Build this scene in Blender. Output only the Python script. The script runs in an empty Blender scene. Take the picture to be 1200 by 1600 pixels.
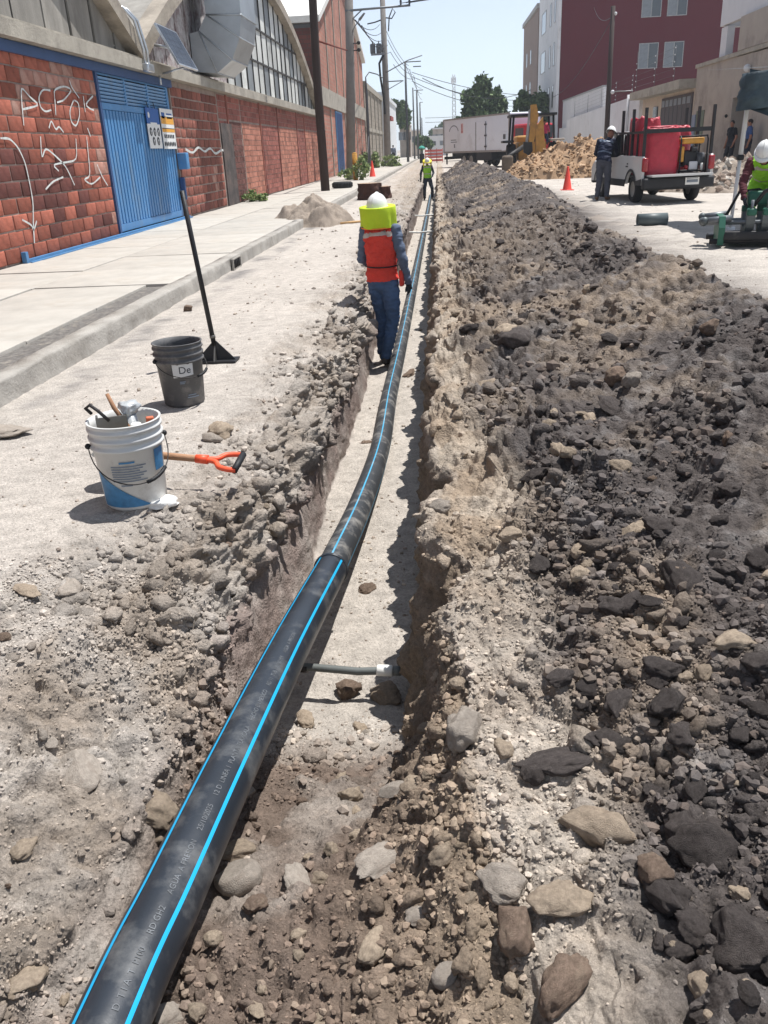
import bpy, bmesh, math, random
import numpy as np
from mathutils import Vector, Matrix

random.seed(7); rng = np.random.default_rng(7)
S = bpy.context.scene
C = S.collection
PI = math.pi

# ------------------------------------------------------------------ camera (solved from the photograph's vanishing points)
F_PX = 1300.0; CX, CY = 600.0, 800.0
def _n(v): return v / np.linalg.norm(v)
_V1 = np.array([685., 230.]) - (CX, CY)
_t = math.tan(math.radians(2.8)); _b = -F_PX**2 / (_V1[0]*_t + _V1[1])
_f = _n(np.array([_V1[0], _V1[1], F_PX])); _d = _n(np.array([_b*_t, _b, F_PX]))
CM = np.stack([np.cross(_d, _f), _f, -_d])          # camera (x right, y down, z forward) -> world
CAM = np.array([0., 0., 1.45])
def ray(px, py): return CM @ _n(np.array([px-CX, py-CY, F_PX]))
def onz(px, py, z=0.): d = ray(px, py); return CAM + d*((z-CAM[2])/d[2])
def onx(px, py, x): d = ray(px, py); return CAM + d*((x-CAM[0])/d[0])
def ony(px, py, y): d = ray(px, py); return CAM + d*((y-CAM[1])/d[1])
def project(P):
    q = (np.asarray(P, float) - CAM) @ CM
    return CX + F_PX*q[..., 0]/q[..., 2], CY + F_PX*q[..., 1]/q[..., 2], q[..., 2]

cam_d = bpy.data.cameras.new('camera'); cam = bpy.data.objects.new('camera', cam_d); C.objects.link(cam)
r_, u_, b_ = CM @ (1, 0, 0), -(CM @ (0, 1, 0)), -(CM @ (0, 0, 1))
cam.matrix_world = Matrix(((r_[0], u_[0], b_[0], CAM[0]), (r_[1], u_[1], b_[1], CAM[1]), (r_[2], u_[2], b_[2], CAM[2]), (0, 0, 0, 1)))
cam_d.sensor_fit = 'VERTICAL'; cam_d.sensor_height = 36.0; cam_d.lens = F_PX/1600*36
cam_d.clip_start = 0.05; cam_d.clip_end = 5000
S.camera = cam

# ------------------------------------------------------------------ daylight
SUN = Vector((0.27, 0.20, 0.94)).normalized()
w = bpy.data.worlds.new('World'); S.world = w; w.use_nodes = True
nt = w.node_tree; nt.nodes.clear()
sky = nt.nodes.new('ShaderNodeTexSky'); sky.sky_type = 'NISHITA'; sky.sun_disc = False
sky.sun_elevation = math.asin(SUN.z); sky.sun_rotation = math.atan2(SUN.x, SUN.y)
sky.air_density = 1.0; sky.dust_density = 0.6; sky.ozone_density = 1.0; sky.altitude = 1500
bg = nt.nodes.new('ShaderNodeBackground'); bg.inputs['Strength'].default_value = 0.105
wo = nt.nodes.new('ShaderNodeOutputWorld')
hs_ = nt.nodes.new('ShaderNodeHueSaturation'); hs_.inputs['Saturation'].default_value = .36
mx_ = nt.nodes.new('ShaderNodeMix'); mx_.data_type = 'RGBA'; mx_.blend_type = 'MULTIPLY'; mx_.inputs[0].default_value = 1; mx_.inputs[7].default_value = (.93, 1.0, 1.10, 1)
nt.links.new(sky.outputs[0], hs_.inputs['Color']); nt.links.new(hs_.outputs[0], mx_.inputs[6]); nt.links.new(mx_.outputs[2], bg.inputs[0]); nt.links.new(bg.outputs[0], wo.inputs[0])
sl = bpy.data.lights.new('sun', 'SUN'); sl.energy = 4.6; sl.angle = math.radians(0.5); sl.color = (1, .975, .94)
so = bpy.data.objects.new('sun', sl); C.objects.link(so); so.location = (0, 0, 30)
so.rotation_euler = (-SUN).to_track_quat('-Z', 'Y').to_euler()
S.view_settings.view_transform = 'Standard'; S.view_settings.look = 'None'
S.view_settings.exposure = 0.52; S.view_settings.gamma = 1.0; S.view_settings.use_curve_mapping = False

# ------------------------------------------------------------------ helpers
def tag(o, label=None, cat=None, group=None, kind=None):
    if label: o['label'] = label
    if cat: o['category'] = cat
    if group: o['group'] = group
    if kind: o['kind'] = kind
    return o
def thing(name, label, cat, loc=(0, 0, 0), rz=0., group=None):
    o = bpy.data.objects.new(name, None); C.objects.link(o); o.empty_display_size = .1
    o.location = loc; o.rotation_euler = (0, 0, rz)
    return tag(o, label, cat, group)
def link(name, me, parent=None, world=False):
    o = bpy.data.objects.new(name, me); C.objects.link(o)
    if parent is not None:
        o.parent = parent
        if world:                                     # vertices given in world coordinates
            m = Matrix.Identity(4); p = parent
            chain = []
            while p is not None: chain.append(p); p = p.parent
            for q in reversed(chain):
                m = m @ q.matrix_parent_inverse @ q.matrix_basis
            o.matrix_parent_inverse = m.inverted()
    return o
def copy_tree(o, parent=None):
    c = o.copy(); C.objects.link(c); c.parent = parent
    for ch in list(o.children): copy_tree(ch, c)
    return c

class MB:
    """collects shapes that become ONE mesh"""
    def __init__(s): s.v = []; s.f = []; s.sm = []
    def add(s, V, Fs, smooth=False):
        k = len(s.v); s.v += [tuple(map(float, p)) for p in V]
        for f in Fs: s.f.append(tuple(i+k for i in f)); s.sm.append(smooth)
        return s
    def box(s, c, d, rot=None, taper=1.0):
        x, y, z = d[0]/2, d[1]/2, d[2]/2; t = taper
        V = [(-x,-y,-z),(x,-y,-z),(x,y,-z),(-x,y,-z),(-x*t,-y*t,z),(x*t,-y*t,z),(x*t,y*t,z),(-x*t,y*t,z)]
        if rot is not None: V = [rot @ Vector(p) for p in V]
        V = [(p[0]+c[0], p[1]+c[1], p[2]+c[2]) for p in V]
        return s.add(V, [(3,2,1,0),(4,5,6,7),(0,1,5,4),(1,2,6,5),(2,3,7,6),(3,0,4,7)])
    def bb(s, a, b):      # box from corner to corner
        return s.box([(a[i]+b[i])/2 for i in range(3)], [abs(b[i]-a[i]) for i in range(3)])
    def rbox(s, c, d, r=.02, rot=None):   # box with chamfered edges
        bm = bmesh.new(); bmesh.ops.create_cube(bm, size=1)
        for v in bm.verts: v.co = Vector((v.co.x*d[0], v.co.y*d[1], v.co.z*d[2]))
        bmesh.ops.bevel(bm, geom=bm.edges[:], offset=min(r, min(d)*.45), segments=2, affect='EDGES', profile=.6)
        bm.verts.index_update()
        V = [v.co.copy() for v in bm.verts]
        if rot is not None: V = [rot @ p for p in V]
        s.add([p+Vector(c) for p in V], [[v.index for v in f.verts] for f in bm.faces], True); bm.free(); return s
    def tube(s, pts, rad, n=10, caps=True, smooth=True, up=None):
        pts = [Vector(p) for p in pts]; m = len(pts)
        if not hasattr(rad, '__len__'): rad = [rad]*m
        V = []; prev = None
        for i, p in enumerate(pts):
            t = (pts[min(i+1, m-1)] - pts[max(i-1, 0)]).normalized()
            if prev is None:
                a = Vector(up) if up else (Vector((0, 0, 1)) if abs(t.z) < .9 else Vector((1, 0, 0)))
            else: a = prev
            a = (a - t*a.dot(t)).normalized(); b = t.cross(a); prev = a
            r = rad[i]; ra, rb = r if hasattr(r, '__len__') else (r, r)
            V += [p + a*(ra*math.cos(2*PI*k/n)) + b*(rb*math.sin(2*PI*k/n)) for k in range(n)]
        Fs = [(i*n+k, i*n+(k+1) % n, (i+1)*n+(k+1) % n, (i+1)*n+k) for i in range(m-1) for k in range(n)]
        s.add(V, Fs, smooth)
        if caps:
            k = len(s.v) - m*n
            s.f.append(tuple(k+i for i in reversed(range(n)))); s.sm.append(False)
            s.f.append(tuple(k+(m-1)*n+i for i in range(n))); s.sm.append(False)
        return s
    def cyl(s, a, b, r0, r1=None, n=12, caps=True): return s.tube([a, b], [r0, r0 if r1 is None else r1], n, caps)
    def ball(s, c, r, n=10, m=7, rot=None):
        r = r if hasattr(r, '__len__') else (r, r, r); V = []
        for i in range(m+1):
            th = PI*i/m
            for k in range(n):
                p = Vector((r[0]*math.sin(th)*math.cos(2*PI*k/n), r[1]*math.sin(th)*math.sin(2*PI*k/n), r[2]*math.cos(th)))
                if rot is not None: p = rot @ p
                V.append(p + Vector(c))
        return s.add(V, [(i*n+k, (i+1)*n+k, (i+1)*n+(k+1) % n, i*n+(k+1) % n) for i in range(m) for k in range(n)], True)
    def lathe(s, prof, c=(0, 0, 0), n=32, caps=False):
        V = [(c[0]+r*math.cos(2*PI*k/n), c[1]+r*math.sin(2*PI*k/n), c[2]+z) for r, z in prof for k in range(n)]
        m = len(prof)
        s.add(V, [(i*n+k, i*n+(k+1) % n, (i+1)*n+(k+1) % n, (i+1)*n+k) for i in range(m-1) for k in range(n)], True)
        return s
    def prism(s, poly, ax, a, b, smooth=False):
        """polygon in the plane across axis ax, extruded from a to b"""
        def P(q, t): q = list(q); q.insert(ax, t); return q
        m = len(poly); V = [P(q, a) for q in poly] + [P(q, b) for q in poly]
        return s.add(V, [tuple(reversed(range(m))), tuple(range(m, 2*m))] + [(i, (i+1) % m, m+(i+1) % m, m+i) for i in range(m)], smooth)
    def mesh(s, name, mat, fix=True):
        me = bpy.data.meshes.new(name); me.from_pydata(s.v, [], s.f)
        me.polygons.foreach_set('use_smooth', s.sm)
        if fix:
            bm = bmesh.new(); bm.from_mesh(me)
            bmesh.ops.recalc_face_normals(bm, faces=bm.faces[:]); bm.to_mesh(me); bm.free()
        if mat is not None: me.materials.append(mat)
        return me
    def build(s, name, mat, parent=None, world=False):
        return link(name, s.mesh(name, mat), parent, world)

def npmesh(name, V, Q, mat, cols=None, smooth=True):
    me = bpy.data.meshes.new(name); V = np.ascontiguousarray(V, np.float32); Q = np.ascontiguousarray(Q, np.int32)
    k = Q.shape[1]
    me.vertices.add(len(V)); me.vertices.foreach_set('co', V.ravel())
    me.loops.add(Q.size); me.loops.foreach_set('vertex_index', Q.ravel())
    me.polygons.add(len(Q)); me.polygons.foreach_set('loop_start', np.arange(0, Q.size, k, dtype=np.int32))
    me.polygons.foreach_set('use_smooth', np.full(len(Q), smooth))
    if cols is not None:
        a = me.color_attributes.new('tint', 'FLOAT_COLOR', 'POINT')
        a.data.foreach_set('color', np.concatenate([cols, np.ones((len(V), 1))], 1).astype(np.float32).ravel())
    me.update(); me.validate()
    if mat is not None: me.materials.append(mat)
    return me

# ---- node materials
def lin(r, g, b):
    f = lambda c: (c/255/12.92) if c/255 <= .04045 else ((c/255+.055)/1.055)**2.4
    return (f(r), f(g), f(b))
_mats = {}
def mat(name, col, rough=.8, var=.18, vs=4., bump=.25, bs=30., metal=0., spec=.4, dirt=None, dirt_amt=.5, dirt_s=2., objrand=0., attr=None, coat=0., stretch=None, trans=0.):
    if name in _mats: return _mats[name]
    m = bpy.data.materials.new(name); m.use_nodes = True; nt = m.node_tree; N = nt.nodes; L = nt.links
    p = N['Principled BSDF']; tc = N.new('ShaderNodeTexCoord'); vec = tc.outputs['Object']
    if stretch:
        mp = N.new('ShaderNodeMapping'); mp.inputs['Scale'].default_value = stretch; L.new(vec, mp.inputs[0]); vec = mp.outputs[0]
    n1 = N.new('ShaderNodeTexNoise'); n1.inputs['Scale'].default_value = vs; n1.inputs['Detail'].default_value = 6; n1.inputs['Roughness'].default_value = .65
    L.new(vec, n1.inputs['Vector'])
    mr = N.new('ShaderNodeMapRange'); mr.inputs[1].default_value = .3; mr.inputs[2].default_value = .7
    mr.inputs[3].default_value = 1-var; mr.inputs[4].default_value = 1+var; L.new(n1.outputs['Fac'], mr.inputs[0])
    base = N.new('ShaderNodeMix'); base.data_type = 'RGBA'; base.blend_type = 'MULTIPLY'; base.inputs[0].default_value = 1
    if attr:
        at = N.new('ShaderNodeAttribute'); at.attribute_name = attr; L.new(at.outputs['Color'], base.inputs[6])
    else: base.inputs[6].default_value = (*col, 1)
    fac = mr.outputs[0]
    if objrand:
        oi = N.new('ShaderNodeObjectInfo'); m2 = N.new('ShaderNodeMapRange'); m2.inputs[3].default_value = 1-objrand; m2.inputs[4].default_value = 1+objrand
        L.new(oi.outputs['Random'], m2.inputs[0]); mm = N.new('ShaderNodeMath'); mm.operation = 'MULTIPLY'
        L.new(fac, mm.inputs[0]); L.new(m2.outputs[0], mm.inputs[1]); fac = mm.outputs[0]
    L.new(fac, base.inputs[7]); out = base.outputs[2]
    if dirt:
        nd = N.new('ShaderNodeTexNoise'); nd.inputs['Scale'].default_value = dirt_s; nd.inputs['Detail'].default_value = 8; nd.inputs['Roughness'].default_value = .7
        L.new(vec, nd.inputs['Vector'])
        rd = N.new('ShaderNodeMapRange'); rd.inputs[1].default_value = .62-.25*dirt_amt; rd.inputs[2].default_value = .75-.15*dirt_amt; L.new(nd.outputs['Fac'], rd.inputs[0])
        sc = N.new('ShaderNodeMath'); sc.operation = 'MULTIPLY'; sc.inputs[1].default_value = min(1, .4+dirt_amt*.6); L.new(rd.outputs[0], sc.inputs[0])
        mx = N.new('ShaderNodeMix'); mx.data_type = 'RGBA'; L.new(sc.outputs[0], mx.inputs[0]); L.new(out, mx.inputs[6]); mx.inputs[7].default_value = (*dirt, 1); out = mx.outputs[2]
    L.new(out, p.inputs['Base Color'])
    p.inputs['Roughness'].default_value = rough; p.inputs['Metallic'].default_value = metal
    p.inputs['Specular IOR Level'].default_value = spec
    if coat: p.inputs['Coat Weight'].default_value = coat
    if trans: p.inputs['Transmission Weight'].default_value = trans
    if bump:
        n2 = N.new('ShaderNodeTexNoise'); n2.inputs['Scale'].default_value = bs; n2.inputs['Detail'].default_value = 7; n2.inputs['Roughness'].default_value = .7
        L.new(vec, n2.inputs['Vector'])
        bp = N.new('ShaderNodeBump'); bp.inputs['Strength'].default_value = bump; bp.inputs['Distance'].default_value = .6/bs
        L.new(n2.outputs['Fac'], bp.inputs['Height']); L.new(bp.outputs[0], p.inputs['Normal'])
    _mats[name] = m
    return m
def plain(name, rgb, rough=.6, **k):      # colour given as the sRGB of the paint
    return mat(name, lin(*rgb), rough, **k)

# ---- numpy noise
_perm = np.random.default_rng(3).permutation(256); _perm = np.concatenate([_perm, _perm, _perm])
_g = np.random.default_rng(4).normal(size=(256, 3)); _g /= np.linalg.norm(_g, axis=1, keepdims=True)
def noise(x, y, z, sc=1., seed=0):
    x = np.asarray(x)*sc + seed*17.3; y = np.asarray(y)*sc + seed*5.7; z = np.asarray(z)*sc + seed*9.1
    x, y, z = np.broadcast_arrays(x, y, z)
    xi, yi, zi = np.floor(x).astype(int), np.floor(y).astype(int), np.floor(z).astype(int)
    xf, yf, zf = x-xi, y-yi, z-zi
    f = lambda t: t*t*t*(t*(t*6-15)+10)
    u, v, w_ = f(xf), f(yf), f(zf); tot = 0.
    for a in (0, 1):
        for b in (0, 1):
            for c in (0, 1):
                g = _g[_perm[_perm[_perm[(xi+a) & 255]+((yi+b) & 255)]+((zi+c) & 255)]]
                d = g[..., 0]*(xf-a) + g[..., 1]*(yf-b) + g[..., 2]*(zf-c)
                tot = tot + d*(u if a else 1-u)*(v if b else 1-v)*(w_ if c else 1-w_)
    return tot*1.6
def fbm(x, y, z, sc=1., octv=4, seed=0, gain=.5):
    t = 0.; a = 1.
    for o in range(octv): t = t + a*noise(x, y, z, sc*2**o, seed+o); a *= gain
    return t
def clods(u, v, sc, seed=0, fill=.7):
    """rounded lumps: one per cell, of random size"""
    u = u*sc + seed*3.17; v = v*sc + seed*7.9
    ui, vi = np.floor(u).astype(int), np.floor(v).astype(int); h = np.zeros(u.shape)
    r = np.random.default_rng(100+seed); tx = r.random(4096); ty = r.random(4096); tr = r.random(4096)
    for a in (-1, 0, 1):
        for b in (-1, 0, 1):
            k = ((ui+a)*7919 + (vi+b)*104729) & 4095
            R = .18 + .5*tr[k]**2
            d2 = ((ui+a+tx[k]-u)**2 + (vi+b+ty[k]-v)**2*(.6+.9*tx[k]))/R**2
            h = np.maximum(h, np.where(ty[k] < fill, np.maximum(0, 1-d2)**.8*R, 0))
    return h/sc
# ================================================================== THE GROUND: one sheet with the trench cut into it, and the bank of spoil
ST = np.array([-3, .5, 1., 1.5, 2., 2.5, 3., 4., 6., 8., 10., 13., 16., 20., 25., 30., 37., 43., 47., 52., 58.])
def stn(*v): return np.array(v, float)
def K(pts): ys, vs = zip(*pts); return np.interp(ST, ys, vs)
KX = [K([(-3, -300)]), K([(-3, -14)]), K([(-3, -3.05)]),
      K([(-3, -2.6), (2.2, -2.3), (2.8, -1.45), (4, -1.27), (8, -1.35), (20, -1.3), (30, -1.6), (58, -2.2)]),     # 3 end of the smooth road
      K([(-3, -1.5), (2.2, -1.25), (4, -1.0), (20, -1.02), (58, -1.1)]),                                       # 4 ragged berm
      K([(-3, -.95), (1.5, -.92), (2.5, -.88), (3.2, -.84), (9, -.83), (18, -.79), (58, -.76)]),                                       # 5 left lip
      K([(-3, -.78), (2, -.74), (3.2, -.78), (58, -.74)]),                                                      # 6 floor left
      K([(-3, -.34), (1.5, -.34), (1.85, -.24), (2.25, -.14), (3, -.15), (20, -.14), (58, -.14)]),                              # 7 floor right
      K([(-3, .13), (1.5, .12), (1.85, .02), (2.25, -.02), (3, -.04), (20, -.05), (58, -.03)]),                                # 8 right lip
      K([(-3, .35), (1., .36), (2., .27), (5., .12), (10, .12), (58, .1)]),                                     # 9 foot of the bank
      K([(-3, 1.75), (7, 1.75), (10, 1.55), (13, 1.55), (20, 2.0), (30, 1.75), (43, 1.1), (58, 1.)]),            # 10 crest
      K([(-3, 2.75), (7, 2.8), (10, 2.5), (13, 2.5), (20, 3.1), (30, 2.9), (43, 2.3), (58, 2.)]),                # 11 far foot of the bank
      K([(-3, 14)]), K([(-3, 300)])]
KZ = [K([(-3, -.03)]), K([(-3, -.03)]), K([(-3, 0)]), K([(-3, 0)]),
      K([(-3, -.03), (2.2, -.04), (3., -.04), (9, -.04), (14, .03), (20, .06), (43, .1), (50, .02), (58, 0)]),
      K([(-3, -.18), (1.5, -.20), (2.3, -.24), (3.2, -.29), (8, -.28), (12, -.20), (18, -.10), (30, -.03), (43, 0), (50, 0), (58, 0)]),
      K([(-3, -.30), (1., -.31), (1.5, -.36), (2., -.48), (2.5, -.66), (2.9, -.75), (43, -.75), (47, -.3), (51, 0), (58, 0)]),
      K([(-3, -.25), (1., -.25), (1.5, -.30), (2., -.46), (2.5, -.66), (2.9, -.75), (43, -.75), (47, -.3), (51, 0), (58, 0)]),
      K([(-3, -.07), (1.4, -.06), (1.85, -.01), (2.5, .03), (5, .03), (43, .05), (51, 0), (58, 0)]),
      K([(-3, -.02), (1.3, .0), (2.5, .07), (5, .08), (43, .1), (51, 0), (58, 0)]),
      K([(-3, .30), (1., .30), (2., .42), (3, .50), (5.5, .55), (7, .62), (8, .55), (10, .6), (13, .56), (20, .62), (30, .72), (40, .85), (43, .85), (47, .3), (51, 0), (58, 0)]),
      K([(-3, 0)]), K([(-3, 0)]), K([(-3, 0)])]
NC = [2, 8, 36, 50, 44, 40, 44, 40, 50, 165, 44, 70, 3]           # columns between the key lines
kcol = np.concatenate([[i + j/n for j in range(n)] for i, n in enumerate(NC)] + [[len(NC)]])
ys = [-3.]
while ys[-1] < .42: ys.append(ys[-1] + .1)
while ys[-1] < 58: ys.append(ys[-1] + max(.0085, .0043*ys[-1]))
ys += [60, 63, 67, 72, 80, 90, 105, 125, 150, 200, 300, 500, 900, 1500]
ys = np.array(ys); NR, NCc = len(ys), len(kcol)
xk = np.stack([np.interp(ys, ST, a) for a in KX]); zk = np.stack([np.interp(ys, ST, a) for a in KZ])
fade = np.clip((57-ys)/5, 0, 1)
# ragged lips and walls
for k, a in ((3, .16), (4, .1), (5, .075), (6, .03), (7, .035), (8, .075), (9, .12), (10, .1), (11, .14)):
    xk[k] += fade*a*(noise(ys, k*3.1, 0, .9, k) + .6*noise(ys, k*3.1, 0, 2.7, k+20) + (.35*noise(ys, k*3.1, 0, 6.5, k+40) if k < 10 else 0))
zk[10] += fade*.10*(noise(ys, 4., 0, .45, 5)+.5*noise(ys, 4., 0, 1.3, 6)); zk[4] += fade*.05*noise(ys, 9, 0, 1.8, 9)
# bites out of the right lip
for y0, dx, wd in ((2.75, .10, .16), (3.6, .08, .16), (5.2, .06, .22)): xk[8] += dx*np.exp(-((ys-y0)/wd)**2)
ki = np.minimum(kcol.astype(int), len(NC)-1); kf = kcol-ki
BX = xk[ki].T*(1-kf) + xk[ki+1].T*kf; BZ = zk[ki].T*(1-kf) + zk[ki+1].T*kf
# soften the profile's corners
for _ in range(2):
    m = slice(1, -1)
    sm = (kcol[1:-1] > 3.2) & (kcol[1:-1] < 11.6)
    BZ[:, m] = np.where(sm, .5*BZ[:, m] + .25*(BZ[:, :-2]+BZ[:, 2:]), BZ[:, m])
BY = np.repeat(ys[:, None], NCc, 1)
P = np.stack([BX, BY, BZ], -1)
def normals(P):
    du = np.gradient(P, axis=1); dv = np.gradient(P, axis=0); n = np.cross(du, dv); return n/np.linalg.norm(n, axis=-1, keepdims=True)
Nn = normals(P)
arc = np.concatenate([np.zeros((NR, 1)), np.cumsum(np.linalg.norm(np.diff(P, axis=1)*(1, 0, 1), axis=-1), axis=1)], 1)
arc -= arc[:, [np.searchsorted(kcol, 5)]]
def region(a, b, w=.25): return np.clip((kcol-a)/w+.5, 0, 1)*np.clip((b-kcol)/w+.5, 0, 1)
R_left, R_lip, R_wallL, R_floor, R_wallR, R_bank, R_heap = region(3, 4.2), region(4, 5.15), region(5, 6, .15), region(6, 7, .12), region(7, 8, .15), region(8, 9.2), region(9, 11.1)
near = np.clip((2.9-ys)/.7, 0, 1)[:, None]; fd = fade[:, None]
R_floor_n = R_floor*near
x, y, z = P[..., 0], P[..., 1], P[..., 2]
lipy = (np.clip((ys-2.5)/.6, 0, 1)*np.clip((16-ys)/5, .4, 1))[:, None]
rough = .004 + .042*(R_left*.6+R_lip) + .034*R_lip*lipy + .012*R_wallL + .007*R_floor + .028*R_floor_n + .045*R_wallR + .042*R_bank*(1-.35*near) + .042*R_heap*(1-.35*near)
rough = rough*fd
big = fbm(x, y, z, 2.6, 3, 1)*.9
mid = fbm(x, y, z, 9., 3, 8)*.55
fine = fbm(x, y, z, 26., 3, 15)*.42*(1+.3*near)
warp = .05*noise(x, y, z, 6., 77); warp2 = .05*noise(x, y, z, 6., 78)
lump = clods(arc+warp, y+warp2, 3.1, 1, .5)*.55*np.clip((ys-1.5)/3, .15, 1)[:, None] + clods(arc+warp, y+warp2, 7., 2, .8)*.8 + (clods(arc+warp*.4, y+warp2*.4, 15., 3, .9)*1.1 + clods(arc, y, 30., 4, .95)*1.2)*(1-.5*near)
ridge = 1-np.abs(fbm(x, y*.8, z, 4.5, 4, 33))*1.6
disp = rough*(big + mid*.9 + fine*.8 + .5*(ridge-.5))
lumpamt = np.minimum(1.5, 1.0*(.12*R_left + (.95+.6*lipy)*R_lip + .55*R_wallR*.7 + .65*R_bank + .75*R_heap + .0*R_wallL + .5*R_floor_n + .04*R_floor))*fd
far_damp = np.clip(1.25-ys/60, .4, 1)[:, None]
disp = disp + lump*lumpamt*.62*far_damp*(1-.4*near*(kcol > 8.2))
# clawed streaks down the left wall
disp += R_wallL*fd*.007*noise(y*13, z*1.6, 0, 1., 71)*np.clip(2.2-ys/8, .2, 1)[:, None]
# torn ground along the trench farther on
disp += region(3, 4.2)*np.clip((ys-22)/10, 0, 1)[:, None]*fd*.05*np.abs(fbm(x, y, 0, 3., 3, 50))
disp += fd*region(2, 3.2)*.006*fbm(x, y, 0, 5., 3, 60)
P = P + Nn*disp[..., None]
Nn = normals(P)
P[..., 2] = np.where((kcol < 3)[None] & (P[..., 2] > .03), .03, P[..., 2])

# colours of the soils themselves
def mixc(A, B, t): return A*(1-t[..., None]) + B*t[..., None]
c_dust = np.array([.44, .40, .358]); c_clod = np.array([.285, .24, .198]); c_tan = np.array([.30, .235, .175]); c_dark = np.array([.098, .084, .078]); c_brown = np.array([.142, .106, .084]); c_floor = np.array([.42, .38, .335]); c_wall = np.array([.23, .18, .158]); c_road = np.array([.45, .41, .365])
x, y, z = P[..., 0], P[..., 1], P[..., 2]
nA = fbm(x, y, z, 1.1, 4, 90); nB = fbm(x, y, z, 3.2, 4, 95); nC = fbm(x, y, z, 12., 3, 99)
col = np.broadcast_to(c_dust, P.shape).copy()
gt = np.clip(.5+1.1*nB, 0, 1)
col = mixc(col, mixc(np.broadcast_to(c_clod, P.shape), np.broadcast_to(c_dust*.86, P.shape), gt*.8), np.clip(R_left*.6+R_lip, 0, 1)*np.ones_like(x))
col = mixc(col, np.broadcast_to(c_wall, P.shape), np.clip(R_wallL*1.1-.05, 0, 1)*np.clip(.85+.5*nB, 0, 1)*np.clip(1.2-near, 0, 1))
col = mixc(col, np.broadcast_to(c_floor, P.shape), R_floor*np.ones_like(x))
col = mixc(col, np.broadcast_to(c_tan*.85, P.shape), R_wallR*np.ones_like(x))
brown = np.clip((2.7-ys)/.35, 0, 1)[:, None]*np.clip(region(5.3, 7.35, .9)*1.3, 0, 1)*np.clip(1.1+.9*nA+.5*nB, 0, 1)
col = mixc(col, np.broadcast_to(c_brown*1.1, P.shape), brown*.96)
bank = mixc(np.broadcast_to(np.array([.37, .315, .255]), P.shape), np.broadcast_to(c_tan, P.shape), np.clip(.4+1.2*nB, 0, 1))
col = mixc(col, bank, R_bank*np.ones_like(x)*(1-.4*near))
hx = (kcol-9)                                            # 0 at the foot, 1 at the crest
tanm = np.clip(.22 - .30*hx + 1.35*nA + .5*nB - .35*near, 0, 1)*np.clip(1.1-.1*np.abs(hx), 0, 1)
tanm = np.maximum(tanm, .75*np.exp(-((ys[:, None]-11)/2.2)**2)*np.clip(1-1.1*np.abs(hx-.35), 0, 1))
heapc = mixc(np.broadcast_to(c_dark, P.shape), np.broadcast_to(c_tan*.9, P.shape), np.clip(tanm*.8, 0, .85))
heapc = mixc(heapc, np.broadcast_to(np.array([.19, .18, .175]), P.shape), np.clip(.3*nB+.5*nC, 0, .6))
col = mixc(col, heapc, np.clip(region(9.03, 11.05, .12), 0, 1)*np.clip(1+.0*x, 0, 1)*fd)
col = mixc(col, np.broadcast_to(c_road, P.shape), region(11.1, 14, .15)*np.ones_like(x))
far = np.clip((ys-58)/30, 0, 1)[:, None]
col = mixc(col, np.broadcast_to(np.array([.36, .32, .27]), P.shape), far*np.ones_like(x)*.6)
torn = np.clip((ys-24)/8, 0, 1)[:, None]*region(2.4, 4.4, .3)
col = mixc(col, np.broadcast_to(c_tan, P.shape), torn*np.clip(.4+nB, 0, 1)*.7)
gravel = (kcol < 3.05)[None]*(kcol > 2)[None]*np.exp(-((x+2.72)/.16)**2)*np.clip(.3+2.2*nA, 0, 1)
col = mixc(col, np.broadcast_to(np.array([.16, .15, .145]), P.shape), gravel*.8)
col *= (1+.22*nC)[..., None]*(1+.10*nA)[..., None]
col = np.clip(col, .02, .75)

def soil_mat(name):
    m = bpy.data.materials.new(name); m.use_nodes = True; nt = m.node_tree; N = nt.nodes; L = nt.links; p = N['Principled BSDF']
    tc = N.new('ShaderNodeTexCoord'); at = N.new('ShaderNodeAttribute'); at.attribute_name = 'tint'
    def nz(s, d=6, r=.7):
        n = N.new('ShaderNodeTexNoise'); n.inputs['Scale'].default_value = s; n.inputs['Detail'].default_value = d; n.inputs['Roughness'].default_value = r
        L.new(tc.outputs['Object'], n.inputs['Vector']); return n.outputs['Fac']
    def mr(i, a, b, c, d):
        q = N.new('ShaderNodeMapRange'); L.new(i, q.inputs[0])
        for k, v in enumerate((a, b, c, d)): q.inputs[k+1].default_value = v
        return q.outputs[0]
    def mul(a, b, op='MULTIPLY'):
        q = N.new('ShaderNodeMath'); q.operation = op; L.new(a, q.inputs[0]); L.new(b, q.inputs[1]); return q.outputs[0]
    g = mul(mr(nz(55), .3, .7, .72, 1.28), mr(nz(260, 3), .3, .7, .78, 1.22))
    mx = N.new('ShaderNodeMix'); mx.data_type = 'RGBA'; mx.blend_type = 'MULTIPLY'; mx.inputs[0].default_value = 1
    L.new(at.outputs['Color'], mx.inputs[6]); L.new(g, mx.inputs[7]); L.new(mx.outputs[2], p.inputs['Base Color'])
    p.inputs['Roughness'].default_value = .95; p.inputs['Specular IOR Level'].default_value = .15
    h1 = nz(28, 8, .75); h2 = nz(120, 6, .7)
    vo = N.new('ShaderNodeTexVoronoi'); vo.inputs['Scale'].default_value = 75; L.new(tc.outputs['Object'], vo.inputs['Vector'])
    hv = mr(vo.outputs['Distance'], 0, .6, 1, 0)
    b1 = N.new('ShaderNodeBump'); b1.inputs['Strength'].default_value = .7; b1.inputs['Distance'].default_value = .022; L.new(h1, b1.inputs['Height'])
    b2 = N.new('ShaderNodeBump'); b2.inputs['Strength'].default_value = .65; b2.inputs['Distance'].default_value = .006; L.new(mul(h2, hv, 'ADD'), b2.inputs['Height']); L.new(b1.outputs[0], b2.inputs['Normal'])
    L.new(b2.outputs[0], p.inputs['Normal'])
    return m
SOIL = soil_mat('soil')
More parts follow.
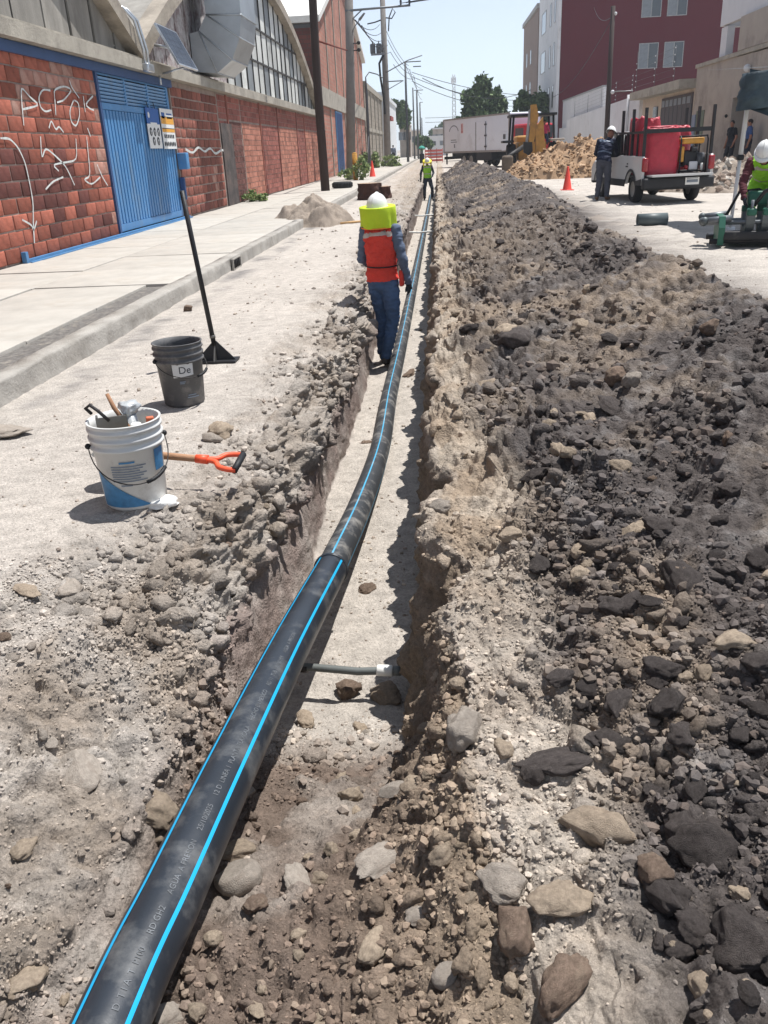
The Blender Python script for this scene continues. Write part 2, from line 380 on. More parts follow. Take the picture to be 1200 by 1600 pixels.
idx = np.arange(NR*NCc).reshape(NR, NCc)
Q = np.stack([idx[:-1, :-1], idx[:-1, 1:], idx[1:, 1:], idx[1:, :-1]], -1)
PF, CF = P.reshape(-1, 3), col.reshape(-1, 3)
i9, i11 = int(np.searchsorted(kcol, 9)), int(np.searchsorted(kcol, 11)); jend = int(np.searchsorted(ys, 51.5))
def sub(qs):
    q = qs.reshape(-1, 4); u, inv = np.unique(q, return_inverse=True); return PF[u], inv.reshape(-1, 4), CF[u]
hm = np.zeros((NR-1, NCc-1), bool); hm[:jend, i9:i11] = True
V_, Q_, C_ = sub(Q[~hm]); ground = link('ground', npmesh('ground', V_, Q_, SOIL, C_)); tag(ground, 'pale dusty street ground with the narrow trench cut into it', kind='structure')
V_, Q_, C_ = sub(Q[hm]); heap = link('spoil_bank', npmesh('spoil_bank', V_, Q_, SOIL, C_))
tag(heap, 'long bank of dark excavated earth heaped beside the trench', 'earth bank')
PX, PY, PD = project(PF); PD = np.where(PD < .1, 1e9, PD)
NF = Nn.reshape(-1, 3)
def hit(px, py, kmin=None):
    """terrain vertex seen at that pixel of the photograph"""
    for r in (2.5, 5, 10, 25, 60):
        m = np.where((abs(PX-px) < r) & (abs(PY-py) < r) & (PD < 1e8))[0]
        if len(m):
            d = PD[m]; near_ = m[d < d.min()*1.03+.02]
            k = near_[np.argmin((PX[near_]-px)**2+(PY[near_]-py)**2)]
            return PF[k], NF[k], PD[k]
    return None

# ------------------------------------------------------------------ stones
def rock_mesh(seed, sub=3, flat=1.0, cuts=5, rough_=.12):
    bm = bmesh.new(); bmesh.ops.create_icosphere(bm, subdivisions=sub, radius=1); r = np.random.default_rng(seed)
    V = np.array([v.co[:] for v in bm.verts]); Fc = np.array([[v.index for v in f.verts] for f in bm.faces]); bm.free()
    for _ in range(cuts):
        n = _n(r.normal(size=3)); d = r.uniform(.55, .88); t = V@n; V = V - np.outer(np.maximum(0, t-d), n)*.9
    V = V*(1 + rough_*fbm(V[:, 0], V[:, 1], V[:, 2], 1.6, 4, seed*3+1)[:, None])
    V = V*(1, r.uniform(.65, .95), r.uniform(.55, .85)*flat)
    return V, Fc
STONE_C = {'dark': (.085, .072, .067), 'tan': (.33, .265, .20), 'pale': (.35, .305, .26), 'brown': (.20, .145, .11)}
STONE_M = {'dark': mat('dark_volcanic_stone', STONE_C['dark'], .95, .35, 6, .8, 26, dirt=(.20, .17, .15), dirt_amt=.25, dirt_s=2.2, objrand=.25, spec=.2),
           'tan': mat('tan_stone', STONE_C['tan'], .95, .3, 5, .6, 24, dirt=(.17, .12, .09), dirt_amt=.25, dirt_s=1.6, objrand=.2, spec=.2),
           'pale': mat('pale_dusty_stone', STONE_C['pale'], .95, .25, 4, .6, 16, dirt=(.26, .21, .17), dirt_amt=.45, dirt_s=1.4, objrand=.15, spec=.2),
           'brown': mat('brown_stone', STONE_C['brown'], .95, .35, 5, .7, 22, dirt=(.34, .27, .2), dirt_amt=.4, dirt_s=1.5, objrand=.2, spec=.2)}
ROCKS = {}
for c_ in STONE_M:
    for s_ in range(6):
        rd_ = c_ == 'pale' and s_ < 3
        V, Fc = rock_mesh(s_*7+len(c_), 4, 1.0, 2 if rd_ else 9, .07 if rd_ else .2)
        if not rd_: V = V*(1 + .05*(1-2*np.abs(fbm(V[:, 0], V[:, 1], V[:, 2], 3.2, 4, s_+60)))[:, None])
        ROCKS[c_, s_] = npmesh('stone', V, Fc, STONE_M[c_])
def place_rock(kind, p, n, size, label, group, var=None, sink=.35, rot=None, flat=1., long=1.):
    o = bpy.data.objects.new('stone', ROCKS[kind, random.randrange(6) if var is None else var]); C.objects.link(o)
    up = (Vector(n)*.6+Vector((0, 0, 1))).normalized()
    q = up.to_track_quat('Z', 'Y'); o.rotation_mode = 'QUATERNION'
    o.rotation_quaternion = q @ Matrix.Rotation(random.uniform(0, 6.28) if rot is None else rot, 3, 'Z').to_quaternion()
    o.scale = (size*long, size, size*flat)
    o.location = Vector(p) + up*(size*.62*flat*(1-2*sink))
    return tag(o, label, 'stone', group)
# stones one can point at in the photograph: px, py (centre of the foot), radius in px, kind, label
SPEC = [
 (376, 1388, 40, 'pale', 0, 'large round pale stone lying against the black water pipe', .9, 1),
 (402, 1420, 22, 'brown', 3, 'small brown stone touching the large round pale stone', .8, 1.1),
 (805, 1455, 44, 'brown', 2, 'big two-toned brown rock with a dark face on the sandy bank', .95, 1.05),
 (790, 1385, 36, 'pale', 4, 'pale oblong rock directly above the big two-toned brown rock', .8, 1.2),
 (872, 1410, 44, 'tan', 3, 'chunky tan rock right of the big two-toned brown rock', .8, 1.1),
 (893, 1545, 46, 'brown', 5, 'reddish brown oblong rock alone on pale sand', .8, 1.35),
 (1107, 1335, 50, 'dark', 4, 'large blocky dark rock low on the spoil bank', .85, 1.1),
 (1022, 1375, 33, 'brown', 0, 'smooth rounded brown rock between dark volcanic rocks', .95, 1),
 (1160, 1480, 56, 'dark', 2, 'largest dark volcanic boulder at the bottom of the spoil bank', .9, 1.1),
 (880, 1190, 36, 'dark', 4, 'long dark slab of broken paving leaning on the bank foot', .6, 1.9),
 (835, 1210, 22, 'dark', 1, 'dark rock wedged under the long dark slab', .9, 1),
 (930, 1300, 48, 'tan', 1, 'tan boulder with a dark underside below the long dark slab', .8, 1.3),
 (1062, 905, 40, 'dark', 3, 'flattish dark boulder half buried on the open slope of the bank', .55, 1.3),
 (795, 535, 32, 'dark', 0, 'bulky dark boulder standing proud of the bank near the trench lip', .8, 1.15),
 (760, 550, 18, 'dark', 2, 'smaller dark rock leaning on the bulky dark boulder', .9, 1),
 (960, 640, 24, 'dark', 5, 'low dark rock casting a wide shadow halfway up the bank', .6, 1.5),
 (962, 597, 20, 'brown', 3, 'upright brown rock in a small cluster halfway up the bank', 1.2, 1),
 (985, 600, 17, 'pale', 5, 'pale splintered rock beside the upright brown rock', 1.2, 1),
 (1148, 1008, 30, 'tan', 2, 'tan knobbly rock on the slope of the spoil bank', .75, 1.3),
 (1102, 1055, 20, 'tan', 4, 'small tan rock below the tan knobbly rock', .8, 1.1),
 (965, 1105, 29, 'dark', 3, 'dark squarish rock, left one of an even pair on the bank', .75, 1.2),
 (1042, 1105, 31, 'dark', 4, 'dark squarish rock, right one of an even pair on the bank', .7, 1.2),
 (885, 712, 17, 'tan', 0, 'small rounded tan stone near the foot of the bank', .9, 1),
 (835, 748, 22, 'dark', 1, 'dark broken rock near the foot of the bank', .8, 1.2),
 (908, 515, 17, 'tan', 5, 'sandy rock on the upper slope of the bank', .8, 1.3),
 (1110, 520, 18, 'brown', 1, 'brown rock close under the crest of the bank', .9, 1.1),
 (42, 1535, 36, 'tan', 1, 'crusted tan stone left of the black pipe', .6, 1.2),
 (125, 1205, 34, 'pale', 1, 'smooth pale stone half buried in the left bank', .5, 1.3),
 (240, 1270, 36, 'tan', 4, 'rough tan clod with a deep shadow beneath it left of the pipe', .7, 1.1),
 (35, 1330, 22, 'tan', 2, 'sandy lump of soil sunk in the left bank', .6, 1.2),
 (108, 925, 24, 'pale', 4, 'pale dusty stone on the rim of the left bank', .7, 1.2),
 (40, 922, 20, 'tan', 3, 'dusty stone at the edge of the flat road surface', .6, 1.4),
 (5, 1000, 13, 'brown', 3, 'small grey brown stone on the left bank', .8, 1),
 (345, 672, 26, 'tan', 5, 'flat tan rock at the lip behind the white bucket', .55, 1.5),
 (332, 688, 17, 'pale', 2, 'rounded stone tucked under the flat tan rock', .8, 1.2),
 (295, 485, 10, 'brown', 0, 'single round stone lying on the flat road by the kerb', .9, 1),
 (573, 920, 15, 'brown', 4, 'brown stone lying alone on the pale trench floor', .6, 1.2),
 (572, 692, 8, 'brown', 2, 'pebble on the pale trench floor beyond the pipe joint', .6, 1.3),
 (640, 586, 14, 'brown', 1, 'reddish clod at the trench wall opposite the worker\'s boot', .5, 1.6),
 (598, 1345, 34, 'pale', 5, 'smooth pale tilted rock in the brown trench ramp', .5, 1.6),
 (470, 1385, 30, 'pale', 3, 'pale buried rock showing a smooth hollow face in the ramp', .4, 1.7),
 (585, 1478, 26, 'tan', 0, 'tan oblong rock at the near end of the ramp', .7, 1.3),
 (700, 1530, 24, 'pale', 0, 'round greyish stone on the gravelly ground of the near bank', .8, 1),
 (655, 1435, 20, 'pale', 5, 'pale angular stone on the gravelly ground of the near bank', .7, 1.1),
 (615, 1235, 20, 'pale', 2, 'small rounded stone stuck in the ramp wall', .7, 1.3),
 (730, 1150, 40, 'pale', 4, 'upright pale shard of concrete stuck in the right bank', 1.3, .6),
 (265, 1590, 26, 'pale', 5, 'white angular stone under the pipe\'s near end', .8, 1),
 (310, 1585, 18, 'tan', 2, 'small tan stone beside the white angular stone', .8, 1),
 (545, 1085, 24, 'brown', 0, 'brown cobble in the rubble below the crossing service pipe', .9, 1),
 (605, 1090, 26, 'tan', 4, 'tan cobble at the foot of the right trench wall', .7, 1.2),
 (480, 1130, 22, 'tan', 1, 'tan cobble partly in the pipe\'s shadow', .7, 1.1),
 (560, 1138, 13, 'tan', 0, 'small oval cobble in the middle of the ramp rubble', .8, 1.2),
]
used = []
for px, py, rp, kd, var, lab, flat, lg in SPEC:
    h = hit(px, py)
    if h is None: continue
    used.append(h[0]); place_rock(kd, h[0], h[1], rp*h[2]/F_PX, lab, None, var, .12 if rp >= 40 and kd == 'pale' and var == 0 else .25 if flat > .65 else .42, flat=flat, long=lg)
# more stones of the banks: look-alikes in groups
_ar = np.linalg.norm(np.cross(np.gradient(P, axis=1), np.gradient(P, axis=0)), axis=-1).ravel()
_vw = (CAM-PF)/np.linalg.norm(CAM-PF, axis=1, keepdims=True)
SEEN = _ar/np.minimum(PD, 1e4)**2*np.clip(np.abs((NF*_vw).sum(1)), .25, 1)
PATCH = np.clip(.5+1.5*fbm(PF[:, 0], PF[:, 1], PF[:, 2], .9, 3, 140), .06, 1)
def pick(mask, n, patchy=False):
    wide = 260 if patchy else 50
    a = np.where(mask & (PX > -(wide)) & (PX < 1200+wide*2) & (PY > 240) & (PY < 1600+wide) & (PD < 60))[0]
    ar = 1.0/np.maximum(PD[a], .8)**0     # vertices already thin out with distance
    p_ = SEEN[a]*(PATCH[a] if patchy else 1); return rng.choice(a, n, replace=False, p=p_/p_.sum())
KF = np.broadcast_to(kcol, (NR, NCc)).ravel(); YF = PF[:, 1]
GROUPS = [('dark', (9.05, 10.6), (.55, 2.6), 72, (12, 36), 'dark volcanic stone crowded at the near foot of the spoil bank', 'dark stones at the near foot of the bank'),
          ('dark', (9.1, 10.95), (2.6, 30), 60, (8, 24), 'dark volcanic stone scattered farther along the spoil bank', 'dark stones farther along the bank'),
          ('tan', (9.05, 10.9), (.9, 30), 30, (8, 20), 'sandy tan stone scattered on the spoil bank', 'tan stones on the spoil bank'),
          ('tan', (8.1, 9.3), (.95, 10), 26, (9, 24), 'tan stone on the sandy strip between trench and spoil bank', 'stones along the right trench lip'),
          ('pale', (3.5, 4.7), (.9, 16), 24, (6, 14), 'pale dusty clod along the left trench lip', 'clods along the left trench lip'),
          ('tan', (5.2, 8.0), (1.0, 2.6), 36, (9, 24), 'cobble in the rubble filling the near trench end', 'cobbles in the near trench end')]
for kd, (k0, k1), (y0, y1), n, (s0, s1), lab, grp in GROUPS:
    for i in pick((KF > k0) & (KF < k1) & (YF > y0) & (YF < y1), n):
        px_ = s0 + (s1-s0)*random.random()**2.2
        kk = kd if random.random() < .8 or kd == 'dark' else random.choice(['brown', 'pale', 'tan'])
        place_rock(kk, PF[i], NF[i], min(px_*PD[i]/F_PX, random.uniform(.05, .12) if k0 > 5 else random.uniform(.03, .06)), lab, grp, None, .3, flat=random.uniform(.65, 1), long=random.uniform(.9, 1.4))
# gravel and crumbs nobody could count
def scatter(name, label, picks, sizes, cols, seed):
    small = sizes*F_PX/PD[picks] < 4.2
    out = [_scatter(picks[m], sizes[m], cols[m], seed+k, not k) for k, m in enumerate((~small, small)) if m.any()]
    V = np.concatenate([o[0] for o in out]); n0 = len(out[0][0]); Fc = np.concatenate([o[1]+(n0 if k else 0) for k, o in enumerate(out)]); cc = np.concatenate([o[2] for o in out])
    return tag(link(name, npmesh(name, V, Fc, CRUMB, np.clip(cc, .02, .7), smooth=False)), label, 'gravel', kind='stuff')
def _scatter(picks, sizes, cols, seed, big_):
    r = np.random.default_rng(seed); bases = None
    n = len(picks)
    if big_ is not None: bases = [rock_mesh(300+i, 1 if big_ else 0, 1., 3, .3) for i in range(8)]
    VV = []; FF = []; CC = []; off = 0
    for b, (V, Fc) in enumerate(bases):
        s = np.arange(b, n, 8); m = len(s)
        if not m: continue
        a = r.uniform(0, 2*PI, m); t = r.uniform(-.5, .5, m); ca, sa, ct, st_ = np.cos(a), np.sin(a), np.cos(t), np.sin(t)
        Rm = np.zeros((m, 3, 3)); Rm[:, 0, 0] = ca; Rm[:, 0, 1] = -sa*ct; Rm[:, 0, 2] = sa*st_; Rm[:, 1, 0] = sa; Rm[:, 1, 1] = ca*ct; Rm[:, 1, 2] = -ca*st_; Rm[:, 2, 1] = st_; Rm[:, 2, 2] = ct
        W = np.einsum('mij,vj->mvi', Rm, V)*sizes[s][:, None, None]*r.uniform(.75, 1.25, (m, 1, 3)) + PF[picks[s]][:, None] + NF[picks[s]][:, None]*sizes[s][:, None, None]*.2
        VV.append(W.reshape(-1, 3)); FF.append((Fc[None]+np.arange(m)[:, None, None]*len(V)+off).reshape(-1, 3)); off += m*len(V)
        CC.append(np.repeat(cols[s], len(V), 0))
    return np.concatenate(VV), np.concatenate(FF), np.concatenate(CC)
CRUMB = mat('crumbs', (1, 1, 1), .95, .25, 30, .5, 90, attr='tint', spec=.15)
def crumbs(name, label, k0, k1, y0, y1, n, s0, s1, tint, seed, follow=.5, p=2.6):
    i = pick((KF > k0) & (KF < k1) & (YF > y0) & (YF < y1), n, True)
    r = np.random.default_rng(seed); sz = np.minimum((s0+(s1-s0)*r.random(n)**p)*PD[i]/F_PX, r.uniform(.015, .05, n))
    t = np.array([STONE_C[q] for q in tint])[r.integers(0, len(tint), n)]
    c = (CF[i]*follow*1.08 + t*(1-follow))*r.uniform(.75, 1.3, (n, 1))
    scatter(name, label, i, sz, c, seed)
crumbs('dark_rubble', 'countless dark crumbs and gravel covering the spoil bank', 9.05, 10.98, .45, 45, 13500, 1.2, 15, ['dark', 'dark', 'dark', 'brown'], 11, .7, 5.2)
crumbs('tan_rubble', 'countless sandy crumbs along the right trench lip', 8.0, 9.3, .45, 30, 2600, 1.2, 9, ['tan', 'pale', 'tan'], 12, .8, 3.4)
crumbs('lip_rubble', 'countless dusty clods and crumbs along the left trench lip', 3.3, 5.1, .45, 30, 3200, 1.1, 8, ['tan', 'tan'], 13, .88, 3.6)
crumbs('ramp_rubble', 'brown gravel and crumbs covering the near trench ramp', 5.0, 8.2, .9, 2.75, 4200, 1.3, 11, ['brown', 'tan', 'brown', 'brown'], 14, .7, 3.6)
crumbs('road_gravel', 'loose gravel along the kerb and on the smooth road', 2.25, 3.6, 1.5, 25, 900, .9, 4.5, ['pale', 'tan', 'brown'], 15, .4, 3.5)
crumbs('floor_gravel', 'fine crumbs fallen onto the trench floor', 6.02, 6.98, 2.6, 30, 500, .9, 4, ['tan', 'brown'], 16, .4, 3)
crumbs('street_gravel', 'fine crumbs strewn on the pale street beyond the bank', 10.9, 11.6, 5, 40, 500, .8, 3, ['tan', 'brown', 'pale'], 17, .4, 3)

# broken clods of the same soil, half sunk: too many and too alike to count
def clod_bed(name, label, k0, k1, y0, y1, n, s0, s1, seed, dim=.92, p=2.2, cap=.062):
    i = pick((KF > k0) & (KF < k1) & (YF > y0) & (YF < y1), n, True); r = np.random.default_rng(seed); sz = np.minimum((s0+(s1-s0)*r.random(n)**p)*PD[i]/F_PX, r.uniform(.02, cap, n))
    VV, FF, CC, off = [], [], [], 0
    for b in range(6):
        V, Fc = rock_mesh(500+b+seed, 2, 1., 7, .5); V = V*(1+.16*noise(V[:, 0], V[:, 1], V[:, 2], 3.3, b+seed)[:, None]); s = np.arange(b, n, 6); m = len(s); a = r.uniform(0, 2*PI, m); ca, sa = np.cos(a), np.sin(a)
        W = np.stack([np.outer(ca, V[:, 0])-np.outer(sa, V[:, 1]), np.outer(sa, V[:, 0])+np.outer(ca, V[:, 1]), np.outer(np.ones(m), V[:, 2])], -1)*sz[s][:, None, None]*r.uniform(.7, 1.35, (m, 1, 3))
        W = W + PF[i[s]][:, None] + NF[i[s]][:, None]*sz[s][:, None, None]*-.12
        VV.append(W.reshape(-1, 3)); FF.append((Fc[None]+np.arange(m)[:, None, None]*len(V)+off).reshape(-1, 3)); off += m*len(V); CC.append(np.repeat(CF[i[s]]*dim*r.uniform(.82, 1.15, (m, 1)), len(V), 0))
    o = link(name, npmesh(name, np.concatenate(VV), np.concatenate(FF), SOIL, np.clip(np.concatenate(CC), .02, .7))); return tag(o, label, 'clods', kind='stuff')
clod_bed('lip_clods', 'broken dusty clods heaped along the left trench lip', 3.7, 5.12, 2.5, 34, 420, 4, 24, 31, 1.0)
clod_bed('lip_lumps', 'big broken lumps of crusted soil on the left trench lip', 3.4, 5.1, 2.5, 24, 260, 8, 36, 36, .95, 2., .075)
clod_bed('near_lip_clods', 'few soft clods on the near left bank', 3.2, 5.3, .8, 2.5, 110, 6, 30, 35, 1.06, 3.)
clod_bed('bank_clods', 'broken sandy clods along the right trench lip', 7.75, 9.2, 1., 34, 320, 4, 24, 32, 1.04, 2.8)
clod_bed('heap_clods', 'broken dark clods in the spoil bank', 9.1, 10.95, .5, 42, 1500, 4, 24, 33, .95, 3.)
clod_bed('ramp_clods', 'brown clods in the near trench ramp', 4.6, 8.0, 1., 2.7, 320, 5, 20, 34, 1.0)

crumbs('near_bank_grit', 'fine soil grit on the near left bank', 2.9, 5.2, .6, 2.9, 10500, .9, 4.2, ['tan'], 41, .93, 2.4)
crumbs('near_lip_grit', 'fine sandy grit on the near right bank', 7.9, 9.3, .5, 3.2, 7000, .9, 4.2, ['tan'], 42, .9, 2.4)
crumbs('near_heap_grit', 'fine dark grit on the near foot of the spoil bank', 9.0, 10.7, .45, 3.2, 13000, .9, 4.0, ['dark'], 43, .8, 2.4)
crumbs('near_ramp_grit', 'fine brown grit on the near trench ramp', 5.0, 8.0, .9, 2.8, 6000, .9, 4.2, ['brown'], 44, .85, 2.4)
# ================================================================== LEFT SIDE: pavement, warehouse, poles
GZ = .16; KX0 = -2.92; WX = -6.1
M_conc = mat('pavement_concrete', (.41, .385, .345), .9, .14, 1.6, .35, 40, dirt=(.34, .30, .25), dirt_amt=.35, dirt_s=1.1, objrand=.05, spec=.2)
M_kerb = mat('kerb_concrete', (.34, .32, .29), .92, .2, 3, .6, 30, dirt=(.21, .19, .165), dirt_amt=.5, dirt_s=2.2, spec=.2)
M_ledge = mat('weathered_concrete', (.36, .33, .28), .92, .22, 2, .5, 22, dirt=(.18, .16, .14), dirt_amt=.4, dirt_s=1.3, spec=.2)
M_mortar = mat('old_mortar', (.33, .265, .23), .95, .25, 3, .6, 30, dirt=(.12, .10, .09), dirt_amt=.4, dirt_s=.8, spec=.1)
M_gravel = mat('dark_strip_gravel', (.15, .14, .13), .95, .4, 25, .9, 60, dirt=(.36, .32, .27), dirt_amt=.4, dirt_s=8, spec=.2)
def grid_strip(x0, x1, z0, z1): pass
# pavement: a bed, then every slab
mb = MB(); mb.bb((WX-.3, -6, -.2), (KX0-.02, 150, GZ-.03))
pav = mb.build('pavement', M_gravel); tag(pav, 'raised pale concrete pavement along the brick wall', kind='structure')
sl_me = {}
yy = 2.0; row = 0
while yy < 62:
    ln = 1.52
    for cxi, (xa, xb) in enumerate(((WX+.01, -4.72), (-4.70, -3.36 if 2.0 < yy < 9.3 else KX0-.16))):
        key = round(xb-xa, 2)
        if key not in sl_me:
            sl_me[key] = MB().rbox((0, 0, 0), (xb-xa-.012, ln-.014, .06), .006).mesh('slab', M_conc)
        o = link('slab', sl_me[key], pav); o.location = ((xa+xb)/2, yy+ln/2, GZ-.03+random.uniform(-.004, .004))
        o.rotation_euler = (random.uniform(-.003, .003), random.uniform(-.003, .003), 0)
    yy += ln; row += 1
mb = MB(); mb.bb((WX+.01, yy, -.02), (KX0-.16, 150, GZ)); mb.build('far_paving', M_conc, pav)
# kerb: worn profile swept along the street
kys = np.concatenate([np.arange(-4, 12, .07), np.arange(12, 60, .25), [60, 80, 150]]); prof = [(-.16, -.1), (-.16, .0), (-.155, .006), (-.02, .005), (-.006, -.004), (0.0, -.02), (.006, -.09), (.012, -.17), (.02, -.2)]
KV = np.array([[(KX0+px+.010*noise(y*1.1, i*.4, 0, 2.2, 5)+.006*noise(y*7, i, 0, 1, 6), y, GZ+pz+.007*noise(y*.9, i*.3, 3, 1.7, 7)+.004*noise(y*6, i, 2, 1, 8)) for i, (px, pz) in enumerate(prof)] for y in kys])
ki_ = np.arange(KV.shape[0]*KV.shape[1]).reshape(KV.shape[:2])
kerb = link('kerb', npmesh('kerb', KV.reshape(-1, 3), np.stack([ki_[:-1, :-1], ki_[:-1, 1:], ki_[1:, 1:], ki_[1:, :-1]], -1).reshape(-1, 4), M_kerb))
tag(kerb, 'worn concrete kerb edging the pavement', kind='structure')
M_iron = plain('dark_iron', (52, 50, 50), .6, var=.3, vs=9, bump=.3, bs=40, metal=.4)
# drain inlet in the kerb face
dp = onz(372, 412, .06); dp = np.array([KX0+.03, dp[1], .075])
dr = thing('drain_grate', 'small barred drain inlet let into the kerb face', 'drain', (dp[0], dp[1], 0))
mb = MB(); mb.bb((-.01, -.26, .0), (.015, -.22, .15)); mb.bb((-.01, .22, .0), (.015, .26, .15)); mb.bb((-.01, -.22, .135), (.015, .22, .15)); mb.bb((-.01, -.22, .0), (.015, .22, .015)); mb.build('frame', M_kerb, dr)
MB().bb((-.03, -.219, .016), (-.008, .219, .134)).build('opening', mat('shade_black', (.006, .006, .006), .9, bump=0), dr)  # solid black block, painted shade inside the inlet
for k in range(4): MB().cyl((.004, -.15+.1*k, .012), (.004, -.15+.1*k, .138), .013, n=6).build('bar', M_iron, dr)

# ---- warehouse with arched roof bays
wh = thing('warehouse', 'red brick warehouse with arched roof bays and concrete ledge along the pavement', 'warehouse', (WX, 30, GZ))
GY0, GY1, GZT = 16.45, 20.85, 3.06
mb = MB()
mb.bb((WX-.3, -2, GZ-.2), (WX-.014, GY0-.1, 3.12)); mb.bb((WX-.3, GY1+.1, GZ-.2), (WX-.014, 47.3, 3.12)); mb.bb((WX-.3, GY0-.1, GZT), (WX-.014, GY1+.1, 3.12))
mb.build('wall', M_mortar, wh, True)
M_brick = mat('red_brick', lin(152, 90, 74), .9, .3, 5, .6, 30, dirt=lin(104, 72, 64), dirt_amt=.35, dirt_s=1.4, objrand=.32, spec=.2)
M_brick2 = mat('old_brick', lin(138, 86, 74), .92, .35, 4, .6, 25, dirt=lin(84, 66, 60), dirt_amt=.5, dirt_s=.9, objrand=.35, spec=.2)
M_brick3 = mat('orange_brick', (1, 1, 1), .9, .25, 4, .5, 25, attr='tint', dirt=lin(98, 72, 60), dirt_amt=.3, dirt_s=.7, spec=.2)
BH = .218; BW = .45
bmesh_n = [MB().rbox((0, 0, 0), (.07, BW-.022, BH-.02), .012).mesh('brick', M_brick) for _ in range(1)] + [MB().rbox((0, 0, 0), (.07, BW*.5-.022, BH-.02), .012).mesh('brick', M_brick)]
bmesh_o = [MB().rbox((0, 0, 0), (.07, BW-.03, BH-.026), .018).mesh('brick', M_brick2), MB().rbox((0, 0, 0), (.07, BW*.5-.03, BH-.026), .018).mesh('brick', M_brick2)]
M_brickd = mat('sooty_brick', lin(108, 66, 60), .92, .3, 5, .6, 30, dirt=lin(78, 58, 54), dirt_amt=.4, dirt_s=1.4, objrand=.25, spec=.2)
M_brickp = mat('lime_bloomed_brick', lin(164, 120, 106), .92, .3, 5, .6, 30, dirt=lin(176, 150, 138), dirt_amt=.5, dirt_s=2.2, objrand=.2, spec=.2)
def brick_var(me, y, z):
    k = float(fbm(0, y, z, .55, 3, 200))+.25*float(noise(0, y*9, z*17, 1, 201)) - (.25 if z < .6 else 0)
    m_ = M_brickd if k < -.42 else M_brickp if (k > .55 or (GY0-.95 < y < GY0 and random.random() < .3)) else None
    if m_ is None: return me
    key = me.name+m_.name
    if key not in _bv: _bv[key] = me.copy(); _bv[key].materials[0] = m_
    return _bv[key]
_bv = {}
def brick_rows(y0, y1, z0, z1, meshes):
    r = 0; z = z0
    while z+BH <= z1+.01:
        y = y0
        if r % 2: ms = [1]
        else: ms = []
        while y < y1-.1:
            half = (r % 2 and y == y0) or (y1-y < BW*.95)
            w_ = BW*.5 if half else BW
            if y+w_ > y1+.02: break
            o = link('brick', brick_var(meshes[1 if half else 0], y, z), wh, True); 
            o.location = (WX-.035+random.uniform(-.006, .008), y+w_/2, z+BH/2+random.uniform(-.004, .004)); o.rotation_euler = (random.uniform(-.012, .012), 0, random.uniform(-.012, .012))
            y += w_
        z += BH; r += 1
brick_rows(GY0-.12-BW*12, GY0-.12, GZ+.02, 3.02, bmesh_n)
brick_rows(GY1+.14, GY1+.14+BW*9.5, GZ+.02, 3.05, bmesh_o)
# the smaller bricks farther along and before the frame: joined
VV, FF, CCc = [], [], []
def brick_block(y0, y1, z0, z1, bw, bh, base, seed, xf=WX, var=.22):
    r = np.random.default_rng(seed); z = z0; k = 0
    while z+bh <= z1+.005:
        y = y0 - (bw/2 if k % 2 else 0)
        while y < y1:
            a, b = max(y, y0)+.008, min(y+bw, y1)-.008
            if b-a > .05:
                o = len(VV); xx = xf-.004+r.uniform(-.006, .006)
                VV.extend([(xx-.04, a, z+.008), (xx, a, z+.008), (xx, b, z+.008), (xx-.04, b, z+.008), (xx-.04, a, z+bh-.008), (xx, a, z+bh-.008), (xx, b, z+bh-.008), (xx-.04, b, z+bh-.008)])
                FF.extend([(1+o, 2+o, 6+o, 5+o), (o, 1+o, 5+o, 4+o), (2+o, 3+o, 7+o, 6+o), (4+o, 5+o, 6+o, 7+o), (o, 3+o, 2+o, 1+o)])
                CCc.extend([np.array(base)*r.uniform(1-var, 1+var)]*8)
            y += bw
        z += bh; k += 1
ob = lin(170, 116, 99); rb = lin(146, 92, 82); db = lin(104, 70, 64)
for y0, y1, c_ in ((25.4, 26.35, rb), (26.5, 28.2, db), (28.3, 31.2, ob), (31.3, 34.6, rb), (34.8, 39.2, ob), (39.4, 41.5, rb), (41.7, 46.9, ob)):
    brick_block(y0, y1, GZ+.02, 2.45, .42, .16, c_, int(y0*10))
    brick_block(y0, y1, 2.46, 3.08, .42, .155, rb, int(y0*10)+1)
brick_block(-1.9, GY0-.12-BW*12-.02, GZ+.02, 2.95, BW, BH, rb, 5)
o = link('small_bricks', npmesh('small_bricks', np.array(VV), np.array(FF), M_brick3, np.array(CCc), smooth=False), wh, True); o['kind'] = 'stuff'
for y in (31.25, 34.7, 39.3, 41.6, 26.42): MB().bb((WX-.03, y-.06, GZ), (WX+.02, y+.06, 3.1)).build('pier', M_brick2, wh, True)
# concrete ledge
mb = MB(); mb.bb((WX-.3, -2, 3.125), (WX+.22, 47.4, 3.34)); mb.bb((WX-.25, -2, 3.342), (WX+.05, 47.4, 3.42)); mb.build('ledge', M_ledge, wh, True)
# arched bays
def archz(y, yc=32.9, hw=13.75, rise=3.55, base=3.36): return base+rise*max(0., 1-((y-yc)/hw)**2)
M_rim = mat('arch_concrete', (.33, .29, .24), .92, .25, 2, .5, 18, dirt=(.16, .14, .12), dirt_amt=.45, dirt_s=1.1, spec=.2)
M_pane = [mat('milky_pane', (.62, .63, .60), .45, .12, 2, .1, 20, dirt=(.24, .235, .22), dirt_amt=.3, dirt_s=1.2, objrand=.22),
          mat('grey_pane', (.24, .26, .27), .4, .15, 2, .1, 20, dirt=(.14, .14, .14), dirt_amt=.3, dirt_s=1.2, objrand=.2),
          mat('dark_pane', (.05, .055, .06), .25, .2, 2, 0, 20)]
M_peel = mat('peeling_painted_sheet', (.50, .47, .46), .85, .3, 6, .5, 20, dirt=lin(92, 52, 54), dirt_amt=.75, dirt_s=3.2, objrand=.15)
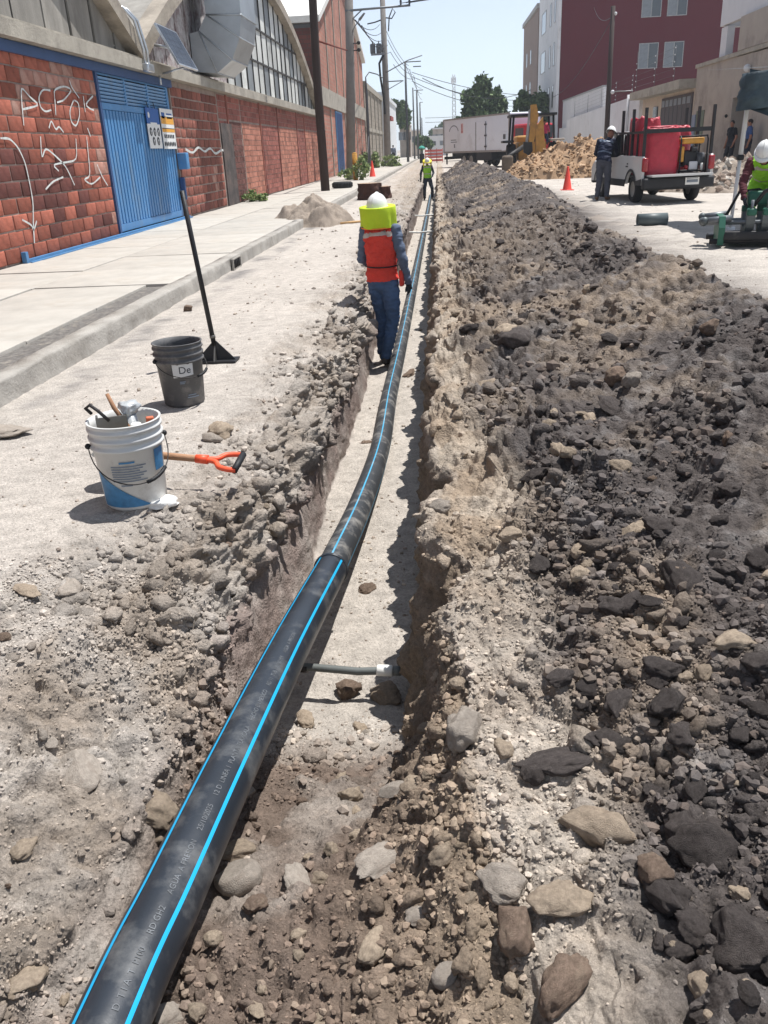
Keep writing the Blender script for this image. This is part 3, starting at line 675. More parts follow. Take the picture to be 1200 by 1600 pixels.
M_sheet = mat('grey_fibre_sheet', (.25, .235, .21), .9, .25, 2.5, .4, 30, dirt=(.14, .125, .105), dirt_amt=.5, dirt_s=1.0, objrand=.16, stretch=(1, 1, .35))
M_mull = plain('dark_mullion', (60, 58, 56), .7, bump=0)
for yc, (ya, yb) in ((32.9, (19.15, 46.65)), (5.3, (-2, 19.05))):
    n = 40; ysA = np.linspace(ya, yb, n+1); mb = MB()
    for i in range(n):
        y0, y1 = ysA[i], ysA[i+1]; a0, a1 = archz(y0, yc), archz(y1, yc)
        V = [(WX-.25, y0, a0), (WX+.12, y0, a0), (WX+.12, y0, a0+.34), (WX-.25, y0, a0+.34), (WX-.25, y1, a1), (WX+.12, y1, a1), (WX+.12, y1, a1+.34), (WX-.25, y1, a1+.34)]
        mb.add(V, [(0, 1, 5, 4), (1, 2, 6, 5), (2, 3, 7, 6)] + ([(0, 3, 2, 1)] if i == 0 else []) + ([(4, 5, 6, 7)] if i == n-1 else []))
    mb.build('arch_rim', M_rim, wh, True)
    mb = MB()      # roof vault behind
    for i in range(n):
        y0, y1 = ysA[i], ysA[i+1]; a0, a1 = archz(y0, yc)+.3, archz(y1, yc)+.3
        mb.add([(WX-.25, y0, a0), (WX-.25, y1, a1), (WX-24, y1, a1), (WX-24, y0, a0)], [(0, 1, 2, 3)])
    mb.build('roof', M_sheet, wh, True)
def infill(y0, y1, z0, z1, yc, name, m, x=WX-.16):
    t0, t1 = min(z1, archz(y0, yc)), min(z1, archz(y1, yc))
    if max(t0, t1) < z0+.06: return
    if archz(y0, yc) < z0: y0 = y0+(y1-y0)*(z0-archz(y0, yc))/(archz(y1, yc)-archz(y0, yc)); t0 = z0+.01
    if archz(y1, yc) < z0: y1 = y0+(y1-y0)*(archz(y0, yc)-z0)/(archz(y0, yc)-archz(y1, yc)+1e-6); t1 = z0+.01
    tl = random.uniform(-.012, .012)
    mb = MB(); mb.add([(x+tl, y0+.03, z0+.03), (x-tl, y1-.03, z0+.03), (x-tl, y1-.03, t1-.02), (x+tl, y0+.03, t0-.02), (x-.02, y0+.03, z0+.03), (x-.02, y1-.03, z0+.03), (x-.02, y1-.03, t1-.02), (x-.02, y0+.03, t0-.02)],
                      [(0, 1, 2, 3), (4, 7, 6, 5), (0, 4, 5, 1), (1, 5, 6, 2), (2, 6, 7, 3), (3, 7, 4, 0)])
    mb.build(name, m, wh, True)
y = 27.6
rows = (3.42, 4.45, 5.5, 7.2)
while y < 46.4:
    for a, b in zip(rows, rows[1:]):
        q = random.random(); infill(y, y+1.0, a, b, 32.9, 'pane', M_pane[0] if q < .72 else M_pane[1] if q < .95 else M_pane[2])
    y += 1.0
y = 19.6
while y < 27.5:
    infill(y, y+1.0, 3.42, 7.2, 32.9, 'sheet', M_peel); y += 1.0
y = 3.2
while y < 18.9:
    infill(y, y+1.07, 3.42, 7.2, 5.3, 'sheet', M_sheet); y += 1.07
mb = MB(); mb.bb((WX-.26, 19, 3.4), (WX-.2, 46.6, 3.45))
for i in range(20): 
    yv = 27.6+i
    if archz(yv) > 3.5: mb.bb((WX-.2, yv-.025, 3.42), (WX-.12, yv+.025, archz(yv)))
for zz in rows[1:3]:
    hw = 13.75*math.sqrt(1-(zz-3.36)/3.55); mb.bb((WX-.2, 27.6, zz-.03), (WX-.118, 32.9+hw, zz+.03))
mb.build('mullions', M_mull, wh, True)
MB().bb((WX-24, -2, 3.1), (WX-.31, 47, 3.2)).build('inner_slab', M_ledge, wh, True)
MB().bb((WX-24, -2, -.2), (WX-23.7, 47, 3.1)).build('back_wall', M_brick2, wh, True)
# graffiti strokes, traced on the wall
M_gra = mat('white_spray_paint', (.58, .60, .58), .8, .25, 20, 0, dirt=lin(150, 108, 96), dirt_amt=.3, dirt_s=9)
def stroke(pts, wd=.030, x=WX+.018):
    Pw = [onx(a/3, b/3, x) for a, b in pts]; mb = MB(); L_ = []; R_ = []
    # smooth
    Q_ = []
    for i in range(len(Pw)-1):
        for t in (0, .25, .5, .75): Q_.append(Pw[i]*(1-t)+Pw[i+1]*t)
    Q_.append(Pw[-1]); Q_ = np.array(Q_)
    for _ in range(2): Q_[1:-1] = .5*Q_[1:-1]+.25*(Q_[:-2]+Q_[2:])
    for i, p in enumerate(Q_):
        t = Q_[min(i+1, len(Q_)-1)]-Q_[max(i-1, 0)]; nn = np.array([0, -t[2], t[1]]); nn = nn/(np.linalg.norm(nn)+1e-9)
        w_ = wd*(.75+.35*random.random()); L_.append(p+nn*w_/2); R_.append(p-nn*w_/2)
    m = len(Q_); mb.add(L_+R_, [(i, i+1, m+i+1, m+i) for i in range(m-1)])
    return mb
for pts in ([(112, 588), (104, 500), (97, 402), (140, 455), (188, 494), (108, 512)], [(236, 424), (200, 418), (180, 455), (190, 505), (215, 525), (240, 515)], [(262, 540), (258, 470), (252, 420), (300, 402), (340, 420), (300, 470), (268, 480)],
            [(345, 470), (325, 520), (335, 575), (358, 595), (375, 540), (368, 480), (348, 470)], [(390, 450), (400, 525)], [(436, 450), (398, 490), (425, 512), (440, 516)], [(325, 375), (336, 410), (372, 460)],
            [(2, 648), (45, 648), (85, 690), (118, 760), (140, 860), (156, 950), (156, 1050), (162, 1140)], [(104, 1030), (150, 1055), (158, 1085), (172, 1035)], [(190, 640), (196, 750), (212, 690), (260, 730), (310, 780), (350, 868)],
            [(356, 650), (362, 752), (300, 762), (246, 772), (276, 802)], [(214, 888), (248, 850), (296, 830)], [(406, 640), (414, 720), (424, 830), (390, 840), (430, 868), (470, 830)], [(230, 600), (240, 560), (262, 612), (276, 590), (298, 620)], [(455, 770), (480, 830), (505, 870)], [(410, 600), (425, 640)]):
    stroke(pts).build('graffiti', M_gra, wh, True)
zz_ = [(870, 700), (905, 720), (930, 685), (960, 715), (985, 690), (1010, 725), (1040, 700), (1075, 715)]
stroke(zz_, .06, WX+.02).build('graffiti', M_gra, wh, True)
# black stain patches where a doorway was plastered
M_soot = mat('sooty_plaster', (.07, .058, .055), .95, .4, 3, .5, 20, dirt=(.16, .11, .09), dirt_amt=.5, dirt_s=1.5)
MB().bb((WX-.03, 25.4, GZ), (WX+.024, 26.75, 2.35)).build('plaster_patch', M_soot, wh, True)

# ---- blue sliding gate
M_blue = plain('blue_gate_paint', (78, 132, 180), .45, var=.12, vs=3, bump=.1, bs=30, dirt=lin(118, 136, 150), dirt_amt=.32, dirt_s=2.4, stretch=(1, 1, .35))
M_navy = plain('navy_gate_paint', (46, 74, 116), .5, var=.12, vs=3, bump=.05, bs=60)
M_shade0 = _mats['shade_black']
gt_ = thing('sliding_gate', 'blue ribbed metal sliding gate with louvred top in the brick wall', 'gate', (WX, (GY0+GY1)/2, GZ))
MB().bb((WX-.10, GY0, GZ+.06), (WX-.075, GY1, GZT)).build('panel', M_blue, gt_, True)
nrib = 24
for k in range(nrib):
    yk = GY0+.16+(GY1-GY0-.32)*(k+.5)/nrib
    MB().bb((WX-.076, yk-.055, GZ+.2), (WX-.045, yk+.055, 2.36)).build('rib', M_blue, gt_, True)
MB().bb((WX-.0745, GY0+.14, 2.48), (WX-.072, GY1-.14, 2.94)).build('louvre_shade', M_shade0, gt_, True)  # black sheet behind the blades paints the shade of the gaps
for k in range(7):
    zk_ = 2.52+.062*k
    mb = MB(); mb.box((WX-.05, (GY0+GY1)/2, zk_), (.012, GY1-GY0-.3, .05), Matrix.Rotation(.6, 3, 'Y')); mb.build('louvre', M_blue, gt_, True)
mb = MB(); mb.bb((WX-.074, GY0, GZ+.06), (WX-.03, GY0+.14, GZT)); mb.bb((WX-.074, GY1-.14, GZ+.06), (WX-.03, GY1, GZT)); mb.bb((WX-.074, GY0+.14, GZ+.06), (WX-.03, GY1-.14, GZ+.19)); mb.bb((WX-.074, GY0+.14, 2.37), (WX-.03, GY1-.14, 2.48)); mb.bb((WX-.074, GY0+.14, 2.94), (WX-.03, GY1-.14, GZT))
for yk in (GY0+1.55, GY0+2.95): mb.bb((WX-.072, yk-.04, 2.48), (WX-.034, yk+.04, 2.94))
mb.build('frame', M_blue, gt_, True)
MB().bb((WX-.06, GY0-.1, GZ+.01), (WX+.03, GY0-.005, 3.07)).build('jamb', M_navy, gt_, True)
MB().bb((WX-.03, 6.5, 2.965), (WX+.06, GY1+.1, 3.115)).build('top_rail', M_navy, gt_, True)
mb = MB(); mb.bb((WX+.03, 12.3, GZ+.001), (WX+.075, GY1+.2, GZ+.05)); mb.bb((WX+.11, 12.3, GZ+.001), (WX+.14, GY1+.2, GZ+.02)); mb.bb((WX+.02, 12.25, GZ+.001), (WX+.09, 12.33, GZ+.16)); mb.build('floor_track', M_blue, gt_, True)
MB().rbox((WX+.1, GY1+.12, 1.42), (.22, .24, .36), .02).build('lock_box', M_blue, gt_, True)
MB().rbox((WX+.04, GY1+.02, .82), (.12, .1, .5), .02).build('lock_box', M_navy, gt_, True)
# signs hung on the gate
M_white = plain('white_sign', (225, 225, 222), .5, var=.04, bump=0); M_sblue = plain('sign_blue', (40, 92, 160), .5, var=.04, bump=0); M_or = plain('sign_orange', (222, 160, 62), .5, var=.06, bump=0); M_blk = plain('sign_black', (32, 36, 46), .5, var=.05, bump=0)
s1 = thing('safety_sign', 'blue and white sign with five round safety pictograms hung on the gate', 'sign', (WX, 18.8, 1.6))
def spt(px, py, x): return onx(150+px/8, 150+py/8, x)     # pixels of an enlarged crop of the gate
def sign_quad(px0, py0, px1, py1, x, name, m, par, th=.012):
    a, b = spt(px0, py0, x), spt(px1, py1, x); y0, y1, z0, z1 = a[1], b[1], b[2], a[2]
    MB().bb((x-th, y0, z0), (x, y1, z1)).build(name, m, par, True); return y0, y1, z0, z1
xs = WX+.005
ca, cb = spt(612, 140, xs), spt(790, 655, xs); y0, y1, z1, z0 = ca[1], ca[1]+.86, ca[2], cb[2]; zm = z0+(z1-z0)*.61
MB().bb((xs-.012, y0, zm), (xs, y1, z1)).build('header_board', M_sblue, s1, True); MB().bb((xs-.012, y0, z0), (xs, y1, zm-.002)).build('pictogram_board', M_white, s1, True)
for k in range(5):
    yc_ = y0+(.2+.3*k)*(y1-y0) if k < 3 else y0+(.35+.35*(k-3))*(y1-y0); zc_ = z0+(zm-z0)*(.68 if k < 3 else .3)
    mb = MB(); mb.tube([(xs+.001, yc_, zc_), (xs+.004, yc_, zc_)], .085, 14); b_o = mb.build('pictogram', M_blk, s1, True)
    mb = MB(); mb.tube([(xs+.0045, yc_, zc_+.01), (xs+.007, yc_, zc_+.01)], .03, 8); mb.bb((xs+.0045, yc_-.012, zc_-.055), (xs+.007, yc_+.012, zc_)); mb.build('symbol', M_white, b_o, True)
for k in range(3): MB().bb((xs+.001, y0+.22, z1-.32-.09*k), (xs+.003, y1-.2+.04*k, z1-.28-.09*k)).build('text_line', M_white, s1, True)
MB().tube([(xs+.001, y0+.16, z1-.14), (xs+.003, y0+.16, z1-.14)], .06, 12).build('emblem', M_white, s1, True)
mb = MB()
for yy_ in (y0+.2, y1-.2): mb.cyl((xs-.006, yy_, z1), (xs-.03, yy_+.02, 2.6), .008, n=5)
mb.build('hanger', M_iron, s1, True)
s2 = thing('notice_board', 'white and orange notice board beside the pictogram sign on the gate', 'sign', (WX, 20.2, 1.6))
ca, cb = spt(790, 150, xs), spt(970, 660, xs); y0, y1, z1, z0 = ca[1], ca[1]+.95, ca[2], cb[2]; hz = z1-z0
MB().bb((xs-.012, y0, z0), (xs, y1, z1)).build('board', M_white, s2, True)
for a, b, m in ((.62, .79, M_or), (.42, .5, M_or), (.79, .81, M_blk), (.5, .52, M_blk)): MB().bb((xs+.001, y0+.01, z0+hz*a), (xs+.003, y1-.01, z0+hz*b)).build('colour_band', m, s2, True)
for k in range(7): MB().tube([(xs+.001, y0+.1+.125*k, z0+.1), (xs+.003, y0+.1+.125*k, z0+.1)], .052, 10).build('pictogram', M_blk, s2, True)
for k in range(6): MB().bb((xs+.001, y0+.1+.13*k, z0+hz*.27), (xs+.003, y0+.19+.13*k, z0+hz*.36)).build('text_block', M_blk, s2, True)
MB().bb((xs+.001, y0+.08, z1-.2), (xs+.003, y0+.3, z1-.08)).build('emblem', M_sblue, s2, True)
for k in range(2): MB().bb((xs+.001, y0+.45, z1-.12-.08*k), (xs+.003, y1-.1, z1-.09-.08*k)).build('text_line', M_sblue, s2, True)

# ---- galvanised duct elbow
M_galv = mat('galvanised_sheet', (.42, .45, .47), .42, .12, 1.5, .08, 12, metal=.75, dirt=(.30, .31, .32), dirt_amt=.3, dirt_s=1.3)
du = thing('ventilation_duct', 'large galvanised duct elbow standing out over the concrete ledge', 'duct', (-5.5, 24.6, 3.3))
dpoly = [(-6.22, 3.5), (-5.62, 3.44), (-5.2, 3.72), (-4.95, 4.2), (-4.86, 4.7), (-4.86, 7.6), (-5.75, 7.6), (-5.75, 4.75), (-5.98, 4.4), (-6.22, 4.36)]
outer = dpoly[:6]; inner = dpoly[6:]
for k in range(5):
    a, b = outer[k], outer[k+1]; c_, d_ = [inner[3], inner[2], inner[2], inner[1], inner[1]][k], [inner[2], inner[2], inner[1], inner[1], inner[0]][k]
    poly = [a, b, d_, c_] if c_ != d_ else [a, b, d_]
    MB().prism(poly, 1, 23.75, 25.6).build('gore', M_galv, du, True)
for k in range(1, 6):
    a, c_ = outer[k], [inner[2], inner[2], inner[1], inner[1], inner[0]][k-1]
    MB().tube([(c_[0], 23.74, c_[1]), (a[0]+.01, 23.74, a[1]), (a[0]+.01, 25.61, a[1])], .018, 5).build('seam', M_galv, du, True)
# ---- solar panel on its bracket
M_cell = mat('solar_cells', (.035, .045, .07), .18, .15, 8, 0, spec=.6, coat=.4); M_alu = plain('aluminium', (190, 194, 198), .35, metal=.8, bump=0)
sp = thing('solar_panel', 'tilted solar panel on a bracket above the gate', 'solar panel', (-5.6, 19.8, 3.3))
A_, B_ = onx(241, 36, -5.72), onx(274, 51, -5.72); D_, C2 = onx(279, 101, -5.3), onx(307, 107, -5.3); C2 = B_+(D_-A_)
nrm = _n(np.cross(B_-A_, D_-A_)); nrm = nrm if nrm[2] > 0 else -nrm
def slab4(pts, n, t0, t1): 
    m = MB(); m.add([p+n*t0 for p in pts]+[p+n*t1 for p in pts], [(3, 2, 1, 0), (4, 5, 6, 7)]+[(i, (i+1) % 4, 4+(i+1) % 4, 4+i) for i in range(4)]); return m
slab4([A_, B_, C2, D_], nrm, -.02, .02).build('panel_frame', M_alu, sp, True)
def bil(u, v): return A_*(1-u)*(1-v)+B_*u*(1-v)+D_*(1-u)*v+C2*u*v
for i in range(4):
    for j in range(6):
        slab4([bil(.03+.235*i, .03+.157*j), bil(.03+.235*i+.225, .03+.157*j), bil(.03+.235*i+.225, .03+.157*j+.15), bil(.03+.235*i, .03+.157*j+.15)], nrm, .0205, .024).build('solar_cell', M_cell, sp, True)
mb = MB(); mid_ = bil(.5, .5)-nrm*.03; mb.cyl(mid_, (WX-.05, mid_[1], 3.75), .03); mb.cyl(bil(.5, .95)-nrm*.03, (WX+.15, bil(.5, .95)[1], 3.15), .02); mb.cyl((WX+.15, bil(.5, .95)[1], 3.15), (WX+.15, bil(.5, .95)[1], 2.95), .025); mb.build('bracket', M_alu, sp, True)
cd = thing('conduit_pipes', 'pair of thin conduit pipes bent over the ledge beside the solar panel', 'conduit', (WX, 18.9, 3.3))
for k, dy in enumerate((0, .22)):
    MB().tube([(WX+.26, 18.6+dy, 3.2), (WX+.26, 18.6+dy, 3.5), (WX+.2, 18.45+dy, 4.0), (WX+.05, 18.35+dy, 4.2), (WX-.15, 18.3+dy, 4.25)], .03, 8).build('pipe', M_alu, cd, True)
MB().rbox((WX+.27, 18.72, 3.18), (.14, .4, .16), .03).build('junction_box', M_alu, cd, True)

# ---- leaning and concrete poles
M_wood = plain('creosoted_wood', (58, 46, 42), .85, var=.3, vs=3, bump=.5, bs=18, stretch=(1, 1, .15)); M_cpole = plain('pole_concrete', (126, 121, 116), .9, var=.12, vs=3, bump=.3, bs=30)
M_gal = plain('grey_metal', (120, 124, 128), .5, metal=.5, bump=0); M_cable = plain('black_cable', (26, 27, 30), .6, bump=0); M_tank = plain('transformer_grey', (74, 76, 80), .6, bump=.1)
p1 = thing('wooden_pole', 'dark leaning wooden pole standing on the pavement', 'utility pole', (-4.22, 32.85, GZ))
MB().tube([(-4.2, 32.85, GZ-.1), (-4.24, 32.9, 3.5), (-4.2, 32.9, 6.5), (-4.18, 32.9, 9.2)], [.165, .15, .14, .13], 14).build('shaft', M_wood, p1, True)
MB().cyl((-4.2, 32.9, 5.05), (-4.30, 45.2, 5.9), .035, n=8).build('tie_bar', plain('rusty_bar', (110, 52, 40), .8), p1, True)
p2 = thing('concrete_pole', 'concrete utility pole with a long steel crossarm beside the wooden pole', 'utility pole', (-4.4, 45.2, GZ))
MB().tube([(-4.45, 45.2, GZ-.1), (-4.2, 45.4, 5), (-4.0, 45.6, 10.5)], [.24, .21, .17], 16).build('shaft', M_cpole, p2, True)
mb = MB(); mb.cyl((-4.3, 45.35, 7.55), (-1.2, 45.35, 7.62), .05, n=8); mb.cyl((-4.1, 45.4, 7.1), (-3.5, 45.36, 7.55), .03, n=6); mb.build('crossarm', M_gal, p2, True)
for xk_ in (-1.65, -1.24): MB().lathe([(.02, 0), (.05, .03), (.04, .09), (.06, .12), (.045, .18), (.055, .21), (.02, .27)], (xk_, 45.35, 7.65), 10).build('insulator', M_tank, p2, True)
for zk_ in (5.9, 6.2): 
    mb = MB(); mb.cyl((-4.15, 45.4, zk_), (-3.75, 45.3, zk_-.02), .025, n=6); mb.ball((-3.72, 45.3, zk_), .09, 8, 5); mb.build('clamp', M_cable, p2, True)
mb = MB(); mb.tube([(-4.05, 45.4, 6.6), (-3.85, 45.3, 6.9), (-3.6, 45.2, 7.15)], .025, 6); mb.build('lamp_arm', M_gal, p2, True)
MB().tube([(-3.62, 45.2, 7.13), (-3.35, 45.05, 7.38)], [(.05, .1), (.03, .07)], 8).build('lamp_head', M_gal, p2, True)
p3 = thing('transformer_pole', 'concrete utility pole carrying two transformers and coiled cables', 'utility pole', (-4.6, 78, GZ))
MB().tube([(-4.4, 78, 0), (-4.3, 78, 6), (-4.3, 78, 14)], [.30, .26, .2], 14).build('shaft', M_cpole, p3, True)
for dx in (-.92, -.42): 
    mb = MB(); mb.lathe([(.0, 0), (.2, .0), (.22, .08), (.22, .62), (.18, .7), (.0, .72)], (-4.32+dx, 77.7, 8.75), 14); mb.cyl((-4.32+dx, 77.7, 9.45), (-4.32+dx, 77.7, 9.65), .04, n=6); mb.build('transformer', M_tank, p3, True)
mb = MB(); mb.bb((-5.4, 77.5, 8.6), (-4.3, 77.7, 8.74)); mb.build('platform', M_gal, p3, True)
mb = MB(); mb.tube([(-4.3, 78, 11.2), (-5.0, 77.9, 11.0), (-5.6, 77.8, 10.9)], .05, 6); mb.tube([(-4.2, 78, 11.3), (-3.6, 77.9, 11.2), (-3.3, 77.8, 11.6), (-3.5, 77.8, 11.9), (-3.8, 77.8, 11.3), (-3.9, 77.8, 10.3)], .05, 6); mb.tube([(-4.4, 77.7, 8.6), (-4.75, 77.6, 8.0), (-4.7, 77.6, 7.0), (-4.5, 77.6, 5.5), (-4.45, 77.6, 4.2)], .09, 6); mb.build('cable_loops', M_cable, p3, True)
mb = MB(); mb.bb((-4.25, 77.6, 6.6), (-2.8, 77.7, 6.68)); mb.cyl((-4.2, 77.6, 6.0), (-2.9, 77.6, 6.6), .03, n=6); mb.build('bracket', M_gal, p3, True)
mb = MB(); mb.tube([(-4.25, 77.7, 7.3), (-2.4, 77.5, 8.1), (-1.2, 77.4, 8.4)], .04, 6); mb.build('lamp_arm', M_gal, p3, True)
p3b = thing('bent_conduit_pole', 'thin dark conduit mast with a bent top beside the grey wall', 'utility pole', (-5.6, 70, GZ))
MB().tube([(-5.35, 70, GZ), (-5.35, 70, 5.5), (-5.35, 70, 6.5), (-5.1, 70.4, 6.85), (-4.6, 72, 6.8), (-4.4, 75, 6.75)], [.12, .1, .04, .04, .04, .04], 8).build('mast', M_tank, p3b, True)
for dy_ in (-1.6, 1.6): MB().cyl((-5.35, 70, 2.6), (-5.35, 70+dy_*1.3, GZ), .03, n=6).build('stay', M_tank, p3b, True)
def far_pole(px, pyt, y, x=None, arm=None, lab='', r=.14):
    t = ony(px, pyt, y); po = thing('street_pole', lab, 'utility pole', (t[0], y, 0.05))
    MB().cyl((t[0], y, -.05), (t[0], y, t[2]), r, r*.7, 8).build('shaft', M_tank, po, True)
    if arm:
        mb = MB()
        for ax, bx, zz_ in arm: mb.cyl((t[0]+ax, y, t[2]+zz_), (t[0]+bx, y, t[2]+zz_), .05, n=6)
        mb.build('crossarm', M_tank, po, True)
    return t
far_pole(633, 97, 96, arm=[(0, 1.6, 0), (.8, 1.6, -.45)], lab='slim street pole with a boxed lamp bracket past the transformer pole')
far_pole(645, 137, 120, lab='plain thin street pole just before the T-shaped pole', r=.12)
far_pole(651, 141, 130, arm=[(-.4, .9, 0)], lab='street pole with a T-shaped crossarm down the street', r=.15)
far_pole(656, 160, 160, arm=[(0, .5, 0)], lab='short-armed street pole behind the T-shaped pole', r=.15)
far_pole(659, 184, 200, lab='farthest thin street pole above the bushes', r=.15)

# ---- second warehouse: taller brick gable with a concrete band
M_bfar = mat('far_red_brick', lin(160, 92, 72), .9, .12, .8, .0, dirt=lin(120, 72, 60), dirt_amt=.4, dirt_s=.5)
def brick_tex(name, c1, c2, mo, scale=1., bw=.45, bh=.2):
    m = bpy.data.materials.new(name); m.use_nodes = True; nt = m.node_tree; N = nt.nodes; L = nt.links; p = N['Principled BSDF']
    tc = N.new('ShaderNodeTexCoord'); mp = N.new('ShaderNodeSeparateXYZ'); L.new(tc.outputs['Object'], mp.inputs[0]); cb_ = N.new('ShaderNodeCombineXYZ'); ad = N.new('ShaderNodeMath'); ad.operation = 'ADD'
    L.new(mp.outputs[0], ad.inputs[0]); L.new(mp.outputs[1], ad.inputs[1]); L.new(ad.outputs[0], cb_.inputs[0]); L.new(mp.outputs[2], cb_.inputs[1])
    b = N.new('ShaderNodeTexBrick'); b.inputs['Color1'].default_value = (*c1, 1); b.inputs['Color2'].default_value = (*c2, 1); b.inputs['Mortar'].default_value = (*mo, 1); b.inputs['Scale'].default_value = scale
    b.inputs['Brick Width'].default_value = bw; b.inputs['Row Height'].default_value = bh; b.inputs['Mortar Size'].default_value = .02; L.new(cb_.outputs[0], b.inputs['Vector'])
    n = N.new('ShaderNodeTexNoise'); n.inputs['Scale'].default_value = .8; n.inputs['Detail'].default_value = 6; L.new(tc.outputs['Object'], n.inputs['Vector'])
    mr = N.new('ShaderNodeMapRange'); mr.inputs[1].default_value = .3; mr.inputs[2].default_value = .7; mr.inputs[3].default_value = .72; mr.inputs[4].default_value = 1.2; L.new(n.outputs['Fac'], mr.inputs[0])
    mx = N.new('ShaderNodeMix'); mx.data_type = 'RGBA'; mx.blend_type = 'MULTIPLY'; mx.inputs[0].default_value = 1; L.new(b.outputs[0], mx.inputs[6]); L.new(mr.outputs[0], mx.inputs[7]); L.new(mx.outputs[2], p.inputs['Base Color']); p.inputs['Roughness'].default_value = .92
    bp = N.new('ShaderNodeBump'); bp.inputs['Strength'].default_value = .5; bp.inputs['Distance'].default_value = .02; bp.invert = True; L.new(b.outputs['Fac'], bp.inputs['Height']); L.new(bp.outputs[0], p.inputs['Normal'])
    return m
M_bt = brick_tex('small_far_brick', lin(172, 112, 92), lin(152, 98, 82), lin(150, 124, 110)); M_bt2 = brick_tex('brown_end_brick', lin(104, 60, 52), lin(88, 52, 48), lin(80, 60, 54))
M_blockw = brick_tex('grey_block', lin(150, 140, 126), lin(140, 130, 118), lin(120, 112, 102), 1, .8, .4)
g2 = thing('gabled_brick_hall', 'tall gabled brick hall with pale mortar strips and concrete band', 'warehouse', (WX, 60, GZ))
G0, G1, GP = 48.2, 76.5, 61.
mb = MB(); mb.prism([(G0, 0), (G1, 0), (G1, 7.9), (GP, 11.6), (G0, 7.5)], 0, WX-.3, WX); mb.build('front_wall', M_bt, g2, True)
mb = MB(); mb.bb((WX-18, G0, 0), (WX-.302, G0+.3, 7.45)); mb.build('end_wall', M_bt2, g2, True)
mb = MB(); mb.bb((WX-18, G1-.3, 0), (WX-.302, G1, 7.8)); mb.build('far_end_wall', M_bt2, g2, True)
mb = MB(); mb.bb((WX+.005, G0, 3.75), (WX+.12, G1, 4.65)); mb.build('concrete_band', M_ledge, g2, True)
M_roofw = plain('pale_roof_sheet', (214, 212, 206), .7, var=.08, bump=.1)
for a, b, za, zb in ((G0-.35, GP, 7.5, 11.75), (GP, G1+.35, 11.75, 8.0)):
    mb = MB(); mb.add([(WX+.25, a, za), (WX+.25, b, zb), (WX-18, b, zb), (WX-18, a, za), (WX+.25, a, za+.3), (WX+.25, b, zb+.3), (WX-18, b, zb+.3), (WX-18, a, za+.3)], [(3, 2, 1, 0), (4, 5, 6, 7), (0, 1, 5, 4), (1, 2, 6, 5), (2, 3, 7, 6), (3, 0, 4, 7)]); mb.build('roof', M_roofw, g2, True)
for yk in np.linspace(G0+4, G1-4, 6): 
    zt = 7.5+(yk-G0)/(GP-G0)*4 if yk < GP else 7.9+(G1-yk)/(G1-GP)*3.6
    MB().bb((WX+.004, yk-.12, GZ), (WX+.05, yk+.12, min(zt, 11)-.1)).build('pilaster', M_ledge, g2, True)
d2 = MB().bb((WX+.006, 54.5, GZ), (WX+.06, 58.0, 3.7)).build('door', M_blue, g2, True)
for k in range(7): MB().bb((WX+.061, 54.7+.45*k, GZ+.1), (WX+.085, 54.95+.45*k, 3.6)).build('rib', M_navy, d2, True)
MB().bb((WX-17.9, G0-.02, 7.3), (WX-.2, G0-.004, 7.5)).build('gutter', M_tank, g2, True)
g3 = thing('grey_block_hall', 'grey concrete block hall beyond the gabled brick hall', 'building', (WX, 90, GZ))
mb = MB(); mb.bb((WX-10, 77.2, 0), (WX, 101, 6.3)); mb.build('wall', M_blockw, g3, True)
mb = MB(); mb.bb((WX-10.1, 77.1, 6.3), (WX+.12, 101.1, 6.75)); mb.build('cornice', M_ledge, g3, True)
MB().bb((WX+.003, 77.2, 3.0), (WX+.06, 101, 3.3)).build('band', M_ledge, g3, True)
for yk in (79, 84, 89, 94, 99): MB().bb((WX+.003, yk-.15, GZ), (WX+.09, yk+.15, 6.29)).build('pilaster', M_ledge, g3, True)
g4 = thing('white_shop_building', 'whitewashed building with a dark doorway past the grey hall', 'building', (WX, 118, GZ))
M_wwash = plain('whitewash', (212, 216, 220), .85, var=.06, vs=.8, bump=.1); M_shade = _mats['shade_black']
MB().bb((WX-10, 102, 0), (WX+.1, 132, 6.9)).build('wall', M_wwash, g4, True); MB().bb((WX-10, 101.9, 6.9), (WX+.25, 132.1, 7.3)).build('parapet', M_wwash, g4, True)
MB().bb((WX+.11, 103, 0), (WX+.13, 106, 4.4)).build('doorway', M_shade, g4, True); MB().bb((WX+.11, 113, 3.0), (WX+.13, 114.5, 4.4)).build('window', M_shade, g4, True)  # black sheets on the wall, indoor shade put in as colour
MB().bb((WX+.11, 102.5, 4.5), (WX+.9, 108, 4.9)).build('awning', plain('red_awning', (150, 60, 56), .8), g4, True)
# ================================================================== RIGHT SIDE: houses, walls, the tall block
RX = 12.0
M_maroon = plain('maroon_render', (84, 13, 28), .85, var=.06, vs=.4, bump=.1, bs=20); M_wface = plain('white_render', (206, 206, 208), .85, var=.07, vs=.7, bump=.1, bs=20, dirt=lin(168, 166, 164), dirt_amt=.25, dirt_s=.5)
M_brownr = plain('brown_render', (132, 116, 108), .9, var=.08, vs=.5, bump=.1); M_beige = plain('beige_render', (186, 172, 156), .9, var=.1, vs=.9, bump=.25, bs=14, dirt=lin(140, 128, 116), dirt_amt=.35, dirt_s=.8)
M_grayr = plain('grey_stained_render', (164, 154, 144), .9, var=.14, vs=.8, bump=.25, bs=14, dirt=lin(116, 108, 102), dirt_amt=.4, dirt_s=.7)
M_glass = mat('window_glass', (.06, .07, .08), .08, .1, 2, 0, spec=.6); M_alu2 = plain('window_aluminium', (150, 150, 150), .45, metal=.4, bump=0)
M_curtain = plain('pale_curtain', (120, 126, 132), .6, var=.15, bump=0)
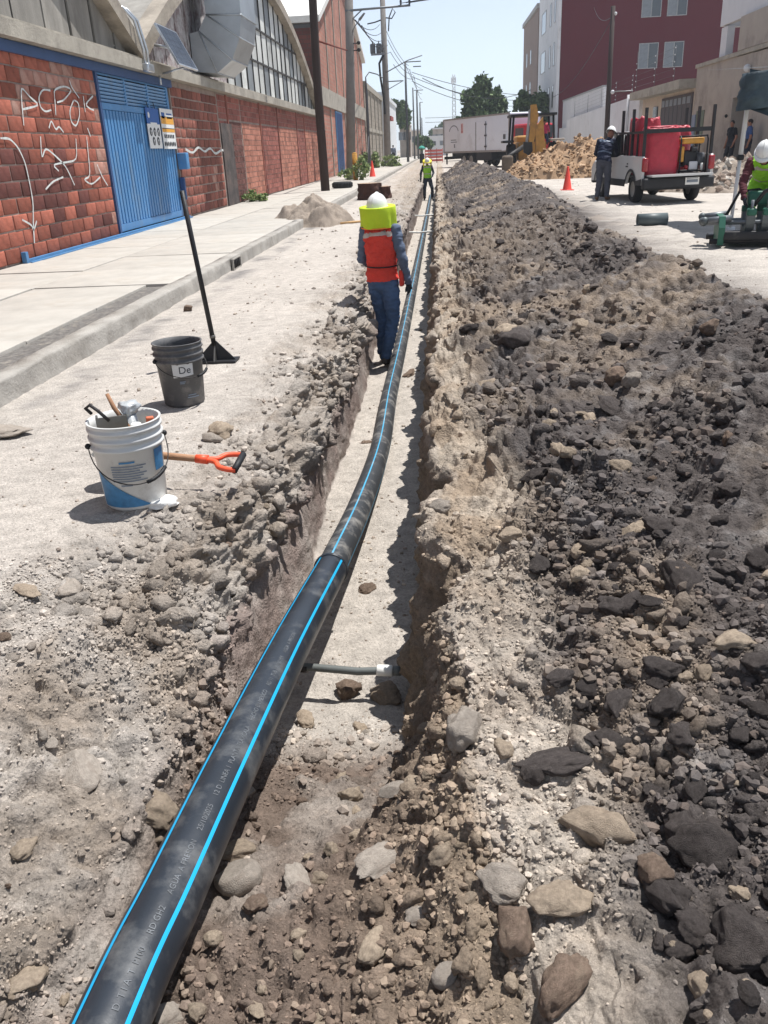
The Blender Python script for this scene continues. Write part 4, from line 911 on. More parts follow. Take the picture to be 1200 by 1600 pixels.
# pavement on the far side
rp = MB().bb((10.4, 20, -.1), (RX+.0, 140, .15)).build('far_pavement', M_conc); tag(rp, 'pavement in front of the houses across the street', kind='structure')
def window_y(parent, yface, xa, xb, za, zb, n=2):       # window in a wall that faces -Y
    f = MB(); t = .07; f.bb((xa, yface-.05, za), (xb, yface-.005, za+t)); f.bb((xa, yface-.05, zb-t), (xb, yface-.005, zb)); f.bb((xa, yface-.05, za+t), (xa+t, yface-.005, zb-t)); f.bb((xb-t, yface-.05, za+t), (xb, yface-.005, zb-t))
    for k in range(1, n): xm = xa+(xb-xa)*k/n; f.bb((xm-t/2, yface-.05, za+t), (xm+t/2, yface-.005, zb-t))
    fo = f.build('window', M_alu2, parent, True)
    for k in range(n): MB().bb((xa+(xb-xa)*k/n+.02, yface-.03, za+.02), (xa+(xb-xa)*(k+1)/n-.02, yface-.008, zb-.02)).build('pane', M_curtain if k % 2 == 0 else M_glass, fo, True)
def window_x(parent, xface, ya, yb, za, zb, n=2, s=-1):  # window in a wall that faces -X
    f = MB(); t = .08; X0, X1 = sorted((xface+s*.05, xface+s*.005))
    f.bb((X0, ya, za), (X1, yb, za+t)); f.bb((X0, ya, zb-t), (X1, yb, zb)); f.bb((X0, ya, za+t), (X1, ya+t, zb-t)); f.bb((X0, yb-t, za+t), (X1, yb, zb-t))
    fo = f.build('window', M_alu2, parent, True); X0, X1 = sorted((xface+s*.03, xface+s*.008))
    MB().bb((X0, ya+.02, za+.02), (X1, yb-.02, zb-.02)).build('pane', M_glass, fo, True)
tb = thing('apartment_block', 'tall apartment block with a maroon side wall and white street face', 'building', (RX, 93, 0))
MB().bb((RX, 93, 0), (RX+17.5, 93.3, 19)).build('side_wall', M_maroon, tb, True)
MB().bb((RX-.02, 93.0, 2.9), (RX-.3, 110, 19)).build('street_wall', M_wface, tb, True)
MB().bb((RX+.005, 93.31, 0), (RX+17.5, 110, 18.9)).build('core', M_wface, tb, True)
MB().bb((RX-.02, 92.9, 0), (RX-.25, 94.5, 2.88)).build('base', M_wface, tb, True)
for zf in (7.55, 11.9): window_y(tb, 93, 19.5, 21.35, zf, zf+2.2); window_y(tb, 93, 21.9, 23.75, zf, zf+2.2)
for zf in (4.6, 8.4, 12.2, 16.0):
    for ya in (95., 98.4, 103.): window_x(tb, RX-.3, ya, ya+(1.1 if ya < 100 else 4), zf, zf+2.1)
tb2 = thing('brown_block', 'narrow brown rendered block behind the white street face', 'building', (RX, 120, 0))
MB().bb((RX-.2, 112, 0), (RX+14, 130, 15.6)).build('wall', M_brownr, tb2, True); MB().bb((RX-.4, 111.8, 15.6), (RX+14, 130.2, 16.1)).build('cornice', plain('cornice_grey', (150, 148, 146), .8), tb2, True)
for zf in (5.2, 6.9, 10.5): window_x(tb2, RX-.2, 119, 120.5, zf, zf+1.6); window_x(tb2, RX-.2, 124, 125.5, zf, zf+1.6)
# white boundary wall with a stepped top, maroon strip behind
ww = thing('white_boundary_wall', 'white boundary wall with a slanting stepped top and fence wires', 'wall', (RX, 72, 0))
MB().prism([(55.4, .0), (91, .0), (91, 2.6), (86, 2.6), (86, 3.25), (81, 3.35), (57.8, 3.75), (57.8, 3.85), (55.4, 3.85)], 0, RX-.12, RX+.12).build('wall', M_wface, ww, True)
MB().bb((RX+.3, 70, 0), (RX+.5, 92, 5.0)).build('rear_wall', M_wface, ww, True); MB().bb((RX+.25, 70, 5.0), (RX+.55, 92, 5.12)).build('coping', M_alu2, ww, True)
for yk in (58.3, 63.5, 69, 75, 82): 
    zt = 3.75-(yk-57.8)*.0172
    MB().cyl((RX, yk, zt-.05), (RX, yk, zt+1.3), .013, n=6).build('wire_post', M_tank, ww, True)
    for k in range(5): MB().ball((RX-.03, yk, zt+.2+.25*k), .03, 6, 4).build('insulator', M_wface, ww, True)
for k in range(5): MB().cyl((RX-.03, 58.3, 3.94+.25*k), (RX-.03, 82, 3.53+.25*k),   .005, n=4).build('fence_wire', M_tank, ww, True)
MB().cyl((RX-.2, 58.4, 0), (RX-.2, 58.4, 3.9), .07, n=8).build('drain_pipe', M_wface, ww, True)
# low house with wide garage door
gh = thing('garage_house', 'low beige house with a wide dark garage door and overhanging flat roof', 'house', (RX, 49, 0))
MB().bb((RX+.02, 44.3, 0), (RX+8, 55.2, 3.45)).build('wall', M_beige, gh, True)
rf = MB().bb((RX-.75, 44.3, 3.45), (RX+8, 55.3, 3.85)).build('roof', M_ledge, gh, True)
M_gar = plain('garage_brown', (78, 72, 74), .7, var=.08)
gd = MB().bb((RX-.04, 44.5, .15), (RX+.015, 50.4, 3.28)).build('garage_door', M_gar, gh, True)
for k in range(7): MB().bb((RX-.06, 44.75+.82*k, 2.85), (RX-.042, 45.35+.82*k, 3.15)).build('light_panel', M_curtain, gd, True)
for k in range(8): MB().bb((RX-.055, 44.52+.83*k, .16), (RX-.042, 44.58+.83*k, 2.8)).build('rib', M_tank, gd, True)
MB().bb((RX-.03, 51.3, 1.6), (RX+.015, 52.3, 2.95)).build('window', M_glass, gh, True)
for yk in (46, 50, 54.5):
    MB().cyl((RX-.6, yk, 3.84), (RX-.6, yk, 5.4 if yk < 54 else 5.9), .013, n=6).build('wire_post', M_tank, gh, True)
    for k in range(5): MB().ball((RX-.63, yk, 4.1+.3*k), .032, 6, 4).build('insulator', M_wface, gh, True)
for k in range(5): MB().cyl((RX-.63, 46, 4.1+.3*k), (RX-.63, 54.5, 4.1+.3*k),   .005, n=4).build('fence_wire', M_tank, gh, True)
MB().cyl((RX-.7, 54.8, 3.95), (RX-1.6, 55.8, 4.0), .03, n=6).build('lamp_arm', M_alu2, gh, True); MB().ball((RX-1.65, 55.85, 3.98), .12, 8, 5).build('lamp', M_wface, gh, True)
# grey house with recessed door, white upper storey
hh = thing('grey_house', 'grey stained house front with a recessed doorway beside the garage house', 'house', (RX, 40, 0))
mb = MB(); mb.bb((RX, 38.6, 0), (RX+6, 44.25, 4.25)); mb.build('wall', M_grayr, hh, True); MB().bb((RX, 33, 0), (RX+6, 36.6, 4.2)).build('wall', M_grayr, hh, True)
MB().bb((RX, 36.6, 2.75), (RX+6, 38.6, 4.22)).build('lintel', M_grayr, hh, True); MB().bb((RX-.08, 33, 4.25), (RX+6, 44.3, 4.4)).build('coping', M_ledge, hh, True)
MB().bb((RX+.7, 36.6, .1), (RX+.76, 38.6, 2.75)).build('door', plain('house_door', (108, 100, 94), .7), hh, True)
MB().bb((RX-.03, 42.4, 1.0), (RX-.005, 43.6, 2.45)).build('window', plain('window_green', (92, 102, 84), .6), hh, True); MB().bb((RX-.06, 43.62, .6), (RX-.005, 44.2, 2.3)).build('poster_board', plain('bluish_board', (120, 130, 150), .6), hh, True)
MB().ball((RX-.1, 38.9, 2.1), .07, 8, 5).build('doorbell_lamp', M_cable, hh, True); MB().ball((RX-.15, 36.8, 3.7), .14, 10, 6).build('wall_lamp', M_wface, hh, True)
uh = thing('white_upper_house', 'white upper storey with a dark window opening above the grey house', 'house', (RX+1, 38, 4.4))
MB().bb((RX+.2, 41.2, 5.55), (RX+6, 41.5, 9)).build('end_panel', M_wface, uh, True); mb = MB(); mb.bb((RX+.05, 33, 5.6), (RX+.3, 41.5, 9)); mb.build('street_panel', M_wface, uh, True)
MB().bb((RX+.1, 40.6, 4.41), (RX+.4, 41.4, 5.54)).build('column', M_wface, uh, True); MB().bb((RX+.1, 38.4, 4.41), (RX+.4, 38.8, 5.54)).build('column', M_wface, uh, True)
MB().bb((RX+1.2, 33, 4.41), (RX+1.3, 41.2, 5.5)).build('dark_opening', M_maroon, uh, True); MB().bb((RX-.1, 33, 4.41), (RX+.35, 38.35, 5.59)).build('parapet', M_grayr, uh, True)
MB().bb((RX+.05, 33, 9), (RX+6, 41.5, 9.2)).build('roof', M_wface, uh, True)
# right utility pole
p5 = thing('dark_street_pole', 'dark slender utility pole in front of the maroon wall', 'utility pole', (10.4, 57.5, 0))
MB().tube([(10.45, 57.5, -.05), (10.42, 57.5, 4), (10.4, 57.5, 8.6)], [.17, .15, .13], 12).build('shaft', M_wood, p5, True); MB().ball((10.55, 57.45, 8.2), .1, 8, 5).build('insulator', M_wface, p5, True)
p6 = thing('cable_pole', 'cable-hung pole at the corner of the white street face', 'utility pole', (9.9, 105, 0))
tpp = ony(847, 150, 105); MB().cyl((tpp[0], 105, 0), (tpp[0], 105, tpp[2]+.4), .16, .12, 8).build('shaft', M_tank, p6, True)
for dz in (0, .4, .9): MB().ball((tpp[0]-.2, 104.9, tpp[2]-dz), .18, 8, 5).build('cable_box', M_cable, p6, True)
# wires
def wire(a, b, sag, lab, r=.018, grp='overhead wires over the street'):
    a, b = np.array(a), np.array(b); pts = [a*(1-t)+b*t-np.array([0, 0, 4*sag*t*(1-t)]) for t in np.linspace(0, 1, 13)]
    return tag(MB().tube(pts, r, 5).build('overhead_wire', M_cable), lab, 'wire', grp)
for k, dz in enumerate((0, .14, .3)): wire((-1.6+.2*k, 45.3, 7.72), (16, 36+3*k, 9.4+dz), .3, 'thin black cable crossing from the steel crossarm to the right-hand houses', .014)
for k in range(5): wire((-4.1+.14*k, 45.4, 7.4-.12*k), (-4.6+.2*k, 77.7, 10.8-.5*k), .5, 'thin black cable sagging between the concrete pole and the transformer pole', .02)
for k in range(4): wire((-4.2+.2*k, 78, 10.6-.9*k), (-2.9+.2*k, 96, 9.2-.4*k), .4, 'thin cable running from the transformer pole to the lamp pole', .022)
for k in range(3): wire((-3.2+.4*k, 96, 9.3-.5*k), (-2.2, 130, 9.1-.7*k), .6, 'thin cable running down the street past the lamp pole', .026)
for k in range(3): wire((-2.6, 96, 8.6-.4*k), (tpp[0], 105, tpp[2]-.3*k), .5+.35*k, 'cable spanning the street to the cable-hung pole', .028)
wire(ony(660, 122, 80), ony(830, 140, 105), 1.2, 'heavier sagging cable above the box truck', .03); wire((10.4, 57.5, 8.1), (RX+3, 92.9, 13), .6, 'cable rising from the dark pole to the maroon wall', .02); wire((10.4, 57.5, 8.0), (RX-.3, 96, 5.6), .8, 'cable drooping from the dark pole to the white street face', .02)
for k in range(2): wire((-2.2, 160, 6.2-.7*k), (9, 160, 6.4-.7*k), .15, 'faint cable crossing the far end of the street', .035)

# ================================================================== far end: houses, trees, mast
def simple_house(px0, px1, pyt, y, m, lab, wins=2, dep=10):
    a, b = ony(px0, pyt, y), ony(px1, pyt, y); h = thing('far_house', lab, 'house', ((a[0]+b[0])/2, y, 0))
    MB().bb((a[0], y, -.1), (b[0], y+dep, a[2])).build('wall', m, h, True); MB().bb((a[0]-.1, y-.1, a[2]), (b[0]+.1, y+dep, a[2]+.25)).build('parapet', M_wface, h, True)
    for k in range(wins):
        xc = a[0]+(b[0]-a[0])*(k+.5)/wins; window_y(h, y, xc-.6, xc+.6, a[2]*.55, a[2]*.8, 2)
    return h
simple_house(668, 700, 215, 170, M_wface, 'pale two-window house closing the far street', 2)
simple_house(676, 692, 202, 200, M_grayr, 'greyish house rising behind the pale two-window house', 2)
simple_house(640, 656, 205, 185, M_beige, 'beige house at the far left end of the street', 2)
simple_house(624, 640, 196, 150, M_grayr, 'grey house just past the whitewashed building', 2)
simple_house(690, 790, 214, 240, M_beige, 'wide low beige house behind the box truck', 4)
mast = thing('lattice_mast', 'tall hazy lattice radio mast far behind the truck', 'mast', (5.2, 300, 0))
for dx in (-.7, .7):
    for dy in (-.7, .7): MB().cyl((5.25+dx, 300+dy, 0), (5.25+dx*.5, 300+dy*.5, 22.5), .09, n=5).build('leg', M_alu2, mast, True)
for k in range(14):
    z0 = 1.6*k; s0 = .7*(1-.5*z0/22.5); s1_ = .7*(1-.5*(z0+1.6)/22.5)
    MB().cyl((5.25-s0, 299.3, z0), (5.25+s1_, 299.3, z0+1.6), .06, n=4).build('brace', M_alu2, mast, True); MB().cyl((5.25+s0, 299.35, z0), (5.25-s1_, 299.35, z0+1.6), .06, n=4).build('brace', M_alu2, mast, True)
for k in range(3): MB().bb((4.4+.6*k, 299, 20), (4.75+.6*k, 299.3, 21.6)).build('antenna', M_wface, mast, True)
M_leaf = []
for nm, c_ in (('leaf_dark', (.045, .075, .032)), ('leaf_mid', (.08, .125, .05)), ('leaf_light', (.13, .19, .075))):
    M_leaf.append(mat(nm, c_, .7, .3, .8, 0, spec=.3))
M_bark = plain('bark', (84, 70, 58), .95, var=.3, vs=6, bump=.6, bs=14)
def leaves(blobs, n, size, seed, up=.3):
    r = np.random.default_rng(seed); out = [[], [], []]
    wts = np.array([b[3]*b[4]*b[5] for b in blobs])**.7; wts /= wts.sum(); pick_ = r.choice(len(blobs), n, p=wts)
    for k in range(len(blobs)):
        m = int((pick_ == k).sum()); cx, cy, cz, rx, ry, rz = blobs[k]
        # clumps in the blob, leaves round the clumps
        nc = max(5, m//45); d = r.normal(size=(nc, 3)); d /= np.linalg.norm(d, axis=1, keepdims=True); cl = d*r.uniform(.35, 1.0, (nc, 1))**.6
        q = cl[r.integers(0, nc, m)] + r.normal(size=(m, 3))*.14
        P_ = q*(rx, ry, rz)+(cx, cy, cz)
        a = r.normal(size=(m, 3)); a /= np.linalg.norm(a, axis=1, keepdims=True); b = np.cross(a, r.normal(size=(m, 3))); b /= np.linalg.norm(b, axis=1, keepdims=True)
        s = size*r.uniform(.6, 1.4, (m, 1)); tone = r.integers(0, 3, m)
        Vq = np.stack([P_-a*s, P_-b*s*.5, P_+a*s, P_+b*s*.5], 1)
        for t in range(3): out[t].append(Vq[tone == t])
    return [np.concatenate(o) for o in out]
def tree(name, lab, base, trunk_h, blobs, n, size, seed, group=None, cat='tree'):
    t = thing(name, lab, cat, base, 0, group); Vs = leaves(blobs, n, size, seed)
    V = np.concatenate([v.reshape(-1, 3) for v in Vs]); Fq = np.arange(len(V)).reshape(-1, 4); me = npmesh('crown', V, Fq, None, smooth=False)
    for m_ in M_leaf: me.materials.append(m_)
    me.polygons.foreach_set('material_index', np.repeat([0, 1, 2], [len(v) for v in Vs]).astype(np.int32)); o = link('crown', me, t, True); o['kind'] = 'stuff'
    mb = MB(); b0 = Vector(base); r0 = max(.05, trunk_h*.05); mb.tube([b0-Vector((0, 0, .1)), b0+Vector((r0*.5, 0, trunk_h*.5)), b0+Vector((0, 0, trunk_h))], [r0*1.3, r0, r0*.7], 8)
    for cx, cy, cz, rx, ry, rz in blobs: mb.tube([b0+Vector((0, 0, trunk_h*.85)), (Vector((cx, cy, cz))+b0+Vector((0, 0, trunk_h)))/2+Vector((0, 0, .1*rz)), (cx, cy, cz)], [r0*.6, r0*.4, r0*.12], 6)
    mb.build('trunk', M_bark, t, True); return t
def px_blob(px, py, y, rpx, rpy): c = ony(px, py, y); return (c[0], c[1], c[2], rpx*y/F_PX, rpx*y/F_PX, rpy*y/F_PX)
tree('broadleaf_tree', 'tall ragged dark tree rising behind the box truck', (4.4, 100, 0), 4, [px_blob(752, 140, 100, 15, 18), px_blob(741, 162, 100, 17, 20), px_blob(758, 165, 100, 22, 20), px_blob(750, 190, 100, 32, 18)], 7000, .28, 1)
tree('broadleaf_tree', 'rounder green tree right of the tall ragged tree', (6.6, 104, 0), 4, [px_blob(776, 160, 104, 13, 16), px_blob(783, 178, 104, 14, 20), px_blob(772, 192, 104, 24, 16)], 4500, .28, 2)
tree('street_tree', 'dense dark street tree at the foot of the white street face', (10., 99, 0), 3, [px_blob(822, 162, 99, 14, 16), px_blob(842, 168, 99, 16, 18), px_blob(812, 172, 99, 9, 12), px_blob(835, 185, 99, 22, 16)], 6000, .24, 3)
tree('broadleaf_tree', 'dark tree rising behind the whitewashed building', (-5.0, 150, 0), 6, [px_blob(622, 168, 150, 9, 9), px_blob(630, 180, 150, 8, 16), px_blob(616, 163, 150, 6, 5)], 2600, .45, 4)
tree('round_bush', 'round bright green bush at the far street corner', (-1.2, 140, 0), 1.2, [px_blob(659, 222, 140, 10, 8), px_blob(668, 226, 140, 7, 6)], 2200, .3, 5, cat='bush')
tree('broadleaf_tree', 'hazy tree crown above the far houses', (3., 260, 0), 5, [px_blob(682, 208, 260, 9, 6), px_blob(697, 200, 260, 9, 7)], 1500, .8, 6)
M_weed = mat('weed_leaf', (.27, .34, .13), .7, .3, 3, 0, spec=.3)
# weeds by the wall and poles
def weed(lab, base, w_, h_, n, seed, size=.05, group=None):
    t = thing('weed_clump', lab, 'weeds', base, 0, group); b = base
    Vs = leaves([(b[0], b[1], b[2]+h_*.45, w_*.5, w_*.5, h_*.5), (b[0]+w_*.25, b[1]-w_*.1, b[2]+h_*.3, w_*.35, w_*.35, h_*.35)], n, size, seed)
    V = np.concatenate([v.reshape(-1, 3) for v in Vs]); V[:, 2] = np.maximum(V[:, 2], b[2]+.005); me = npmesh('foliage', V, np.arange(len(V)).reshape(-1, 4), None, smooth=False)
    for m_ in (M_leaf[2], M_weed, M_weed): me.materials.append(m_)
    me.polygons.foreach_set('material_index', np.repeat([0, 1, 2], [len(v) for v in Vs]).astype(np.int32)); o = link('foliage', me, t, True); o['kind'] = 'stuff'
    mb = MB(); r = random.Random(seed)
    for k in range(9): a = r.uniform(0, 6.28); mb.tube([(b[0]+.05*math.cos(a), b[1]+.05*math.sin(a), b[2]-.02), (b[0]+w_*.35*math.cos(a), b[1]+w_*.35*math.sin(a), b[2]+h_*r.uniform(.6, .95))], [.008, .004], 4)
    mb.build('stems', M_leaf[1], t, True)
weed('green weeds growing at the foot of the brick wall past the plaster patch', (-5.75, 27.3, GZ), .75, .36, 800, 1)
weed('tall weeds round the yellow post on the pavement', (-3.75, 43.4, GZ), .7, 1.15, 900, 2, .07)
weed('low weeds at the foot of the concrete pole', (-4.6, 44.4, GZ), .7, .7, 500, 3, .07)
weed('overgrown green weeds against the grey block hall', (-5.4, 72, GZ), 1.5, 1.3, 1200, 4, .12)
weed('thin dry weeds by the foot of the transformer pole', (-4.0, 74, GZ), 1.6, .9, 900, 5, .1)

# ================================================================== smaller street things on the left
M_rub = plain('tyre_rubber', (38, 38, 40), .85, var=.15, bump=.3, bs=40)
ty = thing('old_tyre', 'old black tyre lying on the pavement by the poles', 'tyre', (-3.75, 34.6, GZ))
prof_t = [(.2, .02), (.24, .0), (.34, .0), (.385, .04), (.395, .11), (.385, .19), (.34, .23), (.24, .23), (.2, .21), (.215, .12), (.2, .02)]
MB().lathe(prof_t, (-3.75, 34.6, GZ), 28).build('carcass', M_rub, ty, True)
for k in range(20): a = 2*PI*k/20; MB().box((-3.75+.395*math.cos(a), 34.6+.395*math.sin(a), GZ+.115), (.02, .05, .15), Matrix.Rotation(a, 3, 'Z')).build('tread_block', M_rub, ty, True)
def cone(loc, h, lab, grp='traffic cones'):
    M_c = plain('cone_orange', (226, 72, 58), .55, var=.06, bump=0); c = thing('traffic_cone', lab, 'traffic cone', loc, 0, grp)
    MB().rbox((0, 0, .02), (.38*h/.7, .38*h/.7, .04), .015).build('base', M_c, c); MB().lathe([(.15*h/.7, .04), (.135*h/.7, .06), (.03, h-.02), (.022, h), (.0, h)], n=20).build('body', M_c, c); return c
b_ = onz(886, 298); cone(tuple(b_), .72, 'orange traffic cone alone on the pale street beside the pickup'); cone((-3.55, 48.0, .0), .95, 'orange traffic cone by the kerb near the weedy poles')
yp = thing('yellow_post', 'rusty yellow guard post beside the concrete pole', 'post', (-4.05, 43.6, GZ)); M_yel = plain('worn_yellow', (176, 128, 48), .8, var=.3, vs=8, dirt=lin(94, 62, 40), dirt_amt=.4, dirt_s=6)
MB().cyl((-4.05, 43.6, GZ-.1), (-4.05, 43.6, 1.35), .12, n=14).build('shaft', M_yel, yp, True); MB().ball((-4.05, 43.6, 1.35), (.12, .12, .06), 12, 5).build('cap', M_yel, yp, True)
st_ = thing('tree_stump', 'squat brown cut stump standing beside the kerb', 'stump', (-2.1, 28.7, 0))
M_stump = plain('stump_brown', (72, 48, 40), .95, var=.35, vs=5, bump=.9, bs=12, stretch=(1, 1, .3)); M_cut = plain('stump_top', (160, 136, 116), .95, var=.2, vs=8, bump=.5)
def lumpy(c, rx, ry, h, seed, n=28, m=8):
    V = []; 
    for i in range(m+1):
        for k in range(n):
            a = 2*PI*k/n; rr = 1+.28*float(noise(math.cos(a)*2, math.sin(a)*2, i*.35, 1.3, seed))+.14*(1-i/m)**2; V.append((c[0]+rx*rr*math.cos(a), c[1]+ry*rr*math.sin(a), c[2]+h*i/m))
    return V, [(i*n+k, i*n+(k+1) % n, (i+1)*n+(k+1) % n, (i+1)*n+k) for i in range(m) for k in range(n)], list(range(m*n, (m+1)*n))
for (c_, rx, ry, h, sd) in (((-2.25, 28.7, -.03), .36, .36, .52, 1), ((-1.82, 28.9, -.03), .24, .3, .40, 2)):
    V, Fc, top = lumpy(c_, rx, ry, h, sd); MB().add(V, Fc, True).build('bark', M_stump, st_, True); MB().add([tuple(np.array(V[i])+(0, 0, .002)) for i in top], [tuple(range(len(top)))]).build('cut_face', M_cut, st_, True)
def mound(name, lab, cat, c, rx, ry, h, m, seed, res=70, rough_=.10, peak=1.3, col_=(.36, .30, .25), chunk=.0, kind=None):
    g = np.linspace(-1.15, 1.15, res); U, V_ = np.meshgrid(g, g); R_ = np.sqrt(U**2+V_**2)*(1+.22*noise(U, V_, 0, 1.6, seed)); X_ = c[0]+U*rx; Y_ = c[1]+V_*ry
    Hh = np.clip(1-R_, 0, 1)**(1/peak)
    Z_ = h*Hh+ rough_*fbm(X_, Y_, 0, 2.2, 4, seed)*np.clip(Hh*3, 0, 1) + chunk*clods(X_, Y_, 3.5, seed)*np.clip(Hh*4, 0, 1) + chunk*clods(X_, Y_, 8., seed+1)*np.clip(Hh*4, 0, 1)
    Z_ = np.where(Hh <= 0, -.06, Z_)+c[2]
    Pm = np.stack([X_, Y_, Z_], -1).reshape(-1, 3); i_ = np.arange(res*res).reshape(res, res); cc = np.array(col_)*(1+.25*fbm(X_, Y_, Z_, 3., 3, seed+9)).reshape(-1, 1)*np.ones((1, 3))
    o = link(name, npmesh(name, Pm, np.stack([i_[:-1, :-1], i_[:-1, 1:], i_[1:, 1:], i_[1:, :-1]], -1).reshape(-1, 4), SOIL, np.clip(cc, .03, .7))); tag(o, lab, cat, kind=kind); return o, Pm
mound('sand_heap', 'small heap of dry sand spilling over the kerb', 'sand heap', (-2.85, 19.9, .02), .85, 1.4, .54, SOIL, 3, 90, .22, 1.4, (.30, .25, .205), .5)
pile, Pm1 = mound('tan_earth_pile', 'tall pile of tan lumpy earth between backhoe and pickup', 'earth pile', (6.3, 41., 0), 3.5, 3.2, 1.55, SOIL, 5, 110, .3, 1.25, (.36, .24, .15), .32)
pile2, Pm2 = mound('rubble_pile', 'low pile of broken rubble behind the pickup', 'rubble pile', (8.7, 26.5, 0), 2.7, 2.6, .75, SOIL, 8, 90, .2, 1.1, (.30, .25, .205), .5)
def chunks(name, lab, Pm, n, smin, smax, cols, seed):
    r = np.random.default_rng(seed); ok = np.where(Pm[:, 2] > .05)[0]; i = r.choice(ok, n); V, Fc = rock_mesh(seed, 2, 1., 5, .5); a = r.uniform(0, 6.28, n); s = r.uniform(smin, smax, n)*r.uniform(.5, 1, n)
    W = np.stack([np.outer(np.cos(a), V[:, 0])-np.outer(np.sin(a), V[:, 1]), np.outer(np.sin(a), V[:, 0])+np.outer(np.cos(a), V[:, 1]), np.outer(np.ones(n), V[:, 2])], -1)*s[:, None, None]*r.uniform(.6, 1.3, (n, 1, 3))+Pm[i][:, None]
    c = np.array(cols)[r.integers(0, len(cols), n)]*r.uniform(.7, 1.3, (n, 1))
    o = link(name, npmesh(name, W.reshape(-1, 3), (Fc[None]+np.arange(n)[:, None, None]*len(V)).reshape(-1, 3), CRUMB, np.repeat(c, len(V), 0), smooth=False)); return tag(o, lab, 'rubble', kind='stuff')
chunks('tan_lumps', 'lumps of tan earth covering the tall pile', Pm1, 1500, .03, .14, [(.38, .25, .15), (.30, .19, .11), (.42, .30, .2)], 21)
chunks('concrete_lumps', 'broken concrete and brick lumps on the low rubble pile', Pm2, 800, .05, .2, [(.36, .3, .25), (.26, .2, .16), (.42, .38, .33)], 22)
# road slab edge with a black shadow at the far left, and a stick on the ground
sb = hit(8, 686); o = place_rock('pale', sb[0]+np.array([-.06, .05, 0]), (0, 0, 1), .14, 'flat pale slab of broken pavement lying near the kerb', None, 4, .1, rot=.3, flat=.35, long=1.3); o.name = 'broken_slab'
pl_ = thing('wooden_stake', 'short thin wooden stake lying on the ground near the stump', 'stake', tuple(onz(545, 348, 0))); a, b = onz(532, 349, .02), onz(563, 346, .03); MB().cyl(a, b, .025, n=6).build('shaft', plain('raw_wood', (196, 158, 112), .8), pl_, True)
MB().cyl(b, b+_n(b-a)*.08, .025, .004, n=6).build('point', plain('raw_wood', (196, 158, 112), .8), pl_, True)
# red mesh barriers and teal parasol at the far works
for k, (px_, pyb) in enumerate(((669, 248), (678, 248), (687, 247))):
    c_ = ony(px_, pyb, 92); M_rm = plain('red_mesh', (206, 108, 100), .7, var=.2, bump=0); bt = thing('mesh_barrier', 'red plastic works barrier at the far end of the trench', 'barrier', (c_[0], 92, 0), 0, 'red barriers at the far works')
    for z_ in (.15, .45, .75, 1.05): MB().bb((c_[0]-.32, 91.98, z_), (c_[0]+.32, 92.02, z_+.2)).build('rail', M_rm, bt, True)
    for dx in (-.3, .3): MB().bb((c_[0]+dx-.03, 91.95, 0), (c_[0]+dx+.03, 92.05, 1.35)).build('post', M_rm, bt, True)
c_ = ony(659, 232, 95); um = thing('parasol', 'small teal parasol open beside the red barriers', 'parasol', (c_[0], 95, 0)); MB().lathe([(.36, 0), (.34, .06), (.22, .2), (.0, .28)], (c_[0], 95, c_[2]), 16).build('canopy', plain('teal_cloth', (60, 150, 136), .8), um, True); MB().cyl((c_[0], 95, 0), (c_[0], 95, c_[2]+.25), .025, n=6).build('pole', M_tank, um, True)
MB().rbox((c_[0], 95.2, .45), (.5, .5, .9), .08).build('base_box', M_cable, um, True)
# ================================================================== THE WATER PIPE and other trench pipes
def catmull(P_, n=14):
    P_ = [np.array(p, float) for p in P_]; P_ = [2*P_[0]-P_[1]]+P_+[2*P_[-1]-P_[-2]]; out = []
    for i in range(1, len(P_)-2):
        for t in np.linspace(0, 1, n, endpoint=False):
            a, b, c, d = P_[i-1:i+3]; out.append(.5*((2*b)+(-a+c)*t+(2*a-5*b+4*c-d)*t*t+(-a+3*b-3*c+d)*t**3))
    return np.array(out+[P_[-2]])
PR = .08
_zt = catmull([(0, .3, -.185), (0, 1, -.19), (0, 2, -.23), (0, 3.3, -.40), (0, 4.6, -.545), (0, 6, -.64), (0, 7.6, -.668), (0, 9, -.672)])
def on_curve(px, py):
    d = ray(px, py); t0, t1 = .2, 14.
    for _ in range(40):
        t = (t0+t1)/2; p = CAM+d*t
        if p[2] > np.interp(p[1], _zt[:, 1], _zt[:, 2]): t0 = t
        else: t1 = t
    return tuple(CAM+d*t0)
_p1 = [on_curve(*q) for q in ((174, 1599), (267, 1400), (360, 1200), (450, 1015), (517, 890))]
path = [(_p1[0][0]-.10, -2.6, -.18), (_p1[0][0]-.03, .3, -.185)] + _p1
path2 = [path[-1]] + [on_curve(*q) for q in ((563, 790), (594, 700))] + [(-.50, 7.6, -.668), (-.485, 9.5, -.672), (-.47, 13, -.672), (-.45, 20, -.672), (-.43, 30, -.672), (-.42, 42.5, -.672)]
C1, C2_ = catmull(path), catmull(path2)
def frames(Cv):
    T = np.gradient(Cv, axis=0); T /= np.linalg.norm(T, axis=1, keepdims=True); A = np.array([0, 0, 1.])-T*T[:, 2:3]; A /= np.linalg.norm(A, axis=1, keepdims=True); return T, A, np.cross(T, A)
def pipe_shell(Cv, r, n=40):
    T, A, B = frames(Cv); ph = np.linspace(0, 2*PI, n, endpoint=False); V = Cv[:, None]+r*(A[:, None]*np.cos(ph)[None, :, None]+B[:, None]*np.sin(ph)[None, :, None]); m = len(Cv); i = np.arange(m*n).reshape(m, n)
    return V.reshape(-1, 3), np.stack([i[:-1], np.roll(i[:-1], -1, 1), np.roll(i[1:], -1, 1), i[1:]], -1).reshape(-1, 4)
